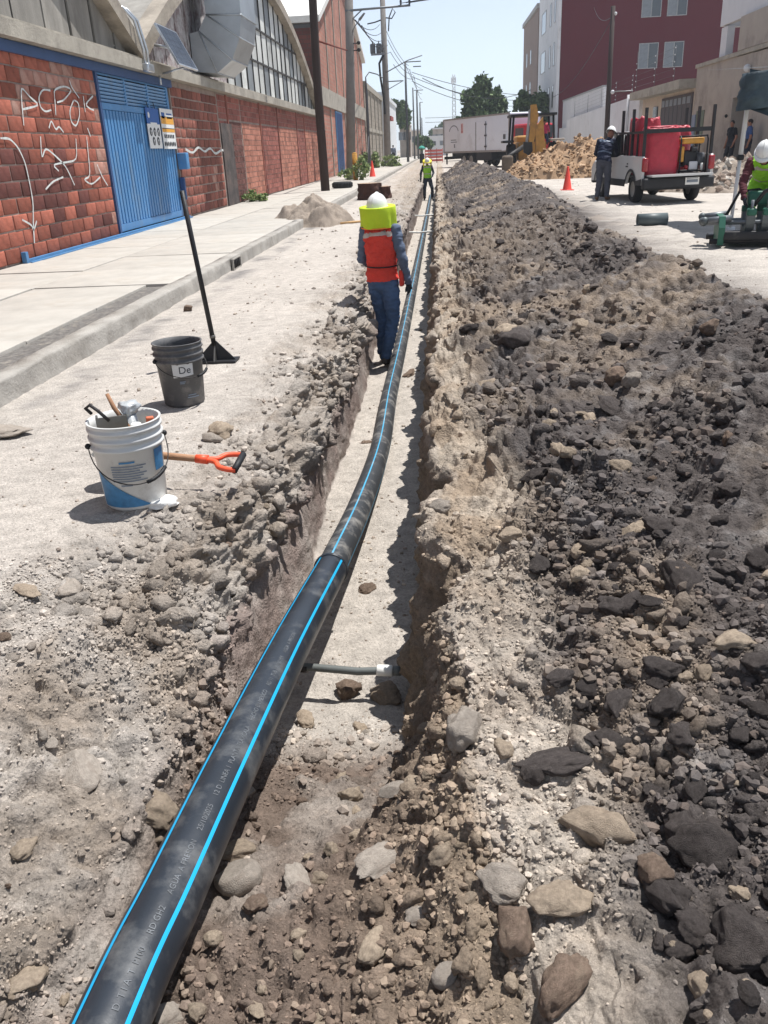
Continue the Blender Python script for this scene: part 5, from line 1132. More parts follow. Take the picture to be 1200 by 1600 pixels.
def stripe(Cv, r, phi, w_, n=4):
    T, A, B = frames(Cv); ph = phi+np.linspace(-w_/2, w_/2, n)/r; V = Cv[:, None]+r*(A[:, None]*np.cos(ph)[None, :, None]+B[:, None]*np.sin(ph)[None, :, None]); m = len(Cv); i = np.arange(m*n).reshape(m, n)
    return V.reshape(-1, 3), np.stack([i[:-1, :-1], i[:-1, 1:], i[1:, 1:], i[1:, :-1]], -1).reshape(-1, 4)
M_pe = mat('black_polyethylene', (.019, .024, .032), .36, .25, 3, .05, 25, spec=.5, dirt=(.13, .132, .132), dirt_amt=.4, dirt_s=5.5)
M_ped = mat('dusty_polyethylene', (.035, .038, .042), .5, .25, 4, .05, 25, spec=.4, dirt=(.30, .285, .26), dirt_amt=.5, dirt_s=6.5)
M_cyan = plain('cyan_stripe', (28, 158, 208), .5, var=.06, vs=6, bump=0)
M_cyand = mat('dusty_cyan_stripe', lin(64, 150, 186), .6, .15, 5, 0, dirt=(.42, .42, .4), dirt_amt=.35, dirt_s=3)
wp = thing('water_pipe', 'long black polyethylene water pipe with cyan stripes laid along the trench', 'pipe', path[0])
V, Fq = pipe_shell(C1, PR); link('pipe_section', npmesh('pipe_section', V, Fq, M_pe), wp, True)
V, Fq = pipe_shell(C2_, PR*.93); link('pipe_section', npmesh('pipe_section', V, Fq, M_ped), wp, True)
for ph in (-34, 47, 140, 230): V, Fq = stripe(C1, PR+.0012, math.radians(ph), .0108); link('stripe', npmesh('stripe', V, Fq, M_cyan), wp, True)
for ph in (4, 94, 184, 274): V, Fq = stripe(C2_, PR*.93+.0008, math.radians(ph), .009); link('stripe', npmesh('stripe', V, Fq, M_cyand), wp, True)
T_, A_2, B_2 = frames(C1); j = C1[-1]; t_ = Vector(T_[-2])
for off in (-.007, .007):
    pts = []; mb = MB(); ring = []
    n = 40
    for k in range(n):
        for q in range(6):
            a, b = 2*PI*k/n, 2*PI*q/6; rr = PR+.001+.006*math.cos(b); ring.append(j+T_[-2]*(off+.006*math.sin(b))+rr*(A_2[-2]*math.cos(a)+B_2[-2]*math.sin(a)))
    mb.add(ring, [(k*6+q, k*6+(q+1) % 6, ((k+1) % n)*6+(q+1) % 6, ((k+1) % n)*6+q) for k in range(n) for q in range(6)], True); mb.build('weld_bead', M_pe, wp, True)
# print on the pipe
def text_mesh(txt, size=1.):
    cu = bpy.data.curves.new('txt', 'FONT'); cu.body = txt; cu.size = size; ob = bpy.data.objects.new('txt', cu); C.objects.link(ob)
    dg = bpy.context.evaluated_depsgraph_get(); me = bpy.data.meshes.new_from_object(ob.evaluated_get(dg)); bpy.data.objects.remove(ob); return me
M_print = mat('pipe_print', (.12, .13, .142), .6, .5, 30, 0)
def print_on_pipe(txt, s0, phi, size):
    me = text_mesh(txt, size); seg = np.concatenate([[0], np.cumsum(np.linalg.norm(np.diff(C1, axis=0), axis=1))]); T, A, B = frames(C1)
    V = np.array([v.co[:] for v in me.vertices]); out = []
    s = s0+V[:, 0]; ph = phi-(V[:, 1]-size*.35)/PR
    for k in range(len(V)):
        i = min(max(int(np.searchsorted(seg, s[k]))-1, 0), len(seg)-2); u = (s[k]-seg[i])/(seg[i+1]-seg[i]); c = C1[i]*(1-u)+C1[i+1]*u; a = _n(A[i]*(1-u)+A[i+1]*u); b = _n(B[i]*(1-u)+B[i+1]*u); out.append(c+(PR+.0016)*(a*math.cos(ph[k])+b*math.sin(ph[k])))
    for v, p in zip(me.vertices, out): v.co = p
    me.materials.clear(); me.materials.append(M_print); me.name = 'print'; link('print', me, wp, True); return V[:, 0].max()
seg_ = np.concatenate([[0], np.cumsum(np.linalg.norm(np.diff(C1, axis=0), axis=1))]); s_at = lambda Y: float(np.interp(Y, C1[:, 1], seg_))
s = s_at(1.1)
for txt in ('D  T I A  T  P100', 'RD GH2', 'AGUA  A PRESION', '25/10/2025', '12 D  LINEA 1  PLANTA TLAXCALA', 'HECHO EN MEXICO', 'RD 11  TUB 100 160 MM', 'AGUA  A PRESION'):
    if s > seg_[-1]-.45: break
    s += print_on_pipe(txt, s, math.radians(22), .021)+.035
# service pipes crossing the trench
M_hose = plain('grey_service_pipe', (96, 100, 98), .6, var=.15, bump=.1)
def cross_pipe(pa, pb, z, r, lab, m, ext=.12):
    a, b = onz(*pa, z), onz(*pb, z); d = _n(b-a); t = thing('service_pipe', lab, 'pipe', tuple(a)); mid = (a+b)/2-np.array([0, 0, .015]); MB().tube([a-d*ext, a, mid, b, b+d*ext], r, 10).build('tube', m, t, True); return a, b, d, t
a, b, d, t = cross_pipe((480, 1042), (640, 1047), -.60, .017, 'thin grey service pipe with a white coupling crossing the near trench', M_hose, .2)
cpl = a*(1-.76)+b*.76-np.array([0, 0, .006]); M_wpl = plain('white_plastic', (222, 222, 216), .5, bump=0)
MB().tube([cpl-d*.035, cpl-d*.03, cpl+d*.03, cpl+d*.035], [.02, .025, .025, .02], 12).build('coupling', M_wpl, t, True); MB().tube([cpl+d*.036, cpl+d*.07], .021, 12).build('coupling_nut', M_hose, t, True); MB().tube([cpl-d*.37, cpl-d*.34], .021, 12).build('clamp', M_iron, t, True)
cross_pipe((642, 363), (668, 362), -.45, .022, 'pale service pipe crossing the trench beyond the red-vested worker', M_wpl, .2); cross_pipe((650, 337), (669, 336), -.42, .022, 'farther pale service pipe crossing the trench under the lime-vested worker', M_wpl, .2)
# ================================================================== buckets and tools by the trench
def bucket_shell(h, rt, rb, wall=.004):
    pr = [(0, 0), (rb-.01, 0), (rb, .012)]; hz = h*.70
    pr += [(rb+(rt-rb)*.70, hz), (rt+.006, hz+.004), (rt+.007, hz+.014), (rt-.004, hz+.02), (rt-.004, h*.80), (rt+.006, h*.805), (rt+.007, h*.835), (rt-.002, h*.845), (rt-.002, h*.90), (rt+.006, h*.905), (rt+.007, h*.93), (rt, h*.94), (rt, h*.985), (rt+.006, h*.99), (rt+.006, h), (rt-wall, h), (rt-wall-.002, h*.9), (rb-wall, .012), (0, .01)]
    return MB().lathe(pr, n=44)
def on_bucket(ang, z, h, rt, rb, off=.0015): r = rb+(rt-rb)*min(z/h, .7)/1.0+off; return (r*math.sin(ang), -r*math.cos(ang), z)
def patch(poly, h, rt, rb, off=.0015, n=18):
    """polygon given as lower and upper edge functions over an angle range"""
    a0, a1, lo, up = poly; V = []; 
    for k in range(n+1):
        a = a0+(a1-a0)*k/n
        for q in range(5): z = lo(a)+(up(a)-lo(a))*q/4; V.append(on_bucket(a, z, h, rt, rb, off))
    return MB().add(V, [(k*5+q, (k+1)*5+q, (k+1)*5+q+1, k*5+q+1) for k in range(n) for q in range(4)], True)
BHt, BRT, BRB = .40, .158, .138
wb_c = onz(207, 800); wb_c = wb_c+np.array([-.02, .13, 0]); face = math.atan2(wb_c[0], wb_c[1])
M_wbk = mat('stained_white_plastic', (.60, .60, .58), .45, .05, 4, .05, 30, dirt=(.36, .34, .31), dirt_amt=.28, dirt_s=9); M_gbk = mat('dusty_grey_plastic', (.085, .085, .088), .6, .2, 5, .1, 30, dirt=(.25, .235, .22), dirt_amt=.5, dirt_s=7)
wb = thing('plastic_bucket', 'white plastic bucket with blue print holding hand tools', 'bucket', (wb_c[0], wb_c[1], .004), -face)
bucket_shell(BHt, BRT, BRB).build('shell', M_wbk, wb)
M_bprint = mat('blue_print', lin(62, 120, 162), .5, .25, 25, 0); M_bline = plain('grey_print', (120, 130, 142), .6, var=.2, bump=0)
patch((-1.25, .42, lambda a: .022+.0*a, lambda a: max(.026, .19-.10*(a+1.25))), BHt, BRT, BRB, .0025).build('blue_swoosh', M_bprint, wb)
for k in range(7): 
    z0 = .215-.0115*k; patch((-.62, .42-.1*(k % 3), lambda a, z0=z0: z0, lambda a, z0=z0: z0+.005), BHt, BRT, BRB, .0025, 10).build('text_line', M_bline, wb)
patch((-.35, .1, lambda a: .232, lambda a: .24), BHt, BRT, BRB, .0025, 8).build('text_line', M_bprint, wb); patch((-.4, -.05, lambda a: .125, lambda a: .131), BHt, BRT, BRB, .0025, 8).build('text_line', M_bline, wb)
patch((.75, 1.2, lambda a: .17, lambda a: .27), BHt, BRT, BRB, .0025, 8).build('blue_swoosh', M_bprint, wb)
def bail(h, rt, parent, droop, grip_m, ang=0.9):
    pts = []
    for t in np.linspace(0, 1, 21):
        a = -PI/2*1.02+ t*PI*1.02; r = rt+.012+.01*math.sin(PI*t); z = h*.74-droop*math.sin(PI*t)**.8; pts.append((r*math.sin(a+ang-.4), -r*math.cos(a+ang-.4), z))
    MB().tube(pts, .0028, 6).build('bail_wire', M_iron, parent); MB().tube(pts[11:16], .009, 8).build('bail_grip', grip_m, parent)
    for q in (0, -1): MB().ball(pts[q], .014, 8, 5).build('bail_boss', grip_m, parent)
bail(BHt, BRT, wb, .155, M_cable, .55)
M_foam = plain('white_splash', (228, 226, 222), .8, var=.05, bump=.3)
V, Fc, top = lumpy((0, 0, 0), .075, .05, .03, 6, 20, 4); sp_ = thing('plaster_splash', 'white dried splash at the foot of the white bucket', 'splash', (wb_c[0]+.125, wb_c[1]-.05, .0)); 
MB().add([(x_*1, y_*1, z_) for x_, y_, z_ in V], Fc+[tuple(top)], True).build('crust', M_foam, sp_)
gb_c = onz(283, 638)+np.array([-.01, .13, 0]); gface = math.atan2(gb_c[0], gb_c[1])
gb = thing('plastic_bucket', 'empty dusty grey bucket with a torn white label', 'bucket', (gb_c[0], gb_c[1], .002), -gface)
bucket_shell(.40, .152, .128).build('shell', M_gbk, gb)
lb = patch((-.35, .55, lambda a: .20+.012*a, lambda a: .285+.008*math.sin(a*14)), .40, .152, .128, .003).build('paper_label', plain('paper', (206, 206, 204), .8, var=.08), gb)
tm = text_mesh('De', .062); Vt = np.array([v.co[:] for v in tm.vertices])
for v, p in zip(tm.vertices, Vt): v.co = on_bucket(-.10+p[0]/.14, .222+p[1], .40, .152, .128, .0042)
tm.materials.clear(); tm.materials.append(M_blk); link('lettering', tm, lb)
for k, (a0, a1, z0) in enumerate(((-.1, .15, .165), (-.1, .1, .155), (.15, .75, .06), (.2, .6, .075))): patch((a0, a1, lambda a, z0=z0: z0, lambda a, z0=z0: z0+.007), .40, .152, .128, .003, 8).build('text_line', M_bline, gb)
bail(.40, .152, gb, .10, M_cable, .85)
# tools standing in the white bucket
def in_b(x_, y_, z_): R_ = Matrix.Rotation(-face, 3, 'Z'); p = R_ @ Vector((x_, y_, z_)); return (p.x+wb_c[0], p.y+wb_c[1], p.z)
M_steel = plain('worn_steel', (112, 110, 106), .45, metal=.6, var=.2, bump=.1); M_tool = plain('tool_wood', (150, 112, 84), .8, var=.2, stretch=(1, 1, .2))
sc_ = thing('mason_scoop', 'square worn steel scoop lying in the white bucket', 'hand tool', in_b(-.05, 0, .2)); mb = MB(); R_ = Matrix.Rotation(-face, 3, 'Z')
for c0, d0 in (((-.05, .0, .36), (.13, .012, .11)), ((-.112, .03, .36), (.01, .06, .11)), ((.012, .03, .36), (.01, .06, .11)), ((-.05, .03, .308), (.13, .06, .01))): mb.box(in_b(*c0), d0, R_)
mb.build('blade', M_steel, sc_, True); MB().tube([in_b(-.06, -.008, .40), in_b(-.10, .0, .45), in_b(-.13, .02, .475), in_b(-.15, .03, .46), in_b(-.13, .04, .43)], .008, 8).build('loop_handle', M_iron, sc_, True); MB().cyl(in_b(-.05, .03, .31), in_b(-.03, .05, .03), .014, n=8).build('shank', M_steel, sc_, True)
br = thing('wooden_stick_brush', 'wooden handled brush leaning in the white bucket', 'brush', in_b(.02, .02, .1)); MB().tube([in_b(.05, -.02, .05), in_b(.03, .01, .33), in_b(-.03, .05, .44), in_b(-.05, .08, .5)], [.012, .012, .011, .009], 8).build('handle', M_tool, br, True); MB().rbox(in_b(.05, -.02, .035), (.05, .03, .06), .01).build('bristles', M_cut, br, True)
bg_ = thing('plastic_bag', 'crumpled clear plastic bag in the white bucket', 'bag', in_b(.03, .05, .3)); V, Fc = rock_mesh(77, 3, 1., 7, .45); MB().add([Vector(in_b(.03, .05, .43))+Vector(p)*.055 for p in V], [tuple(f) for f in Fc], True).build('film', plain('clear_film', (196, 200, 202), .25, var=.06, bump=.2, trans=.3), bg_, True)
MB().tube([in_b(.03, .05, .4), in_b(.03, .05, .2), in_b(.02, .03, .02)], [.03, .06, .05], 10).build('body', plain('clear_film', (196, 200, 202), .25), bg_, True)
cn = thing('spray_can', 'small yellow and red banded can in the white bucket', 'can', in_b(.05, -.05, .2)); M_cany = plain('can_yellow', (226, 190, 60), .4, bump=0); M_canr = plain('can_red', (190, 70, 60), .4, bump=0)
MB().cyl(in_b(.05, -.05, .02), in_b(.05, -.05, .345), .033, n=16).build('body', M_cany, cn, True); MB().cyl(in_b(.05, -.05, .30), in_b(.05, -.05, .315), .0338, n=16).build('red_band', M_canr, cn, True); MB().cyl(in_b(.05, -.05, .346), in_b(.05, -.05, .385), .03, .022, n=16).build('cap', M_wpl, cn, True)
tp = thing('orange_tape_block', 'small orange-brown block at the rim of the white bucket', 'block', in_b(.11, .03, .3)); MB().rbox(in_b(.115, .03, .355), (.035, .03, .06), .006, R_).build('block', plain('orange_brown', (190, 104, 74), .7), tp, True); MB().cyl(in_b(.115, .03, .33), in_b(.10, .03, .02), .008, n=6).build('spike', M_iron, tp, True)
# spade with orange D-grip
gp = onz(322, 718, .13); gq = onz(255, 712, .15); sd = thing('d_handle_spade', 'wooden spade with an orange D-shaped grip behind the white bucket', 'spade', (gp[0], gp[1], 0)); dv = _n(gq-gp); side = _n(np.cross(dv, (0, 0, 1.)))
M_og = plain('grip_orange', (236, 92, 58), .45, var=.05, bump=0)
MB().tube([gp, gp*.5+gq*.5, gq, gq+dv*.12], [.017, .017, .018, .018], 12).build('shaft', plain('spade_wood', (166, 126, 96), .7, var=.2), sd, True)
g0 = gp-dv*.02; upv = np.cross(side, dv); sdv = _n(side+upv*.15)*1.3
L_, R2 = [g0+dv*.03, g0-dv*.03+sdv*.012, g0-dv*.06+sdv*.045, g0-dv*.11+sdv*.058, g0-dv*.145+sdv*.056], [g0+dv*.03, g0-dv*.03-sdv*.012, g0-dv*.06-sdv*.045, g0-dv*.11-sdv*.058, g0-dv*.145-sdv*.056]
MB().tube(catmull(L_, 5), .0135, 8).build('grip_arm', M_og, sd, True); MB().tube(catmull(R2, 5), .0135, 8).build('grip_arm', M_og, sd, True); MB().tube([gp+dv*.05, gp-dv*.01], [.021, .023], 12).build('socket', M_og, sd, True)
MB().tube([g0-dv*.14+sdv*.062, g0-dv*.14-sdv*.062], .017, 10).build('grip_bar', M_cable, sd, True)
bl0 = gq+dv*.12; mb = MB(); W_ = []
for i, (t, w2) in enumerate(((0, .03), (.05, .085), (.15, .09), (.2, .075), (.24, .02))):
    for s3 in (-1, -.5, 0, .5, 1): W_.append(bl0+dv*t+side*w2*s3+upv*(.012*s3*s3-.10*t))
mb.add(W_, [(i*5+k, i*5+k+1, (i+1)*5+k+1, (i+1)*5+k) for i in range(4) for k in range(4)], True); mb.build('blade', M_steel, sd, True)
# long-handled scraper standing on the road
hb = onz(338, 566, .0); ht = ony(284, 298, hb[1]-.05); hs = thing('long_handled_scraper', 'black long-handled scraper standing upright behind the grey bucket', 'hand tool', (hb[0], hb[1], 0)); M_bt_ = plain('black_painted_steel', (30, 30, 33), .5, var=.2, bump=.1, dirt=lin(104, 98, 92), dirt_amt=.15, dirt_s=5)
h0 = np.array([hb[0]-.005, hb[1]+.02, .13]); MB().tube([h0, h0*.5+ht*.5, ht], [.019, .0185, .018], 12).build('handle', M_bt_, hs, True)
MB().tube([h0+(ht-h0)*.05, h0+(ht-h0)*.052+(0, 0, .02)], .023, 12).build('ferrule', M_steel, hs, True)
mb = MB(); mb.box((hb[0], hb[1]+.02, .012), (.33, .17, .012)); mb.build('blade', M_bt_, hs, True)
MB().add([(hb[0]-.155, hb[1]+.0, .019), (hb[0]+.155, hb[1]+.0, .019), (hb[0]+.012, hb[1]+.02, .16), (hb[0]-.012, hb[1]+.02, .16), (hb[0]-.155, hb[1]+.012, .019), (hb[0]+.155, hb[1]+.012, .019), (hb[0]+.012, hb[1]+.032, .16), (hb[0]-.012, hb[1]+.032, .16)], [(0, 1, 2, 3), (7, 6, 5, 4), (0, 4, 5, 1), (1, 5, 6, 2), (2, 6, 7, 3), (3, 7, 4, 0)]).build('gusset', M_bt_, hs, True)
MB().add([(hb[0]-.005, hb[1]-.06, .019), (hb[0]+.005, hb[1]-.06, .019), (hb[0]+.005, hb[1]+.02, .14), (hb[0]-.005, hb[1]+.02, .14), (hb[0]-.005, hb[1]+.02, .019), (hb[0]+.005, hb[1]+.02, .019)], [(0, 1, 2, 3), (0, 4, 5, 1), (0, 3, 4), (1, 5, 2), (3, 2, 5, 4)]).build('rib', M_steel, hs, True)
# offcut of grey PVC pipe on the street
a, b = onz(996, 344, .11), onz(1042, 342, .11); pv = thing('pipe_offcut', 'short grey pipe offcut lying on the pale street', 'pipe', (a[0], a[1], 0)); d = _n(b-a); M_pvc = plain('grey_pvc', (88, 98, 100), .5, var=.1, bump=.05); n = 24; mb = MB(); sv = np.cross(d, (0, 0, 1.)); R1, R0 = .105, .095; Vp = []
for p, r in ((a, R1), (b, R1), (b, R0), (a, R0)): Vp += [p+r*(np.array([0, 0, 1.])*math.cos(2*PI*k/n)+sv*math.sin(2*PI*k/n)) for k in range(n)]
mb.add(Vp, [(i*n+k, i*n+(k+1) % n, ((i+1) % 4)*n+(k+1) % n, ((i+1) % 4)*n+k) for i in range(4) for k in range(n)], True); mb.build('tube', M_pvc, pv, True)
ep = plain('pipe_print_pale', (150, 156, 156), .6, bump=0); mb = MB(); mb.add([a*.7+b*.3+1.002*R1*(np.array([0, 0, 1.])*math.cos(t)-sv*math.sin(t)) for t in (1.2, .9)]+[a*.45+b*.55+1.002*R1*(np.array([0, 0, 1.])*math.cos(t)-sv*math.sin(t)) for t in (.9, 1.2)], [(0, 1, 2, 3)]); mb.build('print', ep, pv, True)
# ================================================================== VEHICLES AND MACHINES
def lathe_x(prof, c, n=28):      # profile (r, x) turned about the x axis
    m = MB(); V = [(c[0]+x_, c[1]+r*math.cos(2*PI*k/n), c[2]+r*math.sin(2*PI*k/n)) for r, x_ in prof for k in range(n)]
    return m.add(V, [(i*n+k, i*n+(k+1) % n, (i+1)*n+(k+1) % n, (i+1)*n+k) for i in range(len(prof)-1) for k in range(n)], True)
M_rim_ = plain('steel_rim', (150, 148, 144), .5, metal=.5, bump=0)
def wheel(parent, c, r, w_, name='wheel'):
    h = w_/2; wo_ = lathe_x([(r*.58, -h*.9), (r*.7, -h), (r*.92, -h*.95), (r, -h*.6), (r*1.0, 0), (r, h*.6), (r*.92, h*.95), (r*.7, h), (r*.58, h*.9), (r*.55, 0), (r*.58, -h*.9)], c).build(name, M_rub, parent)
    lathe_x([(0, -h*.4), (r*.2, -h*.45), (r*.3, -h*.7), (r*.52, -h*.55), (r*.57, -h*.85), (r*.57, h*.85), (r*.52, h*.55), (r*.3, h*.7), (r*.2, h*.45), (0, h*.4)], c).build('rim', M_rim_, wo_)
    return wo_
# ---- small white pickup, seen from behind; local +Y is its nose, origin on the ground under the rear axle
M_pw = plain('pickup_white', (205, 206, 204), .35, var=.05, vs=3, bump=0, coat=.4, dirt=lin(170, 160, 148), dirt_amt=.25, dirt_s=1.5); M_dkpl = plain('dark_plastic', (44, 45, 48), .65, var=.15, bump=.1); M_tail = plain('tail_red', (150, 26, 32), .25, bump=0, coat=.5)
pk = thing('pickup_truck', 'small white pickup with its tailgate down and driver door open', 'pickup', (5.42, 21.95, 0), math.radians(6))
def arch_profile(y0, y1, zt, cuts, zb=.42):
    p = [(y0, zb)]
    for yc, r in cuts:
        p += [(yc+r*math.cos(a), max(zb, .31+r*math.sin(a))) for a in np.linspace(PI*.92, PI*.08, 12)]
    p += [(y1, zb)]; return p
side_poly = arch_profile(-.78, 3.42, 1, [(0, .40), (2.70, .40)]) + [(3.45, .75), (3.25, .88), (2.25, 1.0), (1.2, 1.02), (.9, 1.06), (-.72, 1.04), (-.80, .95)]
for s in (-1, 1): MB().prism(side_poly, 0, s*.77, s*.83).build('side_panel', M_pw, pk)
MB().prism([(-.78, .42), (-.36, .42), (-.36, .50), (-.78, .56)], 0, -.845, -.832).build('sill_cladding', M_dkpl, pk); MB().bb((-.846, .42, .36), (-.832, 2.28, .52)).build('sill_cladding', M_dkpl, pk)
for s in (-1, 1):
    for yc in (0, 2.7):
        mb = MB(); V = []
        for a in np.linspace(PI*.93, PI*.07, 14):
            for r in (.40, .46): V.append((s*.842, yc+r*math.cos(a), .31+r*math.sin(a)))
        mb.add(V, [(2*i, 2*i+1, 2*i+3, 2*i+2) for i in range(13)]); mb.build('arch_trim', M_dkpl, pk)
MB().bb((-.77, -.74, .56), (.77, 1.05, .62)).build('bed_floor', M_dkpl, pk); MB().bb((-.76, 1.06, .56), (.76, 1.12, 1.06)).build('bulkhead', M_pw, pk)
MB().rbox((0, 3.0, .72), (1.53, .95, .42), .06).build('bonnet', M_pw, pk); MB().rbox((0, 3.46, .5), (1.62, .18, .3), .05).build('front_bumper', M_dkpl, pk)
MB().bb((-.76, 1.13, .4), (.76, 2.5, .56)).build('cab_floor', M_dkpl, pk)
# cab greenhouse
cabp = [(1.12, 1.06), (2.45, 1.0), (2.02, 1.52), (1.85, 1.56), (1.2, 1.54), (1.13, 1.45)]
mb = MB(); mb.add([(-.66, 1.14, 1.53), (.66, 1.14, 1.53), (.64, 1.95, 1.55), (-.64, 1.95, 1.55), (-.62, 1.18, 1.59), (.62, 1.18, 1.59), (.6, 1.88, 1.6), (-.6, 1.88, 1.6)], [(3, 2, 1, 0), (4, 5, 6, 7), (0, 1, 5, 4), (1, 2, 6, 5), (2, 3, 7, 6), (3, 0, 4, 7)]); mb.build('roof', M_pw, pk)
for s in (-1, 1):
    MB().cyl((s*.74, 1.14, 1.04), (s*.65, 1.16, 1.55), .035, n=6).build('pillar', M_pw, pk); MB().cyl((s*.76, 2.45, .98), (s*.64, 1.93, 1.56), .032, n=6).build('pillar', M_pw, pk)
MB().add([(-.68, 1.15, 1.08), (.68, 1.15, 1.08), (.62, 1.165, 1.5), (-.62, 1.165, 1.5)], [(0, 1, 2, 3)]).build('rear_window', M_glass, pk); MB().add([(-.72, 2.42, 1.0), (.72, 2.42, 1.0), (.62, 1.96, 1.53), (-.62, 1.96, 1.53)], [(0, 1, 2, 3)]).build('windscreen', M_glass, pk); MB().add([(.75, 1.3, 1.06), (.75, 2.3, 1.02), (.66, 1.9, 1.5), (.66, 1.25, 1.5)], [(0, 1, 2, 3)]).build('side_window', M_glass, pk)
MB().rbox((-.35, 1.45, .95), (.5, .15, .6), .05, Matrix.Rotation(-.2, 3, 'X')).build('seat', M_dkpl, pk); MB().rbox((-.35, 1.7, .68), (.5, .5, .14), .05).build('seat', M_dkpl, pk); MB().bb((-.74, 2.3, .56), (.74, 2.5, 1.0)).build('dashboard', M_dkpl, pk)
# open driver door, hinged at its front edge
dr_ = MB(); Rz = Matrix.Rotation(math.radians(62), 3, 'Z'); hinge = Vector((-.8, 2.3, 0))
def dp_(y_, x_, z_): q = Rz @ Vector((x_, y_, 0)); return hinge+Vector((q.x, q.y, z_))
def door_slab(poly, x0, x1): m_ = len(poly); mb = MB(); mb.add([dp_(y_, x0, z_) for y_, z_ in poly]+[dp_(y_, x1, z_) for y_, z_ in poly], [tuple(reversed(range(m_))), tuple(range(m_, 2*m_))]+[(i, (i+1) % m_, m_+(i+1) % m_, m_+i) for i in range(m_)]); return mb
do = door_slab([(0, .45), (-1.05, .45), (-1.1, .7), (-1.08, 1.02), (0, .99)], -.03, .03).build('door', M_pw, pk); door_slab([(-.12, 1.0), (-1.04, 1.03), (-.95, 1.48), (-.42, 1.46)], -.012, .012).build('window', M_glass, do); door_slab([(-.06, .5), (-.98, .5), (-1.0, .95), (-.06, .93)], .031, .05).build('door_lining', M_dkpl, do); door_slab([(-.85, .86), (-1.0, .86), (-1.0, .9), (-.85, .9)], -.05, -.031).build('handle', M_dkpl, do)
MB().rbox(tuple(dp_(-.12, -.12, 1.06)), (.16, .1, .13), .03).build('mirror', M_dkpl, do)
# rear end
MB().bb((-.70, -1.16, .60), (.70, -.76, .64)).build('tailgate', M_pw, pk); MB().rbox((0, -.86, .45), (1.66, .2, .24), .05).build('rear_bumper', M_dkpl, pk); MB().bb((-.7, -.74, .30), (.7, -.6, .55)).build('rear_valance', M_dkpl, pk)
plt = MB().bb((.14, -.975, .40), (.46, -.963, .555)).build('number_plate', M_white, pk); MB().bb((.17, -.979, .45), (.43, -.976, .51)).build('plate_characters', M_bline, plt); MB().bb((.17, -.979, .53), (.43, -.976, .545)).build('plate_band', M_bline, plt)
for s in (-1, 1): MB().rbox((s*.775, -.80, .86), (.13, .10, .30), .03).build('tail_light', M_tail, pk)
mb = MB(); mb.bb((-.838, .25, .80), (-.833, .42, .83)); mb.bb((-.838, .25, .86), (-.833, .34, .89)); mb.build('side_decal', M_dkpl, pk)
for x_ in (-.68, .68):
    for y_ in (0, 2.7): wheel(pk, (x_, y_, .31), .31, .2)
MB().cyl((-.6, 0, .31), (.6, 0, .31), .05, n=8).build('axle', M_iron, pk); MB().bb((-.3, -.3, .3), (.3, .5, .5)).build('fuel_tank', M_dkpl, pk)
# rack posts and rails
for (x_, y_) in ((-.78, -.68), (.78, -.68), (-.78, 1.0), (.78, 1.0), (-.78, .2), (.78, .2)): MB().bb((x_-.03, y_-.03, 1.04), (x_+.03, y_+.03, 2.06)).build('rack_post', M_bt_, pk)
for z_ in (1.52,): 
    MB().bb((-.745, -.70, z_), (.745, -.65, z_+.09)).build('rack_rail', M_bt_, pk)
    for s in (-1, 1): MB().bb((s*.78-.025, -.645, z_+.005), (s*.78+.025, 1.2, z_+.06)).build('rack_rail', M_bt_, pk)
for y_ in (-.2, .5, .75): MB().bb((-.80, y_-.015, 1.03), (-.76, y_+.015, 1.52)).build('rack_stake', M_bt_, pk)
MB().bb((-.8, 1.21, 1.55), (.8, 2.2, 1.59)).build('rack_bar', M_alu, pk)
# load: red tarpaulin bundles and generator
M_tarp = plain('red_tarpaulin', (176, 40, 58), .45, var=.15, vs=5, bump=.5, bs=9, spec=.5)
pkm = Matrix.Translation((5.42, 21.95, 0)) @ Matrix.Rotation(math.radians(6), 4, 'Z')
def in_pk(x_, y_, z_): return pkm @ Vector((x_, y_, z_))
def bundle(name, lab, c, d, seed, sag=.05):
    t = thing(name, lab, 'tarpaulin', tuple(in_pk(c[0], c[1], .625)), math.radians(6)); n, m = 40, 24; V = []
    for i in range(m+1):
        for k in range(n):
            a = 2*PI*k/n; ca, sa = math.cos(a), math.sin(a); q = (abs(ca)**4+abs(sa)**4)**(-1/4); f_ = 1+.022*abs(math.sin(7*a+seed+.8*i/m))+.03*math.sin(17*a+seed)*(.4+.6*i/m)+.05*float(noise(ca*2, sa*2, i*.15, 1.8, seed)); zf = i/m; shr = 1-.10*max(0, zf-.85)/.15
            V.append((d[0]/2*ca*q*f_*shr, d[1]/2*sa*q*f_*shr, d[2]*zf+sag*float(noise(ca*2, sa*2, 5, 1.6, seed))*zf))
    V.append((0, 0, d[2]*.93)); mb = MB().add(V, [(i*n+k, i*n+(k+1) % n, (i+1)*n+(k+1) % n, (i+1)*n+k) for i in range(m) for k in range(n)]+[(m*n+k, m*n+(k+1) % n, (m+1)*n) for k in range(n)], True); mb.build('cover', M_tarp, t)
    V3, F3, _t3 = lumpy((0, 0, 0), d[0]*.42, d[1]*.4, .1, seed+30, 20, 4); MB().add([(p[0], p[1], p[2]+d[2]*.93) for p in V3], F3+[tuple(_t3)], True).build('top_fold', M_tarp, t)
bundle('tarp_bundle', 'tall red tarpaulin-wrapped load at the tail of the pickup bed', (-.30, -.32, .62), (.80, .62, 1.02), 3); bundle('tarp_bundle', 'crumpled red tarpaulin bundle behind the pickup cab', (-.38, .55, .62), (.62, .72, 1.22), 8, .12); bundle('tarp_bundle', 'red tarpaulin roll on the far side of the pickup bed', (.38, .60, .62), (.66, .6, 1.02), 12, .1)
gn = thing('generator', 'black framed generator with a yellow tank on the pickup bed', 'generator', tuple(in_pk(.42, -.36, .625)), math.radians(6)); M_gy = plain('generator_yellow', (206, 150, 62), .5, bump=0)
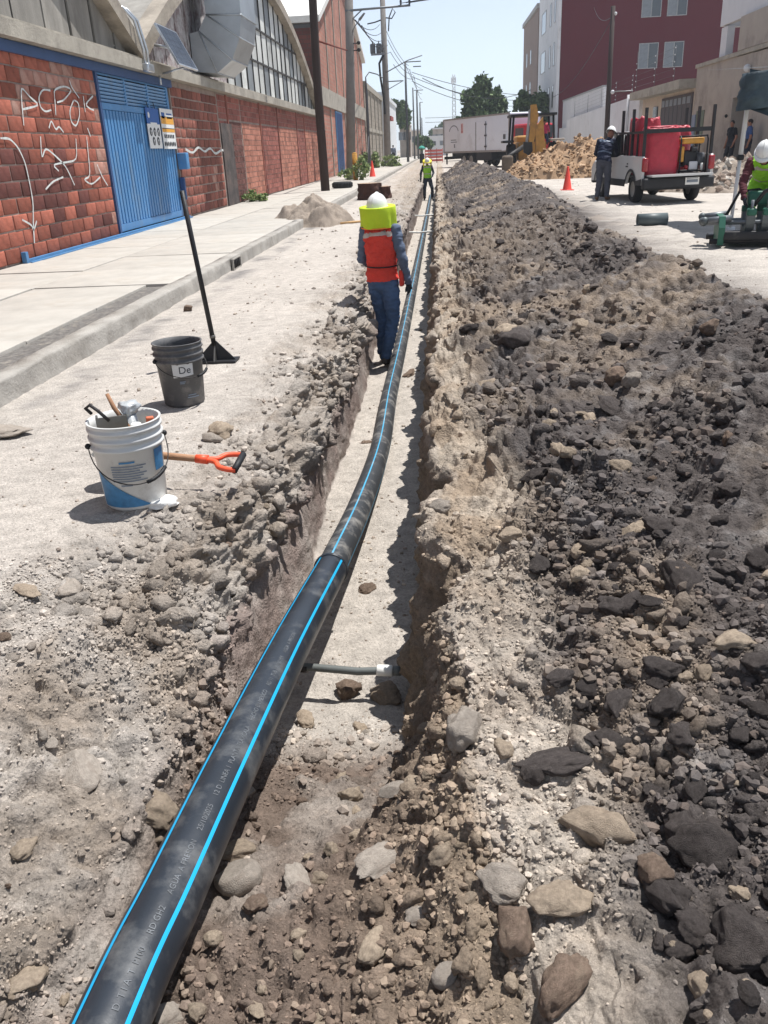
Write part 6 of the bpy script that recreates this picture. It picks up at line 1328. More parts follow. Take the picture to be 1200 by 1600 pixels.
for x_ in (-.31, .31): MB().tube([(x_, -.24, .0), (x_, -.24, .72), (x_, -.18, .80), (x_, .18, .80), (x_, .24, .72), (x_, .24, 0)], .02, 8).build('frame_hoop', M_bt_, gn)
for y_ in (-.24, .24): MB().cyl((-.31, y_, .05), (.31, y_, .05), .018, n=6).build('frame_bar', M_bt_, gn); MB().cyl((-.31, y_*.75, .80), (.31, y_*.75, .80), .018, n=6).build('frame_bar', M_bt_, gn)
MB().rbox((0, 0, .70), (.52, .36, .13), .04).build('fuel_tank', M_gy, gn); MB().rbox((-.02, 0, .32), (.34, .32, .36), .05).build('engine', M_dkpl, gn); MB().rbox((-.24, -.02, .42), (.1, .3, .34), .03).build('muffler_guard', M_gy, gn); MB().cyl((.1, -.1, .3), (.28, -.1, .3), .14, n=16).build('alternator', M_tank, gn); MB().rbox((.02, -.21, .17), (.2, .05, .18), .02).build('panel', M_wface, gn); MB().cyl((.22, -.22, .05), (.22, -.22, .22), .035, n=10).build('bottle', M_wpl, gn); MB().ball((-.14, -.2, .14), .05, 8, 5).build('gauge', M_tail, gn); MB().cyl((-.06, -.2, .52), (.08, -.2, .52), .06, n=12).build('air_filter', M_dkpl, gn)
# ---- box truck
td = _n(np.array([4.4, -9.0])); tk_rz = math.atan2(-td[0], td[1]); fr = np.array([4.72, 61.0])+1.2*np.array([-td[1], td[0]])
tk = thing('box_truck', 'white box truck with a red cab parked across the street', 'truck', (fr[0], fr[1], 0), tk_rz); M_tkw = plain('truck_box_white', (214, 222, 232), .5, var=.05, vs=.6, bump=.05, bs=5, dirt=lin(168, 172, 178), dirt_amt=.2, dirt_s=.5)
M_tred = plain('truck_red', (176, 34, 46), .4, coat=.3, bump=0); LB = 9.8
MB().rbox((0, -LB/2, 2.18), (2.4, LB, 2.32), .09).build('box_body', M_tkw, tk); bx = tk
for y_ in (-LB+.05, -.05): MB().bb((1.2, y_-.06, 1.0), (1.235, y_+.06, 3.33)).build('corner_post', M_alu2, tk); MB().bb((-1.235, y_-.06, 1.0), (-1.2, y_+.06, 3.33)).build('corner_post', M_alu2, tk)
for s in (-1, 1): MB().bb((s*1.2, -LB+.12, .98), (s*1.23, -.12, 1.1)).build('lower_rail', M_alu2, tk); MB().bb((s*1.2, -LB+.12, 3.24), (s*1.23, -.12, 3.34)).build('upper_rail', M_alu2, tk)
# on a truck whose nose points at the viewer the side turned to us is local +X
sdv_ = 1 if (np.array([-td[1], td[0]])@np.array([1, 0])) > 0 else -1
sx = 1.201
side_s = 1
sdoor = MB().bb((side_s*1.203, -4.6, 1.12), (side_s*1.235, -3.2, 2.95)).build('side_door', M_tkw, tk)
for y_ in (-4.6, -3.2): MB().bb((side_s*1.236, y_-.03, 1.12), (side_s*1.25, y_+.03, 2.95)).build('door_edge', M_tank, sdoor)
for z_ in (1.3, 2.0, 2.7): MB().bb((side_s*1.236, -3.35, z_), (side_s*1.27, -3.05, z_+.1)).build('hinge', M_tank, sdoor)
MB().bb((side_s*1.203, -.95, 1.05), (side_s*1.24, -.35, 2.2)).build('service_panel', M_tkw, tk); MB().bb((side_s*1.241, -.75, 1.75), (side_s*1.26, -.45, 2.05)).build('vent', M_tank, tk)
mb = MB(); V = []
for a in np.linspace(.25, PI-.25, 16):
    for r in (.62, .72): V.append((side_s*1.204, -8.1+r*math.cos(a)*1.1, 2.35+r*math.sin(a)*.75))
mb.add(V, [(2*i, 2*i+1, 2*i+3, 2*i+2) for i in range(15)]); mb.build('arc_emblem', M_bline, tk)
MB().bb((side_s*1.203, -6.95, 2.3), (side_s*1.206, -6.6, 2.95)).build('red_mark_ground', plain('pale_pink', (206, 170, 172), .6), tk); mb = MB(); mb.bb((side_s*1.207, -6.83, 2.38), (side_s*1.21, -6.74, 2.88)); mb.bb((side_s*1.207, -6.9, 2.36), (side_s*1.21, -6.67, 2.42)); mb.build('red_mark', plain('mark_red', (150, 60, 66), .6), tk)
for k in range(2): MB().bb((side_s*1.203, -8.6, 1.85-.14*k), (side_s*1.206, -7.7+.1*k, 1.91-.14*k)).build('text_line', M_bline, tk)
MB().bb((side_s*1.203, -8.1, 1.35), (side_s*1.206, -7.9, 1.6)).build('sticker', M_bline, tk)
MB().rbox((0, .95, 1.55), (2.1, 1.7, 2.1), .18).build('cab', M_tred, tk); MB().bb((-.95, 1.81, 1.7), (.95, 1.83, 2.45)).build('windscreen', M_glass, tk); MB().bb((side_s*1.051, .5, 1.7), (side_s*1.065, 1.5, 2.35)).build('side_window', M_glass, tk); MB().bb((-1.05, 1.8, .5), (1.05, 1.95, .85)).build('bumper', M_dkpl, tk); MB().bb((side_s*1.066, .35, .8), (side_s*1.08, 1.6, .86)).build('cab_step', M_dkpl, tk)
for s in (-1, 1): MB().bb((s*.45-.08, -LB+.1, .75), (s*.45+.08, 1.5, .98)).build('chassis_rail', M_dkpl, tk)
for y_ in (1.0, -5.6, -6.7): 
    for s in (-1, 1): wheel(tk, (s*.95, y_, .5), .5, .32)
MB().bb((-1.1, -4.8, .45), (1.1, -2.6, .95)).build('side_tank', M_dkpl, tk); MB().bb((-1.15, -LB-.05, .55), (1.15, -LB+.05, .75)).build('rear_bar', M_iron, tk)
for s in (-1, 1): MB().bb((s*1.0-.04, -LB+.05, .2), (s*1.0+.04, -LB+.15, .98)).build('rear_leg', M_iron, tk)
# ---- backhoe
bh = thing('backhoe_loader', 'yellow backhoe loader with raised arm and muddy bucket beside the tan pile', 'backhoe', (5.0, 50, 0)); M_by = plain('backhoe_yellow', (176, 130, 62), .6, var=.2, vs=3, bump=.1, dirt=lin(120, 92, 62), dirt_amt=.45, dirt_s=2)
M_mud = plain('muddy_steel', (104, 92, 80), .8, var=.25, vs=4, bump=.3)
def arm(pts, w0, x0, x1, name):   # side profile polygon in pixels at one distance -> plate between two depths
    y_ = 47.6; Q_ = [ony(px, py, y_) for px, py in pts]; m_ = len(Q_); mb = MB(); mb.add([(q[0], q[1]-w0/2, q[2]) for q in Q_]+[(q[0], q[1]+w0/2, q[2]) for q in Q_], [tuple(range(m_)), tuple(reversed(range(m_, 2*m_)))]+[(i, m_+i, m_+(i+1) % m_, (i+1) % m_) for i in range(m_)]); return mb
arm([(836, 200), (848, 183), (851, 225), (853, 262), (846, 268), (838, 262)], .35, 0, 0, '').build('boom', M_by, bh, True)
arm([(829, 164), (838, 163), (841, 180), (838, 205), (831, 232), (824, 236), (828, 200)], .28, 0, 0, '').build('dipper_stick', M_by, bh, True)
arm([(826, 172), (829, 170), (824, 232), (820, 232)], .12, 0, 0, '').build('hydraulic_ram', M_alu2, bh, True)
arm([(818, 222), (831, 222), (832, 236), (826, 243), (818, 238)], .3, 0, 0, '').build('bucket_link', M_iron, bh, True)
b_c = ony(817, 258, 47.4); mb = MB(); V = []
prof_b = [(-.52, .0), (-.45, -.35), (-.2, -.55), (.15, -.58), (.45, -.4), (.62, .05), (.55, .5)]
m_ = len(prof_b); V = [(b_c[0]+a, 46.9, b_c[2]+b) for a, b in prof_b]+[(b_c[0]+a, 47.9, b_c[2]+b) for a, b in prof_b]; mb.add(V, [(i, i+1, m_+i+1, m_+i) for i in range(m_-1)]+[tuple(range(m_)), tuple(reversed(range(m_, 2*m_)))]); mb.build('bucket', M_mud, bh, True)
for k in range(4): MB().box((b_c[0]-.55, 47.0+.27*k, b_c[2]+.0), (.25, .09, .06), Matrix.Rotation(.5, 3, 'Y')).build('bucket_tooth', M_iron, bh, True)
for px_, pyb, yy_ in ((788, 272, 46.8),): q = ony(px_, pyb, yy_); MB().rbox((q[0]+.15, yy_, .45), (.55, .7, .9), .12).build('stabiliser_foot', M_mud, bh, True); MB().cyl((q[0]+.15, yy_+.2, .8), (q[0]+1.2, 49, 1.3), .12, n=8).build('stabiliser_arm', M_iron, bh, True)
MB().rbox((5.05, 51.0, 1.05), (1.5, 3.2, .9), .1).build('chassis', M_by, bh, True); MB().rbox((5.1, 54.0, 1.35), (1.2, 2.4, 1.0), .15).build('engine_hood', M_by, bh, True)
for x_, y_ in ((3.95, 49.4), (6.2, 49.4), (3.95, 51.4), (6.2, 51.4)): MB().cyl((x_, y_, 1.4), (x_+(.08 if x_ < 5 else -.08), y_, 2.75), .06, n=6).build('cab_post', M_cable, bh, True)
MB().bb((3.85, 49.2, 2.75), (6.3, 51.6, 2.87)).build('cab_roof', M_cable, bh, True); MB().rbox((5.1, 50.3, 1.75), (.6, .5, .7), .08).build('seat', M_cable, bh, True); MB().rbox((6.35, 49.9, 1.55), (.75, 1.6, .12), .05).build('fender', M_grayr, bh, True); MB().rbox((3.75, 49.9, 1.55), (.6, 1.6, .12), .05).build('fender', M_cable, bh, True)
for x_ in (3.95, 6.25): wheel(bh, (x_-5.0, -.1, .72), .72, .5)
for x_ in (4.2, 6.0): wheel(bh, (x_-5.0, 4.3, .48), .48, .35)
MB().cyl((4.4, 52.5, .0), (4.4, 52.6, .6), .1, n=8).build('loader_frame', M_iron, bh, True)
# ---- butt fusion machine and canopy at the right edge
M_grn = plain('machine_green', (34, 92, 74), .5, var=.15, vs=4, bump=.05, dirt=lin(70, 90, 84), dirt_amt=.2, dirt_s=4); M_gcl = plain('clamp_grey', (92, 98, 100), .5, metal=.3, var=.15)
fm = thing('fusion_machine', 'green pipe fusion machine with ribbed grey clamps on the ground', 'machine', (4.35, 12.35, 0), math.radians(-12))
for y_ in (-.3, .3): MB().cyl((-.62, y_, .10), (.95, y_, .10), .035, n=8).build('skid_rail', M_bt_, fm)
MB().bb((-.35, -.32, .12), (.8, .32, .18)).build('base_plate', M_bt_, fm); MB().rbox((.0, -.34, .17), (.9, .06, .12), .02).build('front_plate', M_bt_, fm)
for k, x_ in enumerate((-.18, .02, .22, .42)):
    mb = MB(); V = []; n = 18
    for i in range(n+1):
        a = PI*1.0+PI*i/n
        for r in (.20, .34): V += [(x_, r*math.cos(a), .44+r*math.sin(a)), (x_+.11, r*math.cos(a), .44+r*math.sin(a))]
    mb.add(V, [f for i in range(n) for f in ((4*i, 4*i+1, 4*i+5, 4*i+4), (4*i+2, 4*i+6, 4*i+7, 4*i+3), (4*i, 4*i+4, 4*i+6, 4*i+2), (4*i+1, 4*i+3, 4*i+7, 4*i+5))]); mb.build('lower_clamp', M_gcl, fm)
    for s in (-1, 1): MB().rbox((x_+.055, s*.30, .47), (.12, .12, .09), .02).build('clamp_lug', M_grn, fm); MB().cyl((x_+.055, s*.31, .45), (x_+.055, s*.31, .62), .02, n=8).build('clamp_bolt', M_gal, fm)
for y_ in (-.2, .2): MB().cyl((-.6, y_, .33), (.85, y_, .33), .028, n=10).build('guide_rod', M_gal, fm)
MB().prism([(-.36, .05), (.36, .05), (.42, .3), (.40, .62), (.30, .64), (.26, .36), (-.26, .36), (-.30, .64), (-.40, .62), (-.42, .3)], 0, .58, .70).build('end_frame', M_grn, fm); MB().prism([(-.34, .05), (.34, .05), (.38, .28), (.3, .42), (-.3, .42), (-.38, .28)], 0, -.52, -.44).build('end_frame', M_grn, fm)
for y_, z_ in ((-.22, .36), (-.06, .33), (.1, .33), (.24, .38)): MB().cyl((-.66, y_, z_), (-.36, y_, z_+.03), .045, n=10).build('hydraulic_fitting', M_gal, fm); MB().ball((-.7, y_, z_), .055, 8, 6).build('coupler', M_gcl, fm)
MB().tube([(-.1, -.28, .55), (.0, -.34, .72), (.2, -.36, .82), (.45, -.3, .92), (.6, -.2, .85)], .028, 8).build('lever', M_bt_, fm); MB().tube([(-.4, .1, .4), (-.25, .2, .7), (0, .25, .72), (.2, .3, .6)], .02, 8).build('hose', M_cable, fm)
MB().rbox((.0, .12, .62), (.3, .2, .18), .03).build('heater_box', M_grn, fm); MB().rbox((.55, .05, .75), (.5, .5, .12), .04).build('trimmer', plain('machine_dark', (48, 56, 64), .6), fm)
cp = thing('canopy_leg', 'slanting white canopy leg with a bunched dark canopy cloth on top', 'canopy', (4.72, 14.4, 0)); ct = ony(1174, 122, 14.3)
MB().cyl((4.69, 14.5, 0), ((4.69+ct[0])/2, 14.4, ct[2]*.5), .028, n=8).build('lower_leg', M_wface, cp, True); MB().cyl(((4.69+ct[0])/2, 14.4, ct[2]*.5), (ct[0], 14.3, ct[2]+.1), .035, n=8).build('upper_leg', M_wface, cp, True); MB().rbox(((4.69+ct[0])/2, 14.4, ct[2]*.5), (.1, .1, .08), .02).build('slider', M_cable, cp, True); MB().cyl((4.62, 14.5, .01), (4.76, 14.5, .01), .05, n=8).build('foot', M_wface, cp, True)
M_cloth = plain('dark_canopy_cloth', (62, 76, 84), .6, var=.3, vs=6, bump=.4, bs=12); n, m_ = 26, 14; V = []
for i in range(m_+1):
    for k in range(n+1):
        u, v = k/n, i/m_; x_ = ct[0]-.06+u*2.4; z_ = ct[2]+.12-v*(.55+.12*math.sin(5*u))-.10*math.sin(PI*min(u*1.2, 1)); y_ = 14.2+.10*math.sin(9*u+3*v)+.09*float(noise(u*4, v*4, 0, 1.5, 5))-.16*v
        V.append((x_, y_, z_))
V2c, Fc2, top2 = lumpy((0, 0, 0), .2, .17, .5, 14, 22, 10)
MB().add([(ct[0]+.1+p[0]*1.5, 14.12+p[1], ct[2]-.42+p[2]+.12*p[0]) for p in V2c], Fc2+[tuple(top2)], True).build('bunched_cloth', M_cloth, cp, True)
MB().add(V, [(i*(n+1)+k, i*(n+1)+k+1, (i+1)*(n+1)+k+1, (i+1)*(n+1)+k) for i in range(m_) for k in range(n)], True).build('valance', M_cloth, cp, True)
mb = MB(); mb.add([(ct[0]-.06, 14.2, ct[2]+.13), (ct[0]+2.34, 14.2, ct[2]+.13), (ct[0]+2.34, 16.9, ct[2]+.3), (ct[0]-.02, 16.9, ct[2]+.3)], [(0, 1, 2, 3)]); mb.build('roof_cloth', M_cloth, cp, True)
for x_, y_ in ((ct[0]+2.3, 14.3), (ct[0]+2.3, 16.8)): MB().cyl((x_, y_, 0), (x_, y_, ct[2]+.15), .03, n=8).build('leg', M_wface, cp, True)
# ================================================================== PEOPLE
M_skin = plain('skin', (150, 104, 82), .6, var=.06, bump=.05); M_hair = plain('black_hair', (26, 22, 20), .7, bump=.3, bs=80)
M_hat = plain('hard_hat_white', (226, 226, 222), .35, var=.03, bump=0, coat=.3)
def cloth(name, rgb, bump=.35): return plain(name, rgb, .9, var=.12, vs=7, bump=bump, bs=22)
def hand_shapes(w_, dirv, palm_n, side, grip=.4):
    """palm and five fingers as tapered tubes; w_ wrist, dirv along the hand, palm_n out of the palm, side +1 thumb on the +cross side"""
    d = Vector(dirv).normalized(); pn = Vector(palm_n); pn = (pn-d*pn.dot(d)).normalized(); s = d.cross(pn)*side; w_ = Vector(w_); T = []
    T.append(([w_, w_+d*.04, w_+d*.085], [(.030, .020), (.040, .019), (.040, .016)]))
    for k, (off, ln) in enumerate(((.030, .072), (.010, .080), (-.011, .074), (-.031, .058))):
        b = w_+d*.082+s*off; p1 = b+d*ln*.45*math.cos(grip*.5)+pn*ln*.45*math.sin(grip*.5); p2 = p1+d*ln*.32*math.cos(grip*1.3)+pn*ln*.32*math.sin(grip*1.3); p3 = p2+d*ln*.26*math.cos(grip*1.9)+pn*ln*.26*math.sin(grip*1.9)
        T.append(([b-d*.02, b, p1, p2, p3], [.0095, .0095, .009, .0082, .007]))
    b = w_+d*.025+s*.030; T.append(([b-s*.01, b+s*.018+d*.022+pn*.008, b+s*.026+d*.05+pn*.016, b+s*.022+d*.072+pn*.022], [.012, .012, .0105, .008]))
    return T
def person(name, label, loc, rz, J, wear, hat=None, vest=None, voxel=.012, hair=None, sc=1.0, extra=None, long_sleeve=True):
    """local frame: faces +Y, z up, feet on z=0"""
    D = dict(pelvis=(0, 0, .95), waist=(0, 0, 1.08), chest=(0, .01, 1.30), neck=(0, 0, 1.47), head=(0, .02, 1.62), look=(0, 1, -.05),
             lsh=(-.18, 0, 1.42), rsh=(.18, 0, 1.42), lel=(-.24, -.02, 1.13), rel=(.24, -.02, 1.13), lwr=(-.25, .06, .88), rwr=(.25, .06, .88),
             lhip=(-.09, 0, .92), rhip=(.09, 0, .92), lkn=(-.10, .02, .50), rkn=(.10, .02, .50), lan=(-.11, -.02, .09), ran=(.11, -.02, .09), lto=(-.13, .17, .045), rto=(.13, .17, .045))
    D.update({k: v for k, v in J.items() if k in D}); D = {k: Vector(v) for k, v in D.items()}
    root = thing(name, label, 'person', loc, rz); mb = MB(); segs = []
    def tb(pts, rad, tg, up=None, n=14):
        pts = [Vector(p) for p in pts]; mb.tube(pts, rad, n, True, True, up); rr = [max(r) if hasattr(r, '__len__') else r for r in (rad if hasattr(rad, '__len__') else [rad]*len(pts))]
        for i, p in enumerate(pts): mb.ball(p, (min(rr[i], min(rad[i]) if hasattr(rad[i], '__len__') else rr[i]),)*3, 10, 7)
        for i in range(len(pts)-1): segs.append((np.array(pts[i]), np.array(pts[i+1]), rr[i], rr[i+1], tg))
    ax = (D['rsh']-D['lsh']).normalized(); bx = tuple(ax)
    tb([D['pelvis']-Vector((0, 0, .05)), D['pelvis'], D['waist']], [(.155, .11), (.165, .12), (.15, .108)], 'pants', bx, 18)
    tb([D['waist'], D['waist'].lerp(D['chest'], .5), D['chest'], D['chest'].lerp(D['neck'], .65)], [(.152, .11), (.162, .115), (.18, .12), (.125, .085)], 'shirt', bx, 18)
    tb([D['lsh'].lerp(D['chest'], .2), D['lsh']], [.075, .066], 'shirt'); tb([D['rsh'].lerp(D['chest'], .2), D['rsh']], [.075, .066], 'shirt')
    tb([D['neck'].lerp(D['chest'], .25), D['neck'], D['neck'].lerp(D['head'], .6)], [.06, .052, .05], 'skin')
    lk = D['look'].normalized(); hq = lk.to_track_quat('Y', 'Z').to_matrix()
    mb.ball(D['head']+hq @ Vector((0, 0, .012)), (.074, .095, .108), 16, 12, hq); mb.ball(D['head']+hq @ Vector((0, .03, -.055)), (.052, .06, .06), 12, 8, hq); mb.ball(D['head']+hq @ Vector((0, .098, -.01)), (.014, .022, .024), 8, 6, hq)
    for s in (-1, 1): mb.ball(D['head']+hq @ Vector((s*.076, -.005, -.005)), (.010, .02, .032), 8, 6, hq); mb.ball(D['head']+hq @ Vector((s*.03, .085, .022)), (.018, .012, .008), 8, 5, hq)
    mb.ball(D['head']+hq @ Vector((0, .088, -.058)), (.024, .01, .007), 8, 5, hq)
    segs.append((np.array(D['head'])-(0, 0, .05), np.array(D['head'])+(0, 0, .03), .09, .1, 'skin'))
    for s in 'lr':
        tb([D[s+'sh'], D[s+'el'], D[s+'wr']], [.060, .048, .036], 'shirt' if long_sleeve else 'arm')
        if not long_sleeve: segs.append((np.array(D[s+'sh']), np.array(D[s+'sh'].lerp(D[s+'el'], .62)), .066, .062, 'shirt')); tb([D[s+'sh'], D[s+'sh'].lerp(D[s+'el'], .62)], [.066, .062], 'shirt')
        tb([D[s+'hip'], D[s+'hip'].lerp(D[s+'kn'], .5), D[s+'kn'], D[s+'kn'].lerp(D[s+'an'], .45), D[s+'an']+Vector((0, 0, .03))], [.098, .088, .068, .066, .056], 'pants')
        an, to = D[s+'an'], D[s+'to']; mid = an.lerp(to, .5); tb([an-Vector((0, 0, .01)), Vector((mid.x, mid.y, min(an.z, to.z)+.012)), to], [.052, .048, .040], 'boot'); tb([an.lerp(to, -.22)-Vector((0, 0, .03)), an-Vector((0, 0, .03))], [.036, .042], 'boot')
        hd = D[s+'wr']-D[s+'el']; sidev = 1 if s == 'l' else -1
        pn = Vector((1, .25, 0)) if s == 'l' else Vector((-1, .25, 0))
        if J.get(s+'pn'): pn = Vector(J[s+'pn'])
        if J.get(s+'hd'): hd = Vector(J[s+'hd'])
        for pts, rad in hand_shapes(D[s+'wr'], hd, pn, sidev, J.get(s+'grip', .45)):
            mb.tube(pts, rad, 8, True)
            for i, p in enumerate(pts): r = rad[i]; r = min(r) if hasattr(r, '__len__') else r; mb.ball(p, r, 6, 5)
            for i in range(len(pts)-1): r = rad[i]; r = max(r) if hasattr(r, '__len__') else r; segs.append((np.array(pts[i]), np.array(pts[i+1]), r, r, 'hand'))
    tmp = link('tmp', mb.mesh('tmp', None, False)); md = tmp.modifiers.new('r', 'REMESH'); md.mode = 'VOXEL'; md.voxel_size = voxel; md.use_smooth_shade = True; ms = tmp.modifiers.new('s', 'SMOOTH'); ms.factor = .5; ms.iterations = 3 if voxel < .01 else 2
    dg = bpy.context.evaluated_depsgraph_get(); me = bpy.data.meshes.new_from_object(tmp.evaluated_get(dg)); bpy.data.objects.remove(tmp)
    nV = len(me.vertices); V = np.empty(nV*3, np.float32); me.vertices.foreach_get('co', V); V = V.reshape(-1, 3).astype(float); Nv = np.empty(nV*3, np.float32); me.vertices.foreach_get('normal', Nv); Nv = Nv.reshape(-1, 3)
    nP = len(me.polygons); ctr = np.empty(nP*3, np.float32); me.polygons.foreach_get('center', ctr); ctr = ctr.reshape(-1, 3).astype(float)
    def nearest(Pq):
        best = np.full(len(Pq), 1e9); who = np.zeros(len(Pq), int)
        for i, (a, b, ra, rb, tg) in enumerate(segs):
            ab = b-a; t = np.clip((Pq-a)@ab/(ab@ab+1e-9), 0, 1); d = np.linalg.norm(Pq-a-t[:, None]*ab, axis=1)-(ra+(rb-ra)*t)
            m = d < best; best[m] = d[m]; who[m] = i
        return np.array([segs[i][4] for i in range(len(segs))])[who]
    tv = nearest(V); isc = np.isin(tv, ['shirt', 'pants'])
    wr = .013*fbm(V[:, 0]*1.2, V[:, 1]*1.2, V[:, 2]*2.4, 7., 3, 3)+.007*(1-2*np.abs(noise(V[:, 0], V[:, 1], V[:, 2]*2.2, 11., 9))); V2 = V+Nv*np.where(isc, wr+.004, 0)[:, None]; me.vertices.foreach_set('co', V2.astype(np.float32).ravel())
    tf = nearest(ctr); order = ['shirt', 'pants', 'skin', 'hand', 'boot', 'arm']; wear = dict(wear); wear.setdefault('skin', M_skin); wear.setdefault('hand', M_skin); wear.setdefault('arm', M_skin)
    for k in order: me.materials.append(wear[k])
    me.polygons.foreach_set('material_index', np.array([order.index(t) for t in tf], np.int32)); me.polygons.foreach_set('use_smooth', np.ones(nP, bool)); me.update(); me.name = 'body'
    link('body', me, root)
    if vest:
        vm, trim, zlo = vest[:3]; bands_f = vest[3] if len(vest) > 3 else ((.80, .88), (.30, .37)); Pq = [list(p.vertices) for p in me.polygons]; up = D['neck']-D['pelvis']; up.normalize(); h = (ctr-np.array(D['pelvis']))@np.array(up); top = (D['neck']-D['pelvis']).length
        lat = np.abs((ctr-np.array(D['chest']))@np.array(ax)); sel = (np.isin(tf, ['shirt', 'pants'])) & (h > zlo) & (h < top-.015) & (lat < .20-.05*np.clip((h-top*.55)/(top*.45), 0, 1))
        # leave the arms out
        arm_d = np.full(nP, 1e9)
        for s in 'lr': 
            a, b = np.array(D[s+'sh']+(D[s+'el']-D[s+'sh'])*.12), np.array(D[s+'wr']); 
            for p, q in ((a, np.array(D[s+'el'])), (np.array(D[s+'el']), b)): ab = q-p; t = np.clip((ctr-p)@ab/(ab@ab), 0, 1); arm_d = np.minimum(arm_d, np.linalg.norm(ctr-p-t[:, None]*ab, axis=1))
        bands = [(a_*top, b_*top) for a_, b_ in bands_f]; sel &= arm_d > .062
        def shell(mask, off, nm, m_, par):
            q = np.array([Pq[i] for i in np.where(mask)[0] if len(Pq[i]) == 4]); 
            if len(q) == 0: return None
            u, inv = np.unique(q, return_inverse=True); return link(nm, npmesh(nm, V2[u]+Nv[u]*off, inv.reshape(-1, 4), m_), par)
        vo_ = shell(sel, .014, 'vest', vm, root)
        if trim is not None and vo_ is not None:
            for h0, h1 in bands: shell(sel & (h > h0) & (h < h1), .0165, 'reflective_band', trim, vo_)
    if hair: 
        mbh = MB(); mbh.ball(D['head']+hq @ Vector((0, -.012, .03)), (.082, .098, .098), 16, 10, hq); mbh.build('hair', hair, root)
    if hat:
        hm, brim = hat; c = D['head']+hq @ Vector((0, -.005, .035)); mbh = MB(); n = 28; Vh = []
        for i in range(9):
            th = PI/2*i/8
            for k in range(n): a = 2*PI*k/n; q = Vector((.115*math.cos(a)*math.cos(th), .138*math.sin(a)*math.cos(th), .03+.135*math.sin(th))); Vh.append(c+hq @ q)
        mbh.add(Vh, [(i*n+k, i*n+(k+1) % n, (i+1)*n+(k+1) % n, (i+1)*n+k) for i in range(8) for k in range(n)], True); ho = mbh.build('hard_hat', hm, root)
        mbh = MB(); Vb = []
        for k in range(n):
            a = 2*PI*k/n; f_ = 1+(.32*max(0, math.sin(a))**2)
            for r, z in ((.112, .034), (.132*f_, .022), (.13*f_, .016), (.112, .026)): Vb.append(c+hq @ Vector((r*math.cos(a), r*1.19*math.sin(a), z)))
        mbh.add(Vb, [(k*4+q, ((k+1) % n)*4+q, ((k+1) % n)*4+(q+1) % 4, k*4+(q+1) % 4) for k in range(n) for q in range(4)], True); mbh.build('brim', hm, ho)
        MB().tube([c+hq @ Vector((0, -.135*math.cos(t), .032+.138*math.sin(t))) for t in np.linspace(.15, PI-.15, 11)], .007, 6).build('crest_rib', hm, ho)
        if brim:   # sun shade: wide flat brim and neck curtain
            mbh = MB(); Vs_ = []; n = 40; prof_s = [(.10, .03), (.20, .035), (.203, .028), (.202, -.04), (.196, -.10), (.188, -.165)]
            for r, z in prof_s:
                for k in range(n): a = 2*PI*k/n; rr = r*(1+(.10*math.sin(5*a+z*12)+.05*math.sin(11*a+1))*(max(0, .03-z)/.2)); Vs_.append(c+hq @ Vector((rr*math.cos(a), rr*1.02*math.sin(a), z)))
            # open at the face
            Fs = [(i*n+k, i*n+(k+1) % n, (i+1)*n+(k+1) % n, (i+1)*n+k) for i in range(len(prof_s)-1) for k in range(n) if not (i >= 2 and 4 < k < 15)]
            mbh.add(Vs_, Fs, True); mbh.build('neck_shade', brim, ho)
            mbh = MB(); mbh.tube([c+hq @ Vector((.192*math.cos(a),   .192*math.sin(a), -.166)) for a in np.linspace(PI*.80, PI*2.2, 30)], .006, 6); mbh.build('shade_hem', plain('orange_hem', (240, 140, 60), .7, bump=0), ho)
    return root
boots = plain('dusty_boot', (84, 78, 72), .85, var=.2, vs=8, bump=.3); glove = plain('dark_glove', (44, 48, 54), .8, bump=.3)
lime = plain('lime_cloth', (190, 214, 44), .8, var=.06, vs=6, bump=.25, bs=14); redv = plain('red_vest', (228, 72, 58), .75, var=.14, vs=7, bump=.8, bs=9); limev = plain('lime_vest', (150, 214, 52), .8, var=.06, bump=.25, bs=14); silver = plain('reflective_grey', (188, 178, 170), .5, bump=0)
# red-vested worker in the trench, back to us
jeans = cloth('blue_jeans', (78, 102, 136), .5)
hp = onz(600, 573, -.745)
wk = person('person', 'worker in red vest and lime neck shade standing in the trench', (hp[0]+.02, hp[1]+.06, -.75), math.radians(-16),
       dict(head=(-.03, .03, 1.60), look=(.05, 1, .06), neck=(-.02, .0, 1.46), lel=(-.26, .04, 1.14), lwr=(-.15, .24, 1.02), rel=(.265, -.03, 1.14), rwr=(.285, .08, .90), rhd=(.05, .25, -1), rgrip=.5, lhd=(.6, 1, .0), lpn=(.3, 0, -1), lgrip=.8,
            lhip=(-.085, .01, .92), lkn=(-.07, .13, .52), lan=(-.09, .16, .09), lto=(-.11, .34, .045), rkn=(.10, .03, .50), ran=(.02, -.05, .09), rto=(.03, .14, .045)),
       dict(shirt=cloth('slate_shirt', (92, 104, 124), .5), pants=jeans, boot=boots, hand=glove), (M_hat, lime), (redv, silver, -.02, ((.84, .91),)), voxel=.0085)
wk.scale = (.93, .95, 1.0)
MB().tube([(.192*math.cos(a), .150*math.sin(a)+.005, 1.085+.012*math.sin(a)) for a in np.linspace(0, 2*PI, 33)], .007, 6).build('waist_cord', M_cable, wk)
mbp = MB(); mbp.rbox((.235, .0, .95), (.045, .09, .17), .02); mbp.build('hanging_pouch', redv, wk)
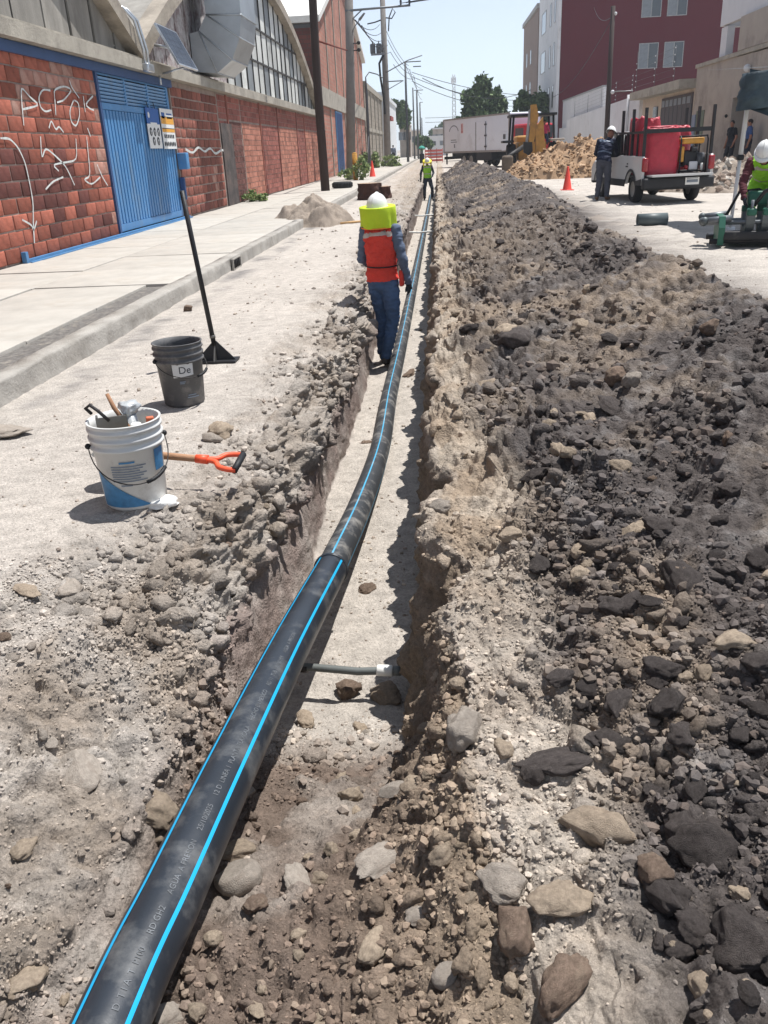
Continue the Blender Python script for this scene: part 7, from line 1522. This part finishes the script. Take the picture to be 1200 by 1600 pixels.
# lime-vested worker farther along, facing us
person('person', 'worker in lime vest facing us astride the pipe far along the trench', (-.52, 40.6, -.75), PI+.08, dict(lel=(-.28, .05, 1.16), lwr=(-.20, .22, 1.02), rel=(.3, .02, 1.14), rwr=(.31, .1, .9), look=(0, 1, -.5), head=(0, .06, 1.6), lkn=(-.2, .1, .5), lan=(-.2, .02, .09), lto=(-.23, .2, .045), rkn=(.14, .06, .5), ran=(.15, .0, .09), rto=(.18, .18, .045)),
       dict(shirt=cloth('dark_shirt', (48, 54, 66)), pants=cloth('dark_trousers', (58, 64, 76)), boot=boots, hand=glove), (M_hat, plain('yellow_shade', (224, 208, 60), .8, bump=0)), (limev, silver, .0), voxel=.014)
# man at the open pickup door
mp = onz(938, 314); person('person', 'man in navy vest and white hard hat leaning into the open pickup door', (mp[0]+.05, mp[1]+.1, 0), -.35, dict(pelvis=(0, -.02, .95), waist=(0, .02, 1.08), chest=(.02, .11, 1.28), neck=(.05, .20, 1.42), head=(.09, .27, 1.55), look=(.25, 1, -.55), lsh=(-.16, .12, 1.39), rsh=(.20, .16, 1.39), lel=(-.24, .14, 1.12), lwr=(-.14, .34, 1.0), rel=(.27, .28, 1.13), rwr=(.24, .52, 1.02), rhd=(0, 1, -.2), lkn=(-.09, .03, .5), lan=(-.12, -.05, .09), lto=(-.14, .13, .045), rkn=(.11, .06, .5), ran=(.12, .0, .09), rto=(.15, .17, .045)),
       dict(shirt=cloth('navy_check_shirt', (42, 46, 62)), pants=cloth('grey_trousers', (88, 90, 100)), boot=plain('tan_boot', (120, 92, 70), .85), hand=M_skin), (M_hat, None), (plain('navy_vest', (34, 42, 66), .8, bump=.3), plain('grey_band', (98, 112, 132), .5, bump=0), -.03), voxel=.012)
# two people in the doorway across the street
dA, dB = ony(1172, 256, 36.2), ony(1196, 256, 35.2)
person('person', 'person in black T-shirt and dark trousers standing by the house doorway', (11.3, 36.0, .15), 1.9, dict(look=(-.5, .8, -.1), lel=(-.26, -.03, 1.14), lwr=(-.24, .08, .9), rkn=(.14, .08, .5), ran=(.2, .08, .09), rto=(.26, .26, .045)), dict(shirt=cloth('black_tshirt', (30, 32, 38)), pants=cloth('charcoal_trousers', (44, 44, 50)), boot=plain('pale_shoe', (170, 166, 160), .7)), hair=M_hair, voxel=.014, long_sleeve=False)
person('person', 'person in blue short-sleeved shirt beside the one in black', (11.6, 34.9, .15), 1.4, dict(look=(.1, 1, -.1)), dict(shirt=cloth('blue_shirt', (58, 82, 128)), pants=cloth('dark_jeans', (40, 44, 56)), boot=boots), hair=M_hair, voxel=.014, long_sleeve=False)
# worker bending over the fusion machine
person('person', 'worker in maroon sleeves and lime vest bending over the green machine', (4.56, 12.85, 0), 2.7, dict(pelvis=(0, -.12, .80), waist=(0, .0, .90), chest=(0, .19, 1.02), neck=(0, .34, 1.10), head=(0, .45, 1.16), look=(0, 1, -.9), lsh=(-.18, .28, 1.06), rsh=(.18, .28, 1.06), lel=(-.24, .40, .80), lwr=(-.2, .52, .62), rel=(.24, .40, .80), rwr=(.18, .54, .62), lhip=(-.09, -.12, .78), rhip=(.09, -.12, .78), lkn=(-.16, .16, .47), rkn=(.16, .12, .47), lan=(-.16, -.02, .09), ran=(.16, -.05, .09), lto=(-.18, .17, .045), rto=(.18, .14, .045)),
       dict(shirt=cloth('maroon_shirt', (84, 38, 46)), pants=cloth('work_trousers', (52, 60, 76)), boot=boots, hand=glove), (M_hat, None), (limev, silver, -.02), voxel=.011)
# pedestrian on the far pavement
pd = ony(615, 252, 88); person('person', 'pedestrian in grey shirt walking away along the far pavement', (pd[0], 88, .1), .1, dict(lkn=(-.1, .16, .52), lan=(-.1, .22, .1), lto=(-.1, .4, .06), ran=(.1, -.2, .12), rto=(.1, -.03, .05)), dict(shirt=cloth('grey_shirt', (112, 120, 136)), pants=cloth('black_trousers', (38, 40, 48)), boot=boots), hair=M_hair, voxel=.018)
# backhoe operator
person('person', 'operator in pink shirt sitting in the backhoe cab', (5.75, 50.1, 1.3), PI, dict(pelvis=(0, -.05, .45), waist=(0, -.05, .58), chest=(0, -.03, .80), neck=(0, 0, .97), head=(0, .02, 1.12), lsh=(-.18, 0, .92), rsh=(.18, 0, .92), lel=(-.24, .1, .68), rel=(.24, .1, .68), lwr=(-.18, .34, .66), rwr=(.18, .34, .66), lhip=(-.09, 0, .42), rhip=(.09, 0, .42), lkn=(-.12, .42, .44), rkn=(.12, .42, .44), lan=(-.12, .45, .09), ran=(.12, .45, .09), lto=(-.12, .62, .045), rto=(.12, .62, .045)), dict(shirt=cloth('pink_shirt', (214, 70, 112)), pants=cloth('blue_trousers', (50, 62, 92)), boot=boots), hair=M_hair, voxel=.016)
# ================================================================== AIR: thin even haze round the whole street
hz = MB().bb((-420, -40, -3), (420, 1600, 30)).build('haze', None); tag(hz, 'thin pale haze in the air over the street', kind='stuff')
hm_ = bpy.data.materials.new('haze_air'); hm_.use_nodes = True; nt = hm_.node_tree; nt.nodes.clear(); ho_ = nt.nodes.new('ShaderNodeOutputMaterial'); pv_ = nt.nodes.new('ShaderNodeVolumePrincipled')
pv_.inputs['Color'].default_value = (.86, .92, 1, 1); pv_.inputs['Density'].default_value = .0006; pv_.inputs['Anisotropy'].default_value = .2; nt.links.new(pv_.outputs[0], ho_.inputs['Volume']); hz.data.materials.append(hm_)
